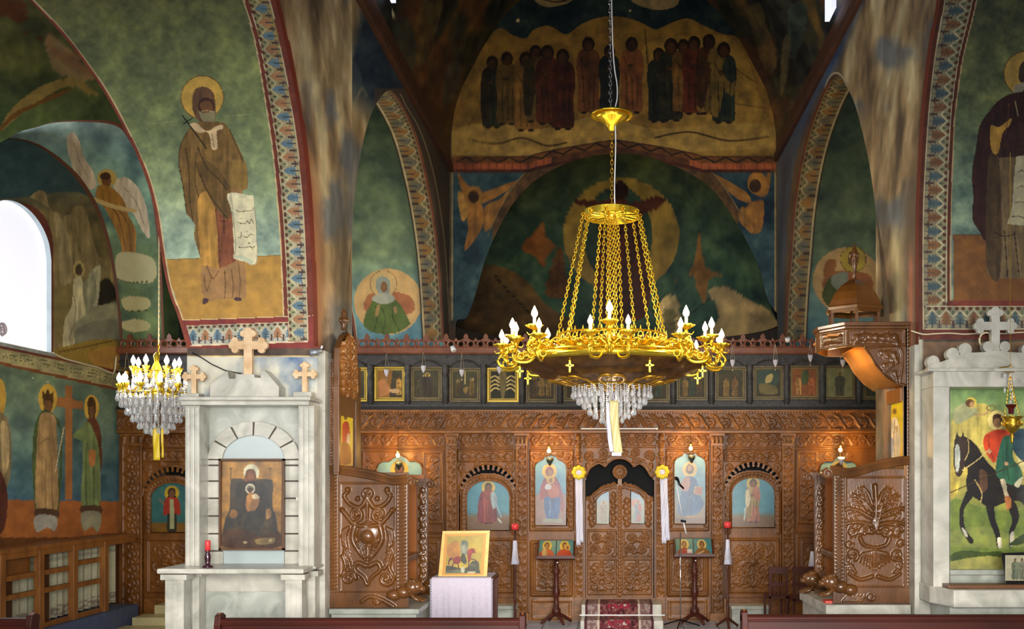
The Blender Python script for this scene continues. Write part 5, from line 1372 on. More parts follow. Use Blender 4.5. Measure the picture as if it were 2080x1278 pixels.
zt = EZ-(1199-960)*7.85/F; pl = [(a[0][0]-.12, 8.42, zt), (a[1][0]-.05, 7.85, zt), (a[2][0], 7.85, zt), (a[3][0]-.1, 8.42, zt)]; pl = [(2.62, 8.42, zt), (2.62, 8.15, zt), (a[1][0]-.02, 7.85, zt), (a[2][0], 7.85, zt), (a[3][0], 8.15, zt), (a[3][0], 8.42, zt)]
m.prismw(pl, 2, (0, 0, -.14)).build('marble_shelf', MARB, rs, bevel=.008)
m = MB(); m.box((2.72, 7.95, 0), (3.62, 8.42, zt-.14)).build('base_block', MARB2, rs)
m = MB(); zz_ = zt+.030; m.box((at(1926, 0, 7.95)[0], 7.95, zt), (at(2140, 0, 7.95)[0], 8.10, zz_)).build('wooden_rail', mat('brown_rail_wood', '#6c4426', .4, noise=.3), rs, bevel=.006)
GEO = '''
s #c8b45c 1930,870 1960,830 2000,820 2020,850 2000,900 1960,950 1930,1010
s #c0a848 1930,940 1950,960 1945,1000 1930,1010
s #d4c888 2060,900 2090,880 2120,900 2120,960 2080,960
s #6c7c34 1930,1020 1990,1030 2060,1040 2122,1030 2122,1160 1930,1160
s #7c8440 1930,1080 2000,1070 2070,1090 2122,1080 2122,1110 1930,1110
s #3c4c1c 1934,1126 1960,1118 2000,1122 2030,1120 2050,1130 2040,1142 1934,1140
s #94904c 1930,1142 2000,1130 2040,1136 2040,1160 1930,1160
s #a8a878 1940,830 1962,818 1980,826 1986,840 1968,850 1946,862 1936,850
e #d8c050 1973 818 11 11
e #6a4424 1970 819 9 8
e #c09464 1974 822 5 6
c #b89468 3 1980,842 2000,842 2008,834
r #8a7838 2013 829 9 5 2
e #e8d080 2025 854 19 20
s #1c3c48 2050,862 2070,870 2090,875 2110,900 2105,940 2076,936 2056,910
s #c8401c 1998,890 2010,878 2030,872 2048,876 2050,886 2034,905 2022,938 2014,936 2000,915
c #8a2410 2 2008,886 2010,912 2018,932
s #1a1412 1942,905 1950,888 1966,890 1984,905 1996,925 2012,945 2040,970 2080,985 2120,975 2120,1030 2090,1035 2070,1018 2040,1022 2010,1032 1990,1018 1968,1002 1962,980 1966,955 1956,950 1950,966 1942,962 1936,935
p #2a211c 1941,890 1943,878 1949,888
p #2a211c 1953,888 1956,877 1960,890
s #3a2a20 1938,900 1944,888 1962,892 1966,912 1958,950 1952,966 1942,966 1938,940
s #c4c8b8 1941,906 1948,906 1950,930 1947,955 1942,958 1940,935
s #5a3c28 1990,955 2004,960 2006,990 1996,1000 1990,985
s #1a1412 1966,995 1978,1005 1968,1020 1958,1036 1958,1062 1964,1080 1974,1092 1978,1102 1970,1104 1960,1090 1950,1072 1949,1040 1952,1026
s #c8c0a8 1953,1072 1960,1076 1966,1090 1960,1088
s #1a1412 2002,1020 2018,1028 2022,1056 2030,1078 2034,1110 2026,1112 2020,1084 2010,1060
s #c0b8a0 2026,1094 2034,1094 2034,1112 2028,1112
s #1a1412 2046,1015 2062,1020 2070,1045 2068,1060 2060,1080 2058,1108 2050,1110 2050,1080 2056,1058 2050,1038
s #c0b8a0 2052,1084 2060,1082 2058,1108 2051,1108
s #2c3c1c 2050,1108 2070,1090 2110,1070 2120,1080 2080,1104
s #2c5c44 2040,886 2056,890 2058,930 2072,950 2078,975 2060,985 2040,980 2024,965 2024,940 2030,910
c #183828 2 2046,900 2044,935 2050,975
s #b8a888 2032,974 2042,976 2046,1000 2050,1008 2042,1010 2036,990
s #a8683c 2042,1008 2052,1010 2054,1030 2046,1036 2042,1022
e #a87850 2026 858 9 11
s #4a2c18 2016,850 2020,842 2032,842 2036,850 2034,858 2030,850 2020,852 2018,862
c #c8b070 2 1956,955 1985,935 2010,912
c #c8a868 2.2 1980,975 1994,1000 1992,1020
c #c8a868 1.6 1966,890 1968,915 1960,935
e #c09468 2010 918 4 4
e #c09468 2044 942 4 4
l #3c2c14 2 1930,1001 2122,918
s #d0c8a0 2060,984 2078,968 2070,990
'''
gp = icon_panel('painting', 1930, 786, 2121, 1160, 8.38, GEO, None, stops=[(786, '#6c8c54'), (830, '#8ca468'), (880, '#b0a858'), (960, '#c0a850'), (1020, '#8c8c40'), (1080, '#74843c'), (1160, '#6c6c34')], step=1.5, am=.2)
tag(gp, 'large painting of a haloed rider in red cape on a dark horse', 'painting')
fi = empty('framed_icon', at(2065, 1184, 8.03), 'small dark-framed icon leaning on the rail below the horse painting', 'icon')
a_ = MB(); a_.prism(P('2034,1124 2112,1121 2120,1184 2046,1186'), 8.03, .02).build('frame', DKMET, fi)
o = icon_panel('picture', 2042, 1128, 2108, 1180, 8.027, fig(2062, 1134, 1178, '#7a8468', '-', '-', wide=1.3)+'\n'+fig(2076, 1134, 1178, '#8a8c74', '-', '-', wide=1.3)+'\n'+fig(2090, 1134, 1178, '#6c7860', '-', '-', wide=1.3), fi, base='#c8c09c', thick=.002)
lampx = at(2052, 750, 8.0)
hl = empty('hanging_oil_lamp', lampx, 'brass hanging oil lamp with crystal drops before the horse painting', 'lamp')
m = MB(); zt_ = at(0, 746, 8)[2]; m.tube([(lampx[0], 8.0, 4.6), (lampx[0], 8.0, zt_)], .002, 5).build('wire', BRASS, hl)
m = MB(); m.tube([at(2030, 747, 8.0), at(2048, 745, 8.0), at(2052, 741, 8), at(2056, 746, 8)], .005, 6).tube([at(2040, 756, 8.0), at(2060, 756, 8.0)], .004, 6).build('hook', BRASS, hl)
def drop(mb, c, r, h): mb.lathe([(.0005, h/2), (r, h*.1), (r*.8, -h*.1), (.0005, -h/2)], c, 6)
m = MB()
for x, ys_ in ((2041, (763, 793)), (2053, (762, 776, 791, 818)), (2056, (803, 808))):
    for y in ys_: drop(m, at(x, y, 8.0), .013, .05)
m.build('crystal_drop', CRYS, hl)
def chains_px(mb, prs, Y, **k):
    for (x0, y0), (x1, y1) in prs: mb.chain(at(x0, y0, Y), at(x1, y1, Y), **k)
for prs in (((2052, 756), (2045, 822)), ((2053, 756), (2062, 822)), ((2052, 756), (2055, 846)), ((2045, 850), (2041, 830)), ((2072, 850), (2060, 800))): MB().chain(at(*prs[0], 8.0), at(*prs[1], 8.0), L=.02, wd=.008, r=.002).build('chain', BRASS, hl)
b0 = at(2054, 830, 8.0); MB().lathe([(.001, -.045), (.022, -.045), (.026, 0), (.052, .03), (.050, .032), (.02, .004), (.001, 0)], b0, 6).build('cup', REDG, hl)
b0 = at(2056, 860, 8.0); m = MB().lathe([(.001, -.17), (.006, -.16), (.014, -.15), (.008, -.13), (.018, -.11), (.012, -.085), (.03, -.07), (.06, -.03), (.07, 0), (.055, .02), (.085, .05), (.088, .055), (.06, .05), (.001, .04)], b0, 20)
for k in range(6): a = k*math.pi/3; m.torus((b0[0]+.07*math.cos(a), b0[1]+.07*math.sin(a), b0[2]), .018, .005, 'y', 10, 5)
m.build('brass_body', BRASS, hl, True)

# ================================================================ THRONES
def yzpanel(x_near, x_far, yA, yB, X, art, stops, par, label, flip):
    """icon on a plane of constant X, given photo pixel bounds"""
    n, k = 26, 90; px = np.linspace(x_near, x_far, n); G = np.zeros((k, n, 3))
    s = (px-VX)/X; zA = EZ+(VY-yA)/s[0]; zB = EZ+(VY-yB)/s[0]; z = np.linspace(zB, zA, k)
    G[:, :, 0] = X; G[:, :, 1] = (F/s)[None, :]; G[:, :, 2] = z[:, None]
    def cf(a, b, u, v): C = vgrad(b, stops); return mottle(paint(a, b, C, art), a, b, 12, .08, 4)
    o = grid('icon', G, ICONP, par, cf); o['label'] = label; return o
def face_panel(T, x0, y0, x1, y1, Y):
    return Carve(x0, y0, x1, y1, Y, 1.5)
def spiralcap(mb, cx, cy, R, Y, d, dr=1):
    pts = [(cx+R*(1-.8*t)*math.cos(1.57+dr*t*9.4), cy-R*(1-.8*t)*math.sin(1.57+dr*t*9.4)) for t in np.linspace(0, 1, 30)]
    for yy in (Y, ): mb.tube([at(x, y, yy) for x, y in pts], .010, 6)
    w0 = at(cx, cy, Y); n = 18; r = R*Y/F*.92
    vs_ = [(w0[0]+r*math.cos(6.283*i/n), w0[1]+dy, w0[2]+r*math.sin(6.283*i/n)) for dy in (.006, d) for i in range(n)]
    mb.add(vs_, [tuple(range(n)), tuple(range(2*n-1, n-1, -1))]+[(i, i+n, (i+1) % n+n, (i+1) % n) for i in range(n)])
def lion(par, cx, cy, Y, sg, sc_=1.0, nm='lion'):
    """crouching armrest lion: body, maned head, muzzle, paws"""
    o = at(cx, cy, Y); s = sc_*.1; m = MB()
    f = lambda x, y, z: (o[0]+sg*x*s, o[1]+y*s, o[2]+z*s)
    for c, r, sz in (((0, 0, 0), .85, 1.0), ((-.9, 0, -.5), .85, .8), ((-1.9, 0, -.8), .8, .75)): m.ball(f(*c), r*s, 12, sz)
    m.ball(f(.45, -.05, .05), .62*s, 12, 1.0); m.ball(f(.95, -.1, -.15), .36*s, 10, .8); m.ball(f(1.15, -.12, -.02), .14*s, 8)
    for e in (-.35, .35): m.ball(f(.15, e, .62), .2*s, 8); m.ball(f(.82, e*.7-.05, .16), .09*s, 6); m.tube([f(-.2, e, -.6), f(.4, e, -1.2), (f(1.0, e, -1.35))], .24*s, 8, .2*s); m.ball(f(1.1, e, -1.35), .28*s, 8, .6)
    for k in range(9): a = k*.7; m.tube([f(.15+.1*math.cos(a), .72*math.cos(a), .72*math.sin(a)), f(-.4, .95*math.cos(a), .95*math.sin(a)-.1)], .16*s, 6, .05*s)
    return m.build(nm, THRONE, par, True)
YT, YTf = 8.6, 9.32
def throne(sg):
    """sg -1 left, +1 right. px() mirrors nothing: explicit pixel tables"""
    L = sg < 0
    T = empty('throne', (sg*2.1, 8.95, at(0, 1236 if L else 1226, YT)[2]), 'carved oak throne without canopy against the left pier, tall narrow back with icon' if L else 'carved oak throne with domed lit canopy against the right pier', 'throne')
    y0, y1 = (979, 1203) if L else (967, 1193); x0, x1 = (689, 805) if L else (1715, 1838)
    base = 1235 if L else 1226
    c = face_panel(T, x0, y0, x1, y1, YT); cx = (x0+x1)/2; H = y1-y0; W = (x1-x0)/2
    c.frame(x0+2, y0+2, x1-2, y1-2, 2, .008)
    if L:
        c.spiral(cx, y0+22, 11, 1.57, 1, 1.2, 3, .03); c.spiral(cx, y0+22, 11, 1.57, -1, 1.2, 3, .03)
        c.stroke([(cx, y0+30), (cx, y0+78)], 4.5, 2, .035); c.dot(cx, y0+110, 15, .055); c.dot(cx, y0+104, 24, .03); c.leaf(cx, y0+150, -1.57, 20, 4, .03)
        for s in (-1, 1):
            c.stroke([(cx, y0+32), (cx+s*14, y0+52), (cx+s*34, y0+46), (cx+s*46, y0+30), (cx+s*40, y0+20)], 5, 3.5, .035); c.dot(cx+s*40, y0+16, 5.5, .04); c.dot(cx+s*47, y0+28, 4.5, .035); c.dot(cx+s*20, y0+34, 5, .03)
            c.spiral(cx+s*24, y0+66, 15, 1.57, s, 1.3, 4, .032); c.stroke([(cx+s*6, y0+90), (cx+s*26, y0+86), (cx+s*44, y0+66), (cx+s*52, y0+56)], 4.5, 4, .034); c.dot(cx+s*50, y0+58, 5, .04)
            for k in range(4): c.stroke([(cx+s*(38+k*4), y0+92+k*2), (cx+s*(44+k*2.5), y0+112), (cx+s*(40+k*3), y0+136-k*2)], 2.6, 1.6, .03)
            c.stroke([(cx+s*26, y0+92), (cx+s*30, y0+116), (cx+s*18, y0+140), (cx+s*4, y0+158)], 6, 3, .034)
            for k in range(5): c.stroke([(cx+s*(20-k*3), y0+122+k*7), (cx+s*(6-k), y0+132+k*7)], 2.2, 1.2, .04)
            c.stroke([(cx+s*4, y0+170), (cx+s*20, y0+164), (cx+s*26, y0+178), (cx+s*8, y0+194), (cx+s*2, y0+208)], 5, 3, .03)
            c.spiral(cx+s*38, y0+196, 15, 0, s, 1.3, 4, .032); c.stroke([(cx+s*50, y0+150), (cx+s*44, y0+172), (cx+s*52, y0+190)], 4, 3, .03); c.leaf(cx+s*34, y0+176, -1.2*s if s > 0 else math.pi+1.2, 24, 3.4, .03)
            c.leaf(cx+s*44, y0+128, 1.57, 28, 3, .026)
    else:
        c.dot(cx, y0+92, 9, .03); c.stroke([(cx, y0+20), (cx+2, y0+60), (cx, y0+110)], 5, 4, .035); c.stroke([(cx+14, y0+54), (cx+8, y0+84), (cx+2, y0+110)], 3, 3, .04)
        for s in (-1, 1):
            for k, (a, l) in enumerate(((-1.2, 44), (-.85, 56), (-.45, 58), (-.05, 56), (.25, 44))):
                e = (cx+s*6, y0+58+k*14); q = (e[0]+s*l*math.cos(a), e[1]+l*math.sin(a)*.8)
                c.stroke([e, ((e[0]+q[0])/2, (e[1]+q[1])/2-5), q], 5, 2, .034); c.leaf(e[0]+s*10, e[1]-3, a if s > 0 else math.pi-a, l*.8, 3, .03)
            c.spiral(cx+s*22, y0+112, 11, 0, s, 1.3, 3.4, .032); c.spiral(cx+s*46, y0+112, 9, 0, -s, 1.2, 3, .03)
            c.stroke([(cx+s*30, y0+126), (cx+s*22, y0+140), (cx, y0+146)], 4, 3, .03)
            for k in range(6): c.stroke([(cx+s*(3+k*4), y0+152+abs(k)*1.0), (cx+s*(3+k*6.5), y0+190-k*4)], 2.4, 1.4, .034)
            c.spiral(cx+s*46, y0+160, 12, 1, s, 1.3, 3.6, .03); c.leaf(cx+s*40, y0+196, -.9 if s > 0 else math.pi+.9, 26, 3, .028); c.stroke([(cx+s*6, y0+204), (cx+s*30, y0+210), (cx+s*52, y0+198)], 4, 3, .03); c.spiral(cx+s*52, y0+138, 8, 0, -s, 1.2, 2.6, .028)
    c.build('carved_side_panel', THRONE, T)
    # side body, borders, base
    zb = at(0, base, YT)[2]
    m = MB()
    if L: m.pbox(662, 960, 828, base, YT+.003, .05); m.pbox(664, 1204, 830, base, YT-.015, .03)
    else: m.pbox(1694, 952, 1866, base, YT+.003, .05); m.pbox(1692, 1194, 1866, base, YT-.015, .03)
    m.build('side_board', THRONE, T, bevel=.004)
    for a, b, ya in (((664, 686, 955), (807, 827, 975)) if L else ((1842, 1862, 660), (1695, 1713, 965))):
        c = Carve(a, ya, b, 1200 if L else 1190, YT-.004, 1.5); c.twist(a+2, b-2, ya+4, (1200 if L else 1190)-4, 7.5, .013)
        c.stroke([(a+1, ya), (a+1, 1200)], 1.4, 1.4, .01); c.stroke([(b-1, ya), (b-1, 1200)], 1.4, 1.4, .01); c.build('beaded_strip', THRONE, T)
    lb = Carve(*((700, 1206, 826, base-2) if L else (1700, 1196, 1850, base-2)), YT-.017, 1.6)
    if L:
        lb.stroke([(735, 1222), (752, 1212), (775, 1218), (800, 1232)], 4, 4, .02); lb.spiral(765, 1220, 8, 0, 1, 1.2, 2.4, .02)
    else:
        for k in range(6): lb.stroke([(1712+k*7, 1222), (1722+k*7, 1210)], 1.8, 1.2, .018)
        lb.spiral(1768, 1212, 8, 0, 1, 1.2, 2.4, .02)
    lb.build('paw_carving', THRONE, T)
    # top rail with scroll
    rp = P('664,949 690,950 730,956 770,964 795,971 815,970 828,969') if L else P('1864,929 1838,931 1812,935 1782,941 1745,952 1722,956 1700,952 1686,951')
    for nm, Yq, sx, full in (('scroll_rail', YT-.03, 0, True),):
        m = MB()
        for dy, r in ((0, .022), (6, .012), (11, .016)): m.tube([at(x, y+dy, YT-.01) for x, y in sm(rp, 4)], r, 8)
        w_ = [at(x, y, YT) for x, y in rp]; m.prism(rp+[(x, y+13) for x, y in rp[::-1]], YT-.015, .07)
        if L: spiralcap(m, 836, 979, 10, YT-.03, .09, -1)
        else: spiralcap(m, 1681, 962, 11, YT-.03, .09, 1)
        m.build('scroll_rail', THRONE, T)
    # front arm posts: near edge and the far arm
    if L: fp = ((848, 867, 985, 1196, 874, 983, -1),)
    else: fp = ((1657, 1676, 978, 1165, 1643, 970, 1),)
    for a, b, ya, yb, sx, sy, dr in fp:
        c = Carve(a, ya, b, yb, YTf, 1.5); c.rinceau(ya+6, yb-6, (a+b)/2, 6, 12, 1.6, .014, True); c.build('post_carving', THRONE, T)
        m = MB(); q0, q1 = at(a-1, ya-6, YTf), at(b+1, 0, YTf); m.box((q0[0], YTf+.002, zb+.002), (q1[0], YTf+.062, q0[2]))
        lo, hi = min(a, sx), max(b, sx); m.pbox(lo, sy-10, hi, sy-3, YTf-.03, .08); m.pbox(lo, sy-2, hi, sy+2, YTf-.01, .05)
        spiralcap(m, sx, sy, 9, YTf-.03, .09, dr); m.build('far_arm_post', THRONE, T)
    # inner boards: back on the pier side, seat, far side
    xb = sg*2.46; xf = sg*1.80 if L else sg*1.93; zt_ = at(0, 960, YT)[2]
    MB().box((xb, YT+.05, zb), (sg*2.40, YTf, zt_)).build('back_board', THRONE, T)
    MB().box((sg*2.40, YTf+.05, zb), (xf, YTf+.08, zt_-.02)).build('far_side_board', mat('warm_oak_board', '#8a4e1c', .3, coat=.4), T)
    MB().box((sg*2.40, YT+.06, zb+.38), (xf+sg*.02, YTf-.01, zb+.43)).build('seat', THRONE, T, bevel=.01)
    # lions
    if L: lion(T, 838, 1193, YT-.02, 1, .85); lion(T, 872, 1190, YTf, 1, .75)
    else: lion(T, 1689, 1182, YT-.02, -1, .85); lion(T, 1650, 1176, YTf, -1, .9)
    return T
TL = throne(-1)
m = MB(); m.pbox(662, 728, 680, 958, YT, .05).build('back_post', THRONE, TL, bevel=.004)
c = Carve(663, 735, 679, 955, YT-.003, 1.4); c.twist(665, 673, 738, 953, 6, .012); c.twist(674, 678, 738, 953, 4, .012); c.build('beaded_strip', THRONE, TL)
XBk = -2.40
def yzpt(px, py, X=XBk): return atX(px, py, X)
m = MB(); za, zb_ = 2.02, 2.93
ynear = F/((681-VX)/XBk); yfar = F/((718-VX)/XBk)
m.box((XBk-.04, YT, za), (XBk-.012, YTf+.1, 3.0)).build('back_panel', THRONE, TL)
yA, yB = F/((686-VX)/XBk), F/((717-VX)/XBk)
m = MB()
for a, b in (((yA-.07, 2.0), (yA, 2.75)), ((yB, 2.0), (yB+.10, 2.90)), ((yA-.066, 2.50), (yB+.095, 2.66)), ((yA-.066, 1.98), (yB+.095, 2.05))): m.box((XBk-.02, a[0], a[1]), (XBk+(.03 if b[1]-a[1] > .5 else .024), b[0], b[1]))
m.build('icon_surround', THRONE, TL, bevel=.004)
yzpanel(686, 717, 833, 946, XBk+.012, 'e #4a3418 702 848 3.4 5\ne #6a4424 702 850 2.2 3.5\ns #c02818 696,862 702,856 708,860 711,880 709,898 704,908 696,900 695,880\ns #d8b890 707,880 712,890 708,906 703,900\ns #9a5420 694,900 710,905 713,940 692,940\nl #5a4a1c 1.4 690,868 690,940', [(830, '#e8c41c'), (900, '#dcc030'), (946, '#d8a040')], TL, 'gold icon of a saint in red on the tall back', False)
# leafy crest of the tall back, seen edge-on from the nave
def yzcarve(name, ya, yb, za, zb, X, draw, m, par, step=.009, side=1, mask=None):
    ny = int((yb-ya)/step)+1; nz = int((zb-za)/step)+1
    c = Carve(0, 0, (ny-1)*2, (nz-1)*2, 1, 2.0); draw(c, (ny-1)*2, (nz-1)*2); Yg, Zg = np.meshgrid(np.linspace(ya, yb, c.nx), np.linspace(zb, za, c.ny))
    G = np.stack([X+side*c.H, Yg, Zg], -1); 
    o = grid(name, G, m, par, None, True)
    return o
cpts = [(yA-.06, 2.66), (yA-.06, 3.08), (yA+.02, 3.15), (yA+.1, 3.21), ((yA+yB)/2-.02, 3.26), (yB-.12, 3.20), (yB-.04, 3.12), (yB+.03, 3.06), (yB+.03, 2.66)]
def crest_draw(c, W, Hh):
    c.stroke([(W*.5, Hh*.04), (W*.5, Hh)], 3, 3, .022)
    for k in range(8):
        y = Hh*(.10+k*.12)
        for s in (-1, 1): c.leaf(W*.5, y+Hh*.05, -1.57+s*.75, W*.46, 4.5, .034); c.spiral(W*.5+s*W*.27, y, W*.13, k, s, 1.2, 3.2, .03)
        c.dot(W*.5, y, 6, .036)
GCARV = mat('golden_oak_carving', '#8c5418', .34, noise=.4, nscale=10, col2='#5c340e', coat=.3)
cv = yzcarve('leaf_carving', yA-.055, yB+.025, 2.67, 3.25, XBk+.031, crest_draw, GCARV, TL, step=.006)
import bmesh
bm_ = bmesh.new(); bm_.from_mesh(cv.data); off_ = TL.matrix_world.translation
for q_ in (0,):
    kill = []
    ya_ = np.array([p[0] for p in cpts[1:-1]]); za_ = np.array([p[1] for p in cpts[1:-1]])
    for f_ in bm_.faces:
        c_ = f_.calc_center_median()+off_
        if c_.z > np.interp(c_.y, ya_, za_)-.01: kill.append(f_)
    bmesh.ops.delete(bm_, geom=kill, context='FACES')
bm_.to_mesh(cv.data); bm_.free()
m = MB(); pts = [(yA-.06, 3.08), (yA+.02, 3.15), (yA+.1, 3.21), ((yA+yB)/2-.02, 3.26), (yB-.12, 3.20), (yB-.04, 3.12), (yB+.03, 3.06)]
m.prismw([(XBk-.02, y, z) for y, z in pts]+[(XBk-.02, yB+.03, 2.66), (XBk-.02, yA-.06, 2.66)], 0, (.05, 0, 0))
ff = at(694, 0, 8.75)
m.build('pointed_crest', THRONE, TL, bevel=.006)
m = MB(); q = atX(722, 736, XBk+.02); m.ball((XBk+.02, q[1]-.03, q[2]), .035, 10, 1.2); m.tube([(XBk+.02, q[1]-.03, q[2]-.06), (XBk+.02, q[1]-.03, q[2])], .02, 8)
q = atX(663, 722, XBk); m.ball((XBk-.03, YT+.02, at(0, 722, YT)[2]), .032, 10, 1.3); m.build('knob_finial', THRONE, TL, True)
m = MB(); q = (XBk+.01, 8.74, 3.26); m.lathe([(.001, 0), (.025, .01), (.018, .04), (.034, .07), (.036, .10), (.02, .13), (.026, .15), (.012, .18), (.001, .20)], q, 10)
for k in range(5): a = k*1.26; m.ball((q[0]+.03*math.cos(a), q[1]+.03*math.sin(a), q[2]+.09), .016, 6, 1.6)
m.build('finial', THRONE, TL, True)

TR = throne(1)
m = MB(); m.pbox(1834, 658, 1866, 940, YT, .05).build('back_post', THRONE, TR, bevel=.004)
XBr = 2.53
yA, yB = F/((1834-VX)/XBr), F/((1801-VX)/XBr)
ztop = at(0, 664, YT)[2]
MB().box((XBr+.012, YT, 1.95), (XBr+.06, YTf+.1, ztop)).build('back_panel', mat('golden_oak_back', '#8a5418', .4, noise=.25, nscale=6), TR)  # throne oak made lighter and more orange, canopy lamplight put into the colour
m = MB()
for a, b in (((yB, 2.0), (yB+.09, ztop)), ((yA+.02, 2.62), (yB+.085, 2.74))): m.box((XBr-(.025 if b[1]-a[1] > .5 else .019), a[0], a[1]), (XBr+.02, b[0], b[1]))
m.build('icon_surround', mat('golden_oak_back', ''), TR, bevel=.004)
yzpanel(1834, 1801, 815, 930, XBr-.002, 'e #c8a018 1817 836 6 7\ne #7a5a20 1817 836 3 5\ns #e0d0b0 1811,856 1817,848 1823,854 1829,885 1826,927 1808,927 1806,880\ns #8a98b0 1808,890 1815,895 1813,927 1807,927\nc #9a7040 1.4 1817,852 1816,890 1817,926\ns #c8a070 1818,868 1824,866 1822,880', [(810, '#e8cc10'), (900, '#e0bc20'), (930, '#d89820')], TR, 'gold icon of a pale robed bishop on the throne back', True)
# canopy: plan polygon, fascia, cove, drum and dome
zr, zf = at(0, 654, YT)[2], at(0, 704, YT)[2]
plan = [(2.62, 8.6), (2.03, 8.6), (1.87, 8.88), (1.87, 9.1), (2.03, 9.38), (2.62, 9.38)]
def ring_prism(mb, pl, z0, z1, inset=0):
    cx, cy = 2.25, 8.99; p = [(cx+(x-cx)*(1-inset) if x < 2.5 else x, cy+(y-cy)*(1-inset)) for x, y in pl]
    mb.prismw([(x, y, z0) for x, y in p], 2, (0, 0, z1-z0))
m = MB(); ring_prism(m, plan, zr-.035, zr, -.06); ring_prism(m, plan, zr-.06, zr-.035, -.02); m.build('canopy_top', THRONE, TR, bevel=.006)
def wallpanel(p0, p1, za, zb, par, name, draw, m_, thick=.03):
    d = math.hypot(p1[0]-p0[0], p1[1]-p0[1]); nx = int(d/.008)+2; nz = int((zb-za)/.008)+2
    c = Carve(0, 0, (nx-1)*2, (nz-1)*2, 1, 2.0); draw(c, (nx-1)*2, (nz-1)*2); t = np.linspace(0, 1, c.nx); Tm, Zm = np.meshgrid(t, np.linspace(zb, za, c.ny))
    nrm = ((p1[1]-p0[1])/d, -(p1[0]-p0[0])/d)
    if nrm[1] > 0 and abs(nrm[1]) > .3: nrm = (-nrm[0], -nrm[1])
    G = np.stack([p0[0]+(p1[0]-p0[0])*Tm+nrm[0]*c.H, p0[1]+(p1[1]-p0[1])*Tm+nrm[1]*c.H, Zm], -1)
    o = grid(name, G, m_, par, None, True); return o
def fdraw(c, W, Hh):
    c.frame(3, 3, W-3, Hh-3, 3, .012)
    for s in (-1, 1):
        for k in range(3): c.leaf(W/2+s*W*.08*(k+1), Hh*.55, (-.5 if s > 0 else math.pi+.5)+s*k*.5, W*.16, 5, .022); c.spiral(W/2+s*W*(.12+.1*k), Hh*.5, Hh*.2, k, s, 1.2, 3.5, .02)
    c.dot(W/2, Hh/2, 9, .025)
for a, b in (((2.03, 8.6), (2.56, 8.6)), ((1.87, 8.88), (2.03, 8.6)), ((1.87, 8.88), (1.87, 9.1))):
    wallpanel(a, b, zf, zr-.06, TR, 'canopy_fascia', fdraw, THRONE)
m = MB()
inner = [(2.05, 8.62), (1.89, 8.89), (1.89, 9.09), (2.05, 9.36), (2.6, 9.36)]
pl2 = [(2.56, 8.605), (2.033, 8.605), (1.874, 8.885), (1.874, 9.1), (2.03, 9.38), (2.6, 9.38)]
vs_ = [(x, y, z) for z in (zf, zr-.05) for x, y in pl2]; n = len(pl2); m.add(vs_, [(i, i+1, i+1+n, i+n) for i in range(n-1)]); o = m.build('canopy_rim', THRONE, TR)
md = o.modifiers.new('thickness', 'SOLIDIFY'); md.thickness = .02; md.offset = 1
cov = P('1745,702 1756,706 1768,722 1778,740 1800,765 1822,780 1840,785'); cw = [at(x, y, YT) for x, y in sm(cov, 4)]
G = np.zeros((len(cw), 12, 3)); 
for i, p_ in enumerate(cw):
    G[i, :, 0] = p_[0]; G[i, :, 2] = p_[2]+.004; G[i, :, 1] = np.linspace(YT+.03, YTf+.03, 12)
COVE = mat('honey_oak_soffit', '#c07a2c', .45, noise=.2, nscale=8)  # orange glow of the canopy lamp is put into this oak colour
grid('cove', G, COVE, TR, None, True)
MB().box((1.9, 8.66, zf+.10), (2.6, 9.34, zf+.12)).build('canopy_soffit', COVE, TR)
brk = [(1840, 704), (1756, 704)]+cov[1:]+[(1840, 790)]
m = MB(); m.prism(brk, YT-.002, .03); m.build('bracket', THRONE, TR)
c = Carve(1750, 703, 1842, 790, YT-.004, 1.4)
c.stroke([(1758, 708), (1828, 708), (1828, 778)], 2, 2, .012); c.stroke([(x-3, y-2) for x, y in cov], 2.4, 2.4, .018)
for x, y, a in ((1800, 722, .6), (1812, 742, 2.4), (1790, 716, 0), (1816, 720, 1.2), (1818, 758, 1.3), (1796, 742, -.4)): c.leaf(x, y, a, 20, 2.6, .02); c.spiral(x, y, 6, a, 1, 1.2, 1.8, .018)
bp_ = inside(brk); c.build('bracket_carving', THRONE, TR, lambda a, b: ~bp_(a, b))
m = MB(); f9 = .925; m.prismw([(p_[0], YTf+.03, p_[2]) for p_ in [at(x, y, YT) for x, y in brk]], 1, (0, .03, 0)); m.build('bracket', COVE, TR)
dc = (2.20, 8.99, zr)
m = MB(); r0 = .235
for k in range(6):
    a = R_(30+k*60-8); m.box((dc[0]+r0*math.cos(a)-.012, dc[1]+r0*math.sin(a)-.012, zr), (dc[0]+r0*math.cos(a)+.012, dc[1]+r0*math.sin(a)+.012, zr+.155))
m.lathe([(r0+.015, 0), (r0+.015, .02), (r0-.015, .02), (r0-.015, 0)], dc, 6, R_(22)).lathe([(r0+.015, .125), (r0+.015, .16), (r0-.015, .16), (r0-.015, .125)], dc, 6, R_(22))
m.build('drum', THRONE, TR)
m = MB(); m.lathe([(.02, .16), (.275, .150), (.28, .175), (.262, .19), (.245, .24), (.205, .31), (.14, .38), (.07, .425), (.045, .44), (.04, .45), (.001, .455)], dc, 6, R_(22)); m.build('dome', THRONE, TR)
m = MB(); m.lathe([(.001, .44), (.02, .45), (.014, .50), (.022, .56), (.03, .61), (.022, .66), (.034, .68), (.024, .72), (.008, .75), (.001, .80)], (dc[0]+.005, dc[1], zr), 10); 
for k in range(4): m.ball((dc[0]+.03*math.cos(k*1.57), dc[1]+.03*math.sin(k*1.57), zr+.67), .018, 6, 1.8)
m.build('finial', THRONE, TR, True)
m = MB(); lp_ = (1.99, 8.9, zf+.06); m.ball(lp_, .03, 10).build('canopy_bulb', BULB, TR, True); point('canopy_lamp_light', (1.99, 8.93, zf+.0), 9, (1.0, .62, .2), .03)
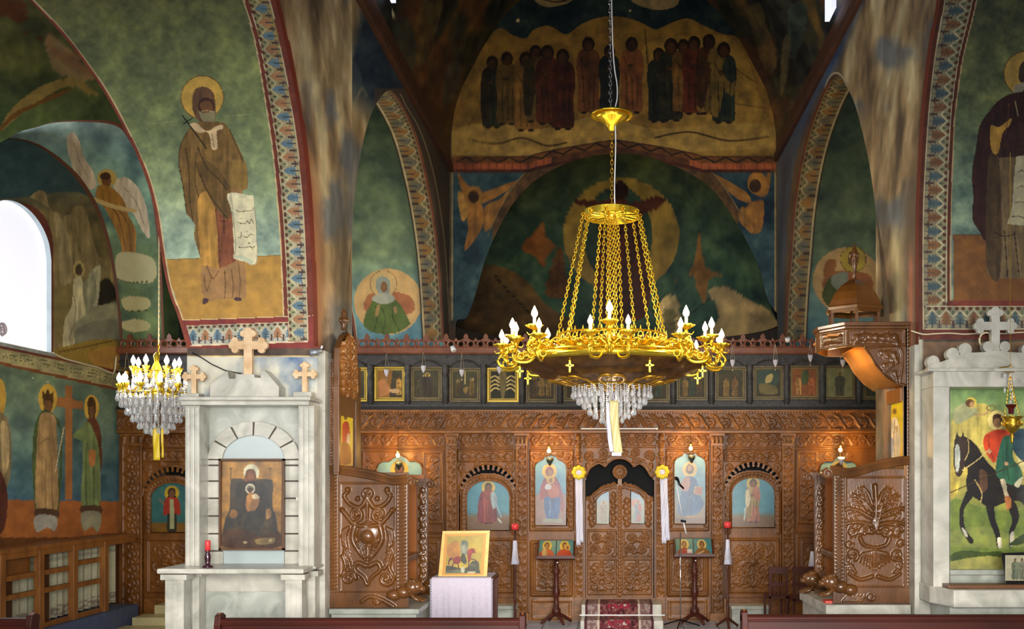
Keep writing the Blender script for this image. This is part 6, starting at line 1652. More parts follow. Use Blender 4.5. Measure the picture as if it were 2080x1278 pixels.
# plinths
pm = MARB
zl = at(0, 1235, YT)[2]; m = MB(); m.box((-2.46, 8.52, zl-.045), (-1.68, 9.6, zl-.001)).box((-2.45, 8.56, 0), (-1.71, 9.58, zl-.045))
tag(m.build('throne_plinth', MARB2, None, bevel=.006), 'pale marble step under the left carved throne', 'plinth')
zr2 = at(0, 1226, YT)[2]-.001; m = MB(); m.prismw([(2.575, 8.5, zr2), (1.84, 8.5, zr2), (1.80, 9.5, zr2), (2.575, 9.5, zr2)], 2, (0, 0, -.08)); m.prismw([(2.575, 8.53, zr2-.08), (1.87, 8.53, zr2-.08), (1.83, 9.5, zr2-.08), (2.575, 9.5, zr2-.08)], 2, (0, 0, -(zr2-.08)))
tag(m.build('throne_plinth', MARB, None, bevel=.006), 'white marble plinth under the canopied right throne', 'plinth')
rb = MB(); q = at(1672, 1216, 8.7); rb.box((1.86, 8.62, zr2), (1.99, 8.74, zr2+.02)).build('red_book', mat('red_cover', '#c04030', .5), None)
tag(bpy.data.objects['red_book'], 'thin red booklet lying by the right throne lion', 'book')
# ================================================================ GREAT CHANDELIER
CX, CY = -.01, 9.0
zc = lambda py: EZ+(VY-py)*9.0/F
gc = empty('chandelier', (CX, CY, 2.87), 'great gilded ring chandelier with candle bulbs and crystal basket over the nave', 'chandelier')
c0 = (CX, CY, 0)
lob = lambda a: 1+.035*math.cos(8*a)
MB().lathe([(.50, 3.16), (.56, 3.13), (.62, 3.10), (.76, 3.07), (.84, 3.045), (.865, 3.015), (.86, 2.985), (.835, 2.98)], c0, 96, 0, lob).build('bowl_rim', GOLD, gc, True)
MB().lathe([(.838, 2.982), (.81, 2.968), (.69, 2.90), (.67, 2.905), (.62, 2.865), (.50, 2.82), (.48, 2.83), (.40, 2.80), (.2, 2.775), (.001, 2.77)], c0, 96, 0, lob).build('underside_disc', GOLDK, gc, True)
m = MB()
for r, z, q in ((.50, 3.245, .009), (.50, 3.13, .010), (.83, 3.055, .008), (.85, 3.01, .012)): m.torus((CX, CY, z), r, q, 'z', 72, 6)
for k in range(36):
    a = k*math.pi/18; p = (CX+.50*math.cos(a), CY+.50*math.sin(a)); t = (-math.sin(a), math.cos(a))
    m.tube([(p[0]+t[0]*.028*math.cos(b), p[1]+t[1]*.028*math.cos(b), 3.188+.045*math.sin(b)) for b in np.linspace(0, 5.6, 9)], .006, 5)
    m.tube([(p[0]-t[0]*.035, p[1]-t[1]*.035, 3.14), (p[0], p[1], 3.17), (p[0]+t[0]*.035, p[1]+t[1]*.035, 3.235)], .005, 5)
    m.ball((p[0], p[1], 3.188), .012, 6)
    m.tube([(p[0], p[1], 3.25), (p[0], p[1], 3.285)], .008, 5, .002)
m.build('fretwork_band', GOLD, gc)
m = MB()
for k in range(120):
    a = k*math.pi/60; r = .845*lob(a); m.tube([(CX+r*math.cos(a), CY+r*math.sin(a), 3.01), (CX+r*1.01*math.cos(a), CY+r*1.01*math.sin(a), 3.065)], .0045, 4, .002)
m.build('spindle_gallery', GOLD, gc)
m = MB()
for k in range(32):
    a = k*math.pi/16+.05; r = .70
    for da, dr, dz in ((0, 0, .075), (-.05, .02, .05), (.05, .02, .05)): m.tube(sm([(CX+.62*math.cos(a), CY+.62*math.sin(a), 3.10), (CX+(r+dr)*math.cos(a+da), CY+(r+dr)*math.sin(a+da), 3.09+dz), (CX+(r+.07)*math.cos(a+da*1.8), CY+(r+.07)*math.sin(a+da*1.8), 3.075+dz*.8)], 3), .016, 6, .004)
    m.ball((CX+.80*math.cos(a), CY+.80*math.sin(a), 3.07), .024, 8)
m.build('leaf_ornaments', GOLD, gc, True)
m = MB()     # scroll ornament on the underside
for k in range(8):
    a = k*math.pi/4
    for s in (-1, 1):
        pts = [(CX+r*math.cos(a+s*d), CY+r*math.sin(a+s*d), 2.772+(r-.2)*.20) for r, d in ((.22, .0), (.32, .22), (.44, .26), (.54, .16), (.56, .04), (.50, .02), (.47, .10))]
        m.tube(sm(pts, 3), .020, 5)
m.build('underside_scrolls', mat('gilded_scrollwork', '#c08a24', .4, metal=.7), gc, True)
def flame(c, h=.085, r=.017):
    r = r*1.35
    return [(.001, 0), (r*.7, h*.08), (r, h*.3), (r*.85, h*.5), (r*.4, h*.78), (.001, h)]
def candle_set(par, p, h, r_cup=.066, lit=True, sl=.07, bulbm=None, goldm=None, bh=.085):
    m = MB(); n = 18
    m.lathe([(.004, -.05), (.016, -.04), (.010, -.025), (.022, -.012), (r_cup*.7, 0), (r_cup*1.05, .022), (r_cup, .026), (r_cup*.5, .006), (.018, .006), (.020, .02), (.001, .02)], p, 30, 0, lambda a: 1+.16*math.cos(6*a))
    o = m.build('candle_cup', goldm or GOLD, par, True)
    MB().lathe([(.013, .012), (.0135, sl), (.011, sl+.004), (.001, sl+.004)], p, 10).build('candle_sleeve', CANDLE, o, True)
    MB().lathe(flame(0, bh, bh*.21), (p[0], p[1], p[2]+sl+.004), 10).build('bulb', (bulbm or BULB) if lit else mat('unlit_bulb_glass', '#fff4dc', .15, emis='#ffe8b8', es=3.0), o, True)  # bulbs that are off still get a weak added glow
    return o
for k in range(8):
    a0 = k*math.pi/4+.0-.02-math.pi/2
    m = MB(); P3 = lambda r, a, z: (CX+r*math.cos(a), CY+r*math.sin(a), z)
    spots = [(.91, a0, 3.23, 1), (1.0, a0-.155, 3.13, 0), (1.0, a0+.155, 3.13, 0)]
    for r, a, z, big in spots:
        if big: m.tube(sm([P3(.84, a0, 3.02), P3(.93, a0, 2.99), P3(.99, a0, 3.05), P3(.95, a0, 3.12), P3(.91, a0, 3.16), P3(.91, a0, z-.04)], 4), .014, 7)
        else: m.tube(sm([P3(.83, a0+(a-a0)*.4, 3.03), P3(.90, a0+(a-a0)*.6, 2.95), P3(1.0, a, 2.95), P3(1.035, a, 3.01), P3(1.0, a, 3.06), P3(1.0, a, z-.045)], 4), .012, 7)
        m.torus(P3(.95, a, 3.0), .028, .008, 'y' if k % 2 else 'x', 10, 5)
        for q in range(4): b = q*1.57; m.tube([P3(r, a, z-.05), (P3(r, a, 0)[0]+.05*math.cos(b), P3(r, a, 0)[1]+.05*math.sin(b), z-.06), (P3(r, a, 0)[0]+.065*math.cos(b), P3(r, a, 0)[1]+.065*math.sin(b), z-.035)], .010, 5, .003)
    m.ball(P3(.87, a0, 3.03), .045, 10, 1.2); m.ball(P3(.93, a0, 3.13), .03, 8, 1.3)
    for q in (-1, 1): m.tube(sm([P3(.86, a0+q*.03, 3.06), P3(.88, a0+q*.10, 3.12), P3(.86, a0+q*.16, 3.10), P3(.86, a0+q*.13, 3.06)], 3), .010, 6)
    arm = m.build('arm_cluster', GOLD, gc, True)
    for r, a, z, big in spots: candle_set(arm, P3(r, a, z), .1, lit=not (k == 0 and not big), sl=.085 if big else .07, bh=.10 if big else .085)
    lp = P3(1.0, a0, 3.40); point('chandelier_light', lp, 17, (1.0, .86, .58), .05)
    b = a0+math.pi/8; q = P3(.87, b, 2.96)
    cm = MB(); cm.tube([q, (q[0], q[1], q[2]-.03)], .003, 5); w_ = .012
    cm.box((q[0]-.007, q[1]-.004, q[2]-.12), (q[0]+.007, q[1]+.004, q[2]-.03)).box((q[0]-.028, q[1]-.004, q[2]-.075), (q[0]+.028, q[1]+.004, q[2]-.060))
    for dx, dz in ((-.028, -.0675), (.028, -.0675), (0, -.03), (0, -.12)): cm.ball((q[0]+dx, q[1], q[2]+dz), .011, 6)
    cm.build('cross_pendant', GOLD, gc)
zw = zc(436)
m = MB(); m.lathe([(.245, zw-.03), (.252, zw-.03), (.252, zw+.03), (.245, zw+.03), (.245, zw-.03)], c0, 48)
for k in range(10):
    a = k*math.pi/5; m.tube([(CX, CY, zw), (CX+.245*math.cos(a), CY+.245*math.sin(a), zw-.01)], .007, 5)
    m.tube(sm([(CX+.10*math.cos(a), CY+.10*math.sin(a), zw-.005), (CX+.17*math.cos(a+.25), CY+.17*math.sin(a+.25), zw-.005), (CX+.24*math.cos(a+.31), CY+.24*math.sin(a+.31), zw-.01)], 3), .007, 5)
    m.torus((CX+.265*math.cos(a+.1), CY+.265*math.sin(a+.1), zw), .014, .004, 'y', 8, 4)
m.torus((CX, CY, zw), .10, .010, 'z', 24, 6); m.ball((CX, CY, zw), .04, 10); m.build('upper_wheel', GOLD, gc)
for k in range(10):
    a = k*math.pi/5+.1; MB().chain((CX+.265*math.cos(a), CY+.265*math.sin(a), zw-.01), (CX+.49*math.cos(a), CY+.49*math.sin(a), 3.25), L=.046, wd=.024, r=.0052).build('hanging_chain', GOLD, gc)
for k in range(4):
    a = k*math.pi/2+.4; MB().chain((CX+.035*math.cos(a), CY+.035*math.sin(a), zw-.02), (CX+.05*math.cos(a), CY+.05*math.sin(a), 3.0), L=.046, wd=.024, r=.005).build('central_chain', GOLD, gc)
zd = zc(236); MB().lathe([(.19, zd), (.195, zd+.012), (.17, zd+.016), (.03, zd+.02), (.03, zd+.014), (.16, zd-.004), (.13, zd-.03), (.08, zd-.06), (.045, zd-.10), (.028, zd-.13), (.001, zd-.14)], c0, 48, 0, lambda a: 1+.02*math.cos(16*a)).build('ceiling_dish', GOLD, gc, True)
MB().chain((CX, CY, zd-.13), (CX-.0, CY, zw+.03), L=.05, wd=.024, r=.005).build('suspension_chain', BRASS, gc)
MB().chain((CX-.035, CY, 9.55), (CX-.012, CY, zd+.02), L=.05, wd=.024, r=.005).build('suspension_chain', CHROME, gc)
MB().tube(sm([(CX-.02, CY-.03, 9.5), (CX+.0, CY-.03, 6.2), (CX+.05, CY-.03, 5.5), (CX+.03, CY-.03, 5.3), (CX+.035, CY-.03, 5.0), (CX+.025, CY-.03, 4.6), (CX+.03, CY-.03, zw)], 6), .006, 6).build('power_cable', WHITEP, gc, True)
# crystal basket
def strand(L, big):
    m = MB(); z = 0; i = 0
    while z < L-.045: drop(m, (0, 0, -z-.008), .0105, .016); z += .017
    m.lathe([(.001, 0), (.008, -.010), (.016, -.032), (.019, -.046), (.013, -.062), (.001, -.070)], (0, 0, -z), 7); return m
protos = {}
def place_strand(par, p, L, nm='crystal_strand'):
    key = round(L, 2)
    if key not in protos:
        me = bpy.data.meshes.new('crystal_strand'); s = strand(L, 1); me.from_pydata(s.v, [], s.f); me.update(); me.materials.append(CRYS); protos[key] = me
    o = bpy.data.objects.new(nm, protos[key]); COL.objects.link(o); o.parent = par; off = par.matrix_world.translation
    o.location = (p[0]-off[0], p[1]-off[1], p[2]-off[2]); return o
for r, n, L, z in ((.36, 30, .09, 2.79), (.31, 25, .14, 2.785), (.26, 20, .18, 2.78), (.21, 16, .22, 2.775), (.16, 13, .26, 2.775), (.10, 9, .30, 2.77), (.05, 5, .32, 2.77)):
    for k in range(n): a = (k+.5*(n % 4))*2*math.pi/n; place_strand(gc, (CX+r*math.cos(a), CY+r*math.sin(a), z), L)
bm = MB(); bm.torus((CX, CY, 2.79), .36, .008, 'z', 40, 5).torus((CX, CY, 2.772), .21, .008, 'z', 30, 5).build('basket_ring', GOLD, gc)
point('crystal_basket_light', (CX, CY, 2.62), 4.0, (1, .88, .66), .05)
def ribbon_piece(name, pts, w_, m_, par=None, fold=.006):
    """a hanging satin ribbon through world points"""
    G = np.zeros((len(pts), 6, 3)); t = np.linspace(-.5, .5, 6)
    for i, p in enumerate(pts): G[i, :, 0] = p[0]+t*w_; G[i, :, 1] = p[1]+fold*np.sin(t*6+i*.6); G[i, :, 2] = p[2]
    o = grid(name, G, m_, par, None, True); md = o.modifiers.new('thickness', 'SOLIDIFY'); md.thickness = .0015; return o
rbn = empty('ribbon_sash', at(1246, 812, 8.6), 'ivory and white satin sash hanging from the crystal basket', 'ribbon')
ribbon_piece('ivory_band', [at(x, y, 8.60) for x, y in sm(P('1247,814 1248,850 1252,890 1256,920'), 5)], .075, IVS, rbn)
ribbon_piece('white_band', [at(x, y, 8.63) for x, y in sm(P('1240,818 1239,850 1241,890 1246,918'), 5)], .06, WHS, rbn)
MB().tube([(CX+.0, 8.645, 2.80), at(1247, 814, 8.605)], .004, 5).build('tie_string', WHS, rbn)
MB().pbox(1243, 919, 1262, 926, 8.58, .03).build('clasp', WHITEP, rbn)

# ================================================================ SMALL CRYSTAL CHANDELIER in the aisle
sx, sy = (318-VX)*9.7/F, 9.7; zs = lambda y: EZ+(VY-y)*9.7/F
s2 = empty('crystal_chandelier', (sx, sy, zs(880)), 'small crystal chandelier with white lit bulbs hanging in the left aisle', 'chandelier')
MB().chain((sx+.04, sy, 7.5), (sx+.02, sy, zs(720)), L=.04, wd=.016, r=.004).build('chain', BRASS, s2)
MB().tube([(sx+.045, sy-.02, 7.5), (sx+.03, sy-.02, zs(700))], .006, 6).build('cable', CABLE, s2)
b = (sx, sy, 0)
MB().lathe([(.001, zs(715)), (.03, zs(722)), (.02, zs(735)), (.05, zs(750)), (.03, zs(765)), (.06, zs(780)), (.09, zs(800)), (.05, zs(812)), (.001, zs(818))], b, 24).build('gilded_stem', GOLD, s2, True)
for n, r, z, ph in ((7, .21, zs(752), .2), (12, .33, zs(788), 0)):
    for k in range(n):
        a = ph+k*2*math.pi/n; p = (sx+r*math.cos(a), sy+r*math.sin(a), z); m = MB()
        m.tube(sm([(sx+.04*math.cos(a), sy+.04*math.sin(a), z), (sx+r*.5*math.cos(a), sy+r*.5*math.sin(a), z-.08), (sx+r*.95*math.cos(a), sy+r*.95*math.sin(a), z-.06), (p[0], p[1], z)], 4), .007, 6)
        arm = m.build('arm', GOLD, s2, True)
        candle_set(arm, p, .1, .035, True, .045, BULBW, GOLD, .085)
        for q, L in ((0, .10), ): place_strand(s2, (p[0], p[1], z-.01), L)
for r, n, L, z in ((.35, 34, .07, zs(796)), (.32, 30, .13, zs(798)), (.27, 26, .18, zs(803)), (.22, 20, .23, zs(806)), (.16, 14, .28, zs(810)), (.10, 10, .31, zs(812)), (.05, 5, .32, zs(812))):
    for k in range(n): a = k*2*math.pi/n+r*9; place_strand(s2, (sx+r*math.cos(a), sy+r*math.sin(a), z), L)
for r, n, L, z in ((.21, 20, .10, zs(755)), (.16, 14, .13, zs(757)), (.26, 20, .07, zs(775)), (.09, 8, .14, zs(757))):
    for k in range(n): a = k*2*math.pi/n+r*9; place_strand(s2, (sx+r*math.cos(a), sy+r*math.sin(a), z), L)
m = MB(); m.torus((sx, sy, zs(800)), .34, .008, 'z', 40, 5).torus((sx, sy, zs(757)), .20, .007, 'z', 30, 5).build('gilded_ring', GOLD, s2)
for dx, dy in ((0, -.42), (-.40, .1), (.3, .3)): point('small_chandelier_light', (sx+dx, sy+dy, zs(760)), 10, (1, .93, .82), .06)
yr = empty('ribbon_sash', (sx+.03, sy-.10, zs(880)), 'bright yellow ribbon hanging below the small crystal chandelier', 'ribbon')
ribbon_piece('yellow_band', [(sx+.035+.0*i, sy-.08, zs(870+i*6.5)) for i in range(11)], .065, YEL, yr); ribbon_piece('yellow_band', [(sx+.085, sy-.06, zs(870+i*6)) for i in range(11)], .022, YEL, yr)

# ================================================================ HANGING LAMPS AND SPOTS ON THE SCREEN
wl = mat('lit_warm_bulb', '#ffe8b0', .3, emis='#ffd070', es=45)
places = [(808, 925, 'above the light blue icon by the left throne'), (1115, 916, 'above the icon of the Mother of God'), (1403, 911, 'above the icon of seated Christ'), (1707, 914, 'above the icon by the right throne')]
for i, (x, y, wh) in enumerate(places):
    Yl = YI-.22; c_ = at(x, y, Yl); E = empty('hanging_lamp', c_, 'lit bulb with dark oil cup %s' % wh, 'lamp', 'lamps hanging before the large icons')
    r = .024
    m = MB(); m.ball(c_, r, 12, 1.15).build('bulb', wl, E, True)
    MB().tube([(c_[0], YI-.105, at(x, 868, YI)[2]), (c_[0], Yl+.02, at(x, 868, Yl)[2]-.01), (c_[0], Yl+.01, c_[2]+.03)], .003, 5).build('wire', DKMET, E)
    MB().lathe([(.012, .02), (.02, .05), (.012, .06), (.001, .06)], c_, 10).build('socket', BRASS, E)
    q = at(x+(2 if i < 3 else 2), y+19, Yl+.02); MB().lathe([(.001, -.075), (.012, -.07), (.02, -.05), (.045, -.01), (.05, .03), (.042, .03), (.036, 0), (.001, -.03)], q, 16).build('oil_cup', GLASSW if i == 3 else mat('smoky_green_glass', '#3a3a2c', .1, spec=.8), E, True)
    m = MB()
    for k in range(3): a = k*2.09; m.tube([(q[0]+.046*math.cos(a), q[1]+.046*math.sin(a), q[2]+.03), (c_[0], Yl+.01, c_[2]+.06)], .0018, 4)
    m.build('cup_chain', BRASS, E)
    point('icon_lamp_light', (c_[0], Yl-.06, c_[2]+.02), 15, (1.0, .60, .17), .03)
# votive lamps along the dark gallery
def votive(x, y0, y1, label, Yv=YI-.07, metal=BRASS, glass=GLASSW, sc_=1.0):
    top = at(x, y0, Yv); c_ = at(x, y1, Yv); E = empty('votive_lamp', c_, label, 'lamp', 'small votive lamps along the gallery' if metal is BRASS and sc_ == 1 else None)
    s = sc_
    MB().lathe([(.001, -.05*s), (.010*s, -.045*s), (.02*s, -.025*s), (.03*s, .0), (.034*s, .03*s), (.037*s, .045*s), (.032*s, .045*s), (.02*s, 0), (.001, -.01*s)], c_, 14).build('glass_cup', glass, E, True)
    m = MB()
    for k in range(3): a = k*2.09+.3; m.tube([(c_[0]+.034*s*math.cos(a), c_[1]+.034*s*math.sin(a), c_[2]+.04*s), (top[0]+.004*math.cos(a), top[1], top[2])], .0025, 4)
    m.build('chains', mat('pale_chain', '#b0a48c', .4, metal=.6), E)
    m = MB(); m.tube([(c_[0], c_[1], c_[2]-.05*s), (c_[0], c_[1], c_[2]-.08*s)], .003, 4); m.ball((c_[0], c_[1], c_[2]-.09*s), .011*s, 8, 1.4).build('drop', mat('pale_chain', ''), E, True)
for x, y0, y1, wh in ((785, 718, 758, 'before the second gallery icon from the left throne'), (860, 716, 750, 'before the gallery icon of one dark figure'), (938, 718, 758, 'before the gallery icon of two kneeling figures'), (1014, 720, 752, 'before the gallery icon with golden rays'), (1488, 704, 738, 'right of the great chandelier'), (1575, 700, 738, 'before the third gallery icon from the right throne'), (1646, 700, 728, 'before the orange gallery icon'), (1712, 704, 738, 'under the throne canopy edge')):
    votive(x, y0, y1, 'small white glass votive lamp %s' % wh)
votive(257, 716, 762, 'small brass votive lamp at the left aisle gallery', YI-.07, DKMET, BRASS, 1.3)
for x, y, a, lab, Yq, md_ in ((920, 708, .5, 'white spotlight on the gallery crest left of the chandelier', YI-.16, WHITEP), (1600, 692, -.2, 'white spotlight on the gallery crest near the right throne', YI-.16, WHITEP)):
    c_ = Vector(at(x, y, Yq)); E = empty('spotlight', c_, lab, 'spotlight'); d = Vector((math.sin(a), -.5, -.9 if a > 0 else .9)).normalized()*.055
    MB().tube([c_-d*.3+Vector((0, 0, .01)), c_+d*.2, c_+d*.8], .034, 14).build('housing', md_, E, True); MB().tube([c_+d*.8, c_+d*.86], .027, 14).build('lens', mat('lamp_lens', '#b8b4b0', .1, spec=.8), E)
    MB().tube([c_, c_+Vector((.0, .09, .0))], .008, 6).build('bracket', md_, E)
c_ = Vector(at(640, 716, 8.36)); E = empty('spotlight', c_, 'grey floodlight at the upper right of the left marble pier', 'spotlight')
MB().tube([c_+Vector((-.035, -.03, -.01)), c_+Vector((.02, 0, .005)), c_+Vector((.05, .02, .02))], .03, 12, .018).build('housing', mat('grey_metal', '#8c9096', .4, metal=.5), E, True)
MB().tube([c_+Vector((.04, .02, .02)), c_+Vector((.045, .05, .06))], .008, 6).build('bracket', WHITEP, E)
m = MB().tube([at(1180, 871, YI-.2), at(1334, 871, YI-.2)], .010, 8); m.ball(at(1334, 871, YI-.2), .016, 8)
for x in (1186, 1330): m.tube([at(x, 871, YI-.2), at(x, 871, YI-.1)], .006, 6)
tag(m.build('curtain_rod', WHITEP), 'thin white curtain rod above the royal doors', 'rod')

# rosettes with long white ribbons
for x, y, yb, wh, dx in ((1176, 960, 1108, 'left', 0), (1345, 959, 1104, 'right', 3)):
    Yr = YI-.09; c_ = at(x, y, Yr); E = empty('rosette_ribbon', c_, 'yellow satin rosette with long white ribbons on the %s of the royal doors' % wh, 'rosette', 'rosettes beside the royal doors')
    m = MB(); R0 = .095; n = 48; rings = [(.035, -.012), (.06, -.028), (.088, -.022), (R0, -.004), (R0*.95, .01)]
    vs_ = [(c_[0]+r*(1+.07*math.cos(8*2*math.pi*k/n)*(r > .05))*math.cos(2*math.pi*k/n), Yr+d+.008*math.cos(16*math.pi*2*k/n)*(r > .05), c_[2]+r*(1+.07*math.cos(8*2*math.pi*k/n)*(r > .05))*math.sin(2*math.pi*k/n)) for r, d in rings for k in range(n)]
    m.add(vs_, [(i*n+k, i*n+(k+1) % n, (i+1)*n+(k+1) % n, (i+1)*n+k) for i in range(len(rings)-1) for k in range(n)]); m.build('pleated_rosette', YEL, E, True)
    m = MB(); n = 20; m.add([(c_[0]+.038*math.cos(2*math.pi*k/n), Yr-.016, c_[2]+.034*math.sin(2*math.pi*k/n)) for k in range(n)]+[(c_[0], Yr-.024, c_[2])], [(k, (k+1) % n, n) for k in range(n)]); ce = m.build('centre', WHS, E, True)
    MB().box((c_[0]-.02, Yr-.026, c_[2]+.002), (c_[0]+.02, Yr-.022, c_[2]+.006)).build('mark', mat('lilac_thread', '#a890b8', .7), ce)
    for q, (xa, xb, w_) in enumerate(((x-3+dx, x-1+dx*1.6, .060), (x+3+dx, x+5+dx*2.2, .055))): ribbon_piece('ribbon_tail', [at(xa+(xb-xa)*t, y+10+(yb-y-10-q*6)*t, Yr+.012-.006*q) for t in np.linspace(0, 1, 24)], w_, WHS, E, .004)

# ================================================================ FURNISHINGS ON THE FLOOR
MAH = mat('dark_red_brown_wood', '#4c2014', .4, noise=.35, nscale=6, spec=.3)
# carpeted steps
st = empty('carpeted_steps', (at(1264, 0, 12.8)[0], 12.8, 0), 'white marble steps with red patterned carpet before the royal doors', 'steps')
xa, xb = at(1181, 0, 12.8)[0], at(1344, 0, 12.8)[0]
MB().box((xa, 12.78, 0), (xb, 13.25, .285)).box((xa-.0, 12.38, 0), (xb, 12.78, .135)).build('marble_treads', MARB, st, bevel=.008)
def rugc(px, py, u, v):
    C = np.tile(hexc('#5c1c26'), (len(u), 1)); n = fbm(u*200, v*200, 6, 3)
    C[n > .58] = hexc('#7c5048'); C[n < .38] = hexc('#301218'); e = np.minimum(u, 1-u)
    C[(e < .20)] = hexc('#745450'); C[(e < .20) & (n > .52)] = hexc('#94807a'); C[e < .04] = hexc('#4a2028'); C[np.abs(e-.2) < .015] = hexc('#c0b0a0')
    f = (np.abs(u-.5) < .16) & (np.abs((v*4) % 1-.5) < .34); C[f & (n > .5)] = hexc('#8c2434'); C[f & (n < .38)] = hexc('#b8a49a'); return C
path = [(13.24, .290), (12.775, .290), (12.770, .285), (12.770, .142), (12.375, .140), (12.370, .135), (12.370, .005)]
pa = np.array(path); L = np.concatenate([[0], np.cumsum(np.hypot(*np.diff(pa, axis=0).T))]); q = np.linspace(0, L[-1], 120)
G = np.zeros((120, 100, 3)); G[:, :, 0] = np.linspace(xa+.05, xb-.12, 100)[None, :]; G[:, :, 1] = np.interp(q, L, pa[:, 0])[:, None]; G[:, :, 2] = np.interp(q, L, pa[:, 1])[:, None]+.004
RUG = mat('woven_rug', 'ATTR', .95, noise=.2, nscale=60, bump=.3, bscale=150)
tag(grid('stair_carpet', G, RUG, None, rugc), 'worn red and cream patterned carpet laid over the marble steps', 'carpet')
for z, y in ((.152, 12.745), (.02, 12.345)):
    MB().tube([(xa-.02, y, z), (xb+.04, y, z)], .009, 8).build('carpet_rod', WHITEP, st)
for x0, x1, nm, y0, y1 in ((940, 1048, 'marble step before the left side door beside the draped table', 12.95, 13.20), (1487, 1561, 'marble step before the right side door beside the candle stand', 12.95, 13.20)):
    E = tag(MB().box((at(x0, 0, 12.95)[0], y0, 0), (at(x1, 0, 12.95)[0], y1, .20)).box((at(x0-2, 0, 12.95)[0], y0-.02, .20), (at(x1+2, 0, 12.95)[0], y1, .245)).build('marble_step', MARB2, None, bevel=.006), 'pale grey '+nm, 'step')
a0, a1 = -6.19, at(345, 0, 12.5)[0]
MB().box((a0+.18, 12.9, 0), (a1, 13.3, .26)).box((a0+.06, 12.55, 0), (a1, 12.9, .15)).box((a0-.02, 12.25, 0), (a1, 12.55, .05)).build('marble_step', mat('yellowed_marble', '#b8ac7c', .45, noise=.25, nscale=5), None, bevel=.006)
tag(bpy.data.objects['marble_step.002'], 'yellowed stone steps before the left aisle door', 'steps')
# icon stands with pairs of icons
def analogion(x, x0, x1, y0, y1, lab, lab2, figs, foot):
    Yb = 13.0; c_ = at(x, 0, Yb); zt = at(0, y1, Yb)[2]; E = empty('icon_stand', (c_[0], Yb, 0), lab, 'stand')
    MB().lathe([(.001, zt), (.03, zt-.01), (.028, .75), (.04, .72), (.05, .70), (.035, .66), (.03, .5), (.045, .46), (.05, .40), (.03, .36), (.035, .22), (.055, .2), (.06, .12), (.001, .12)], (c_[0], Yb, 0), 14).build('turned_post', MAH, E, True)
    m = MB()
    for k in range(4): a = k*1.571+.5; m.tube(sm([(c_[0], Yb, .14), (c_[0]+.12*math.cos(a), Yb+.12*math.sin(a), .09), (c_[0]+.22*math.cos(a), Yb+.22*math.sin(a), .022)], 4), .028, 7, .018)
    m.build('foot', MAH, E, True)
    m = MB(); a, b = at(x0-4, 0, Yb-.1), at(x1+4, 0, Yb-.1)
    zb_ = at(0, y1+3, Yb-.15)[2]; zt2 = at(0, y0-1, Yb+.05)[2]
    m.prismw([(a[0], Yb-.17, zb_-.02), (a[0], Yb-.15, zb_+.01), (a[0], Yb+.06, zt2), (a[0], Yb+.09, zt2-.02), (a[0], Yb-.12, zb_-.04)], 0, (b[0]-a[0], 0, 0)); m.box((a[0], Yb-.185, zb_-.02), (b[0], Yb-.165, zb_+.02)); m.build('sloping_tray', MAH, E, bevel=.004)
    mid = (x0+x1)/2
    m = MB(); m.lathe([(.001, -.02), (.015, -.015), (.02, 0), (.015, .02), (.001, .02)], at(x+2, y1+14, Yb-.14), 10).build('silver_knob', CHROME, E, True)
    Yp = Yb-.165
    D = empty('icon_pair', at(mid, y1, Yp), lab2, 'icon')
    icon_panel('icon', x0, y0, mid-.6, y1, Yp, figs[0], D, base='#3f8a86', step=.9, tilt=.19, thick=.01); icon_panel('icon', mid+.6, y0, x1, y1, Yp, figs[1], D, base='#3f8a90', step=.9, tilt=.19, thick=.01)
analogion(1130, 1094, 1164, 1100, 1129, 'dark turned wooden icon stand left of the royal doors', 'pair of small icons with red robed figures on the left stand',
    (bust(1110, 1101, 1131, '#b83424', '#e0b83c', r=9.5, mant='#c05030')+'\ns #c8a060 1100,1120 1106,1112 1112,1128 1102,1129', bust(1146, 1101, 1131, '#b83424', '#e0b83c', r=9.5)+'\ne #d8a84c 1152 1113 6 6\ne #8a5430 1152 1114 3 4'), 1262)
analogion(1411, 1373, 1447, 1096, 1125, 'dark turned wooden icon stand right of the royal doors', 'pair of small icons of Christ and a bearded saint on the right stand',
    (bust(1391, 1098, 1127, '#a02c2c', '#e0c070', hair='#4a2a14', r=9.5)+'\np #d8d4d0 1396,1116 1406,1116 1406,1124 1396,1124', bust(1427, 1098, 1127, '#8a5c2c', '#e0c070', hair='#5a3818', r=9.5)+'\nl #d8b080 2 1415,1126 1430,1120'), 1262)
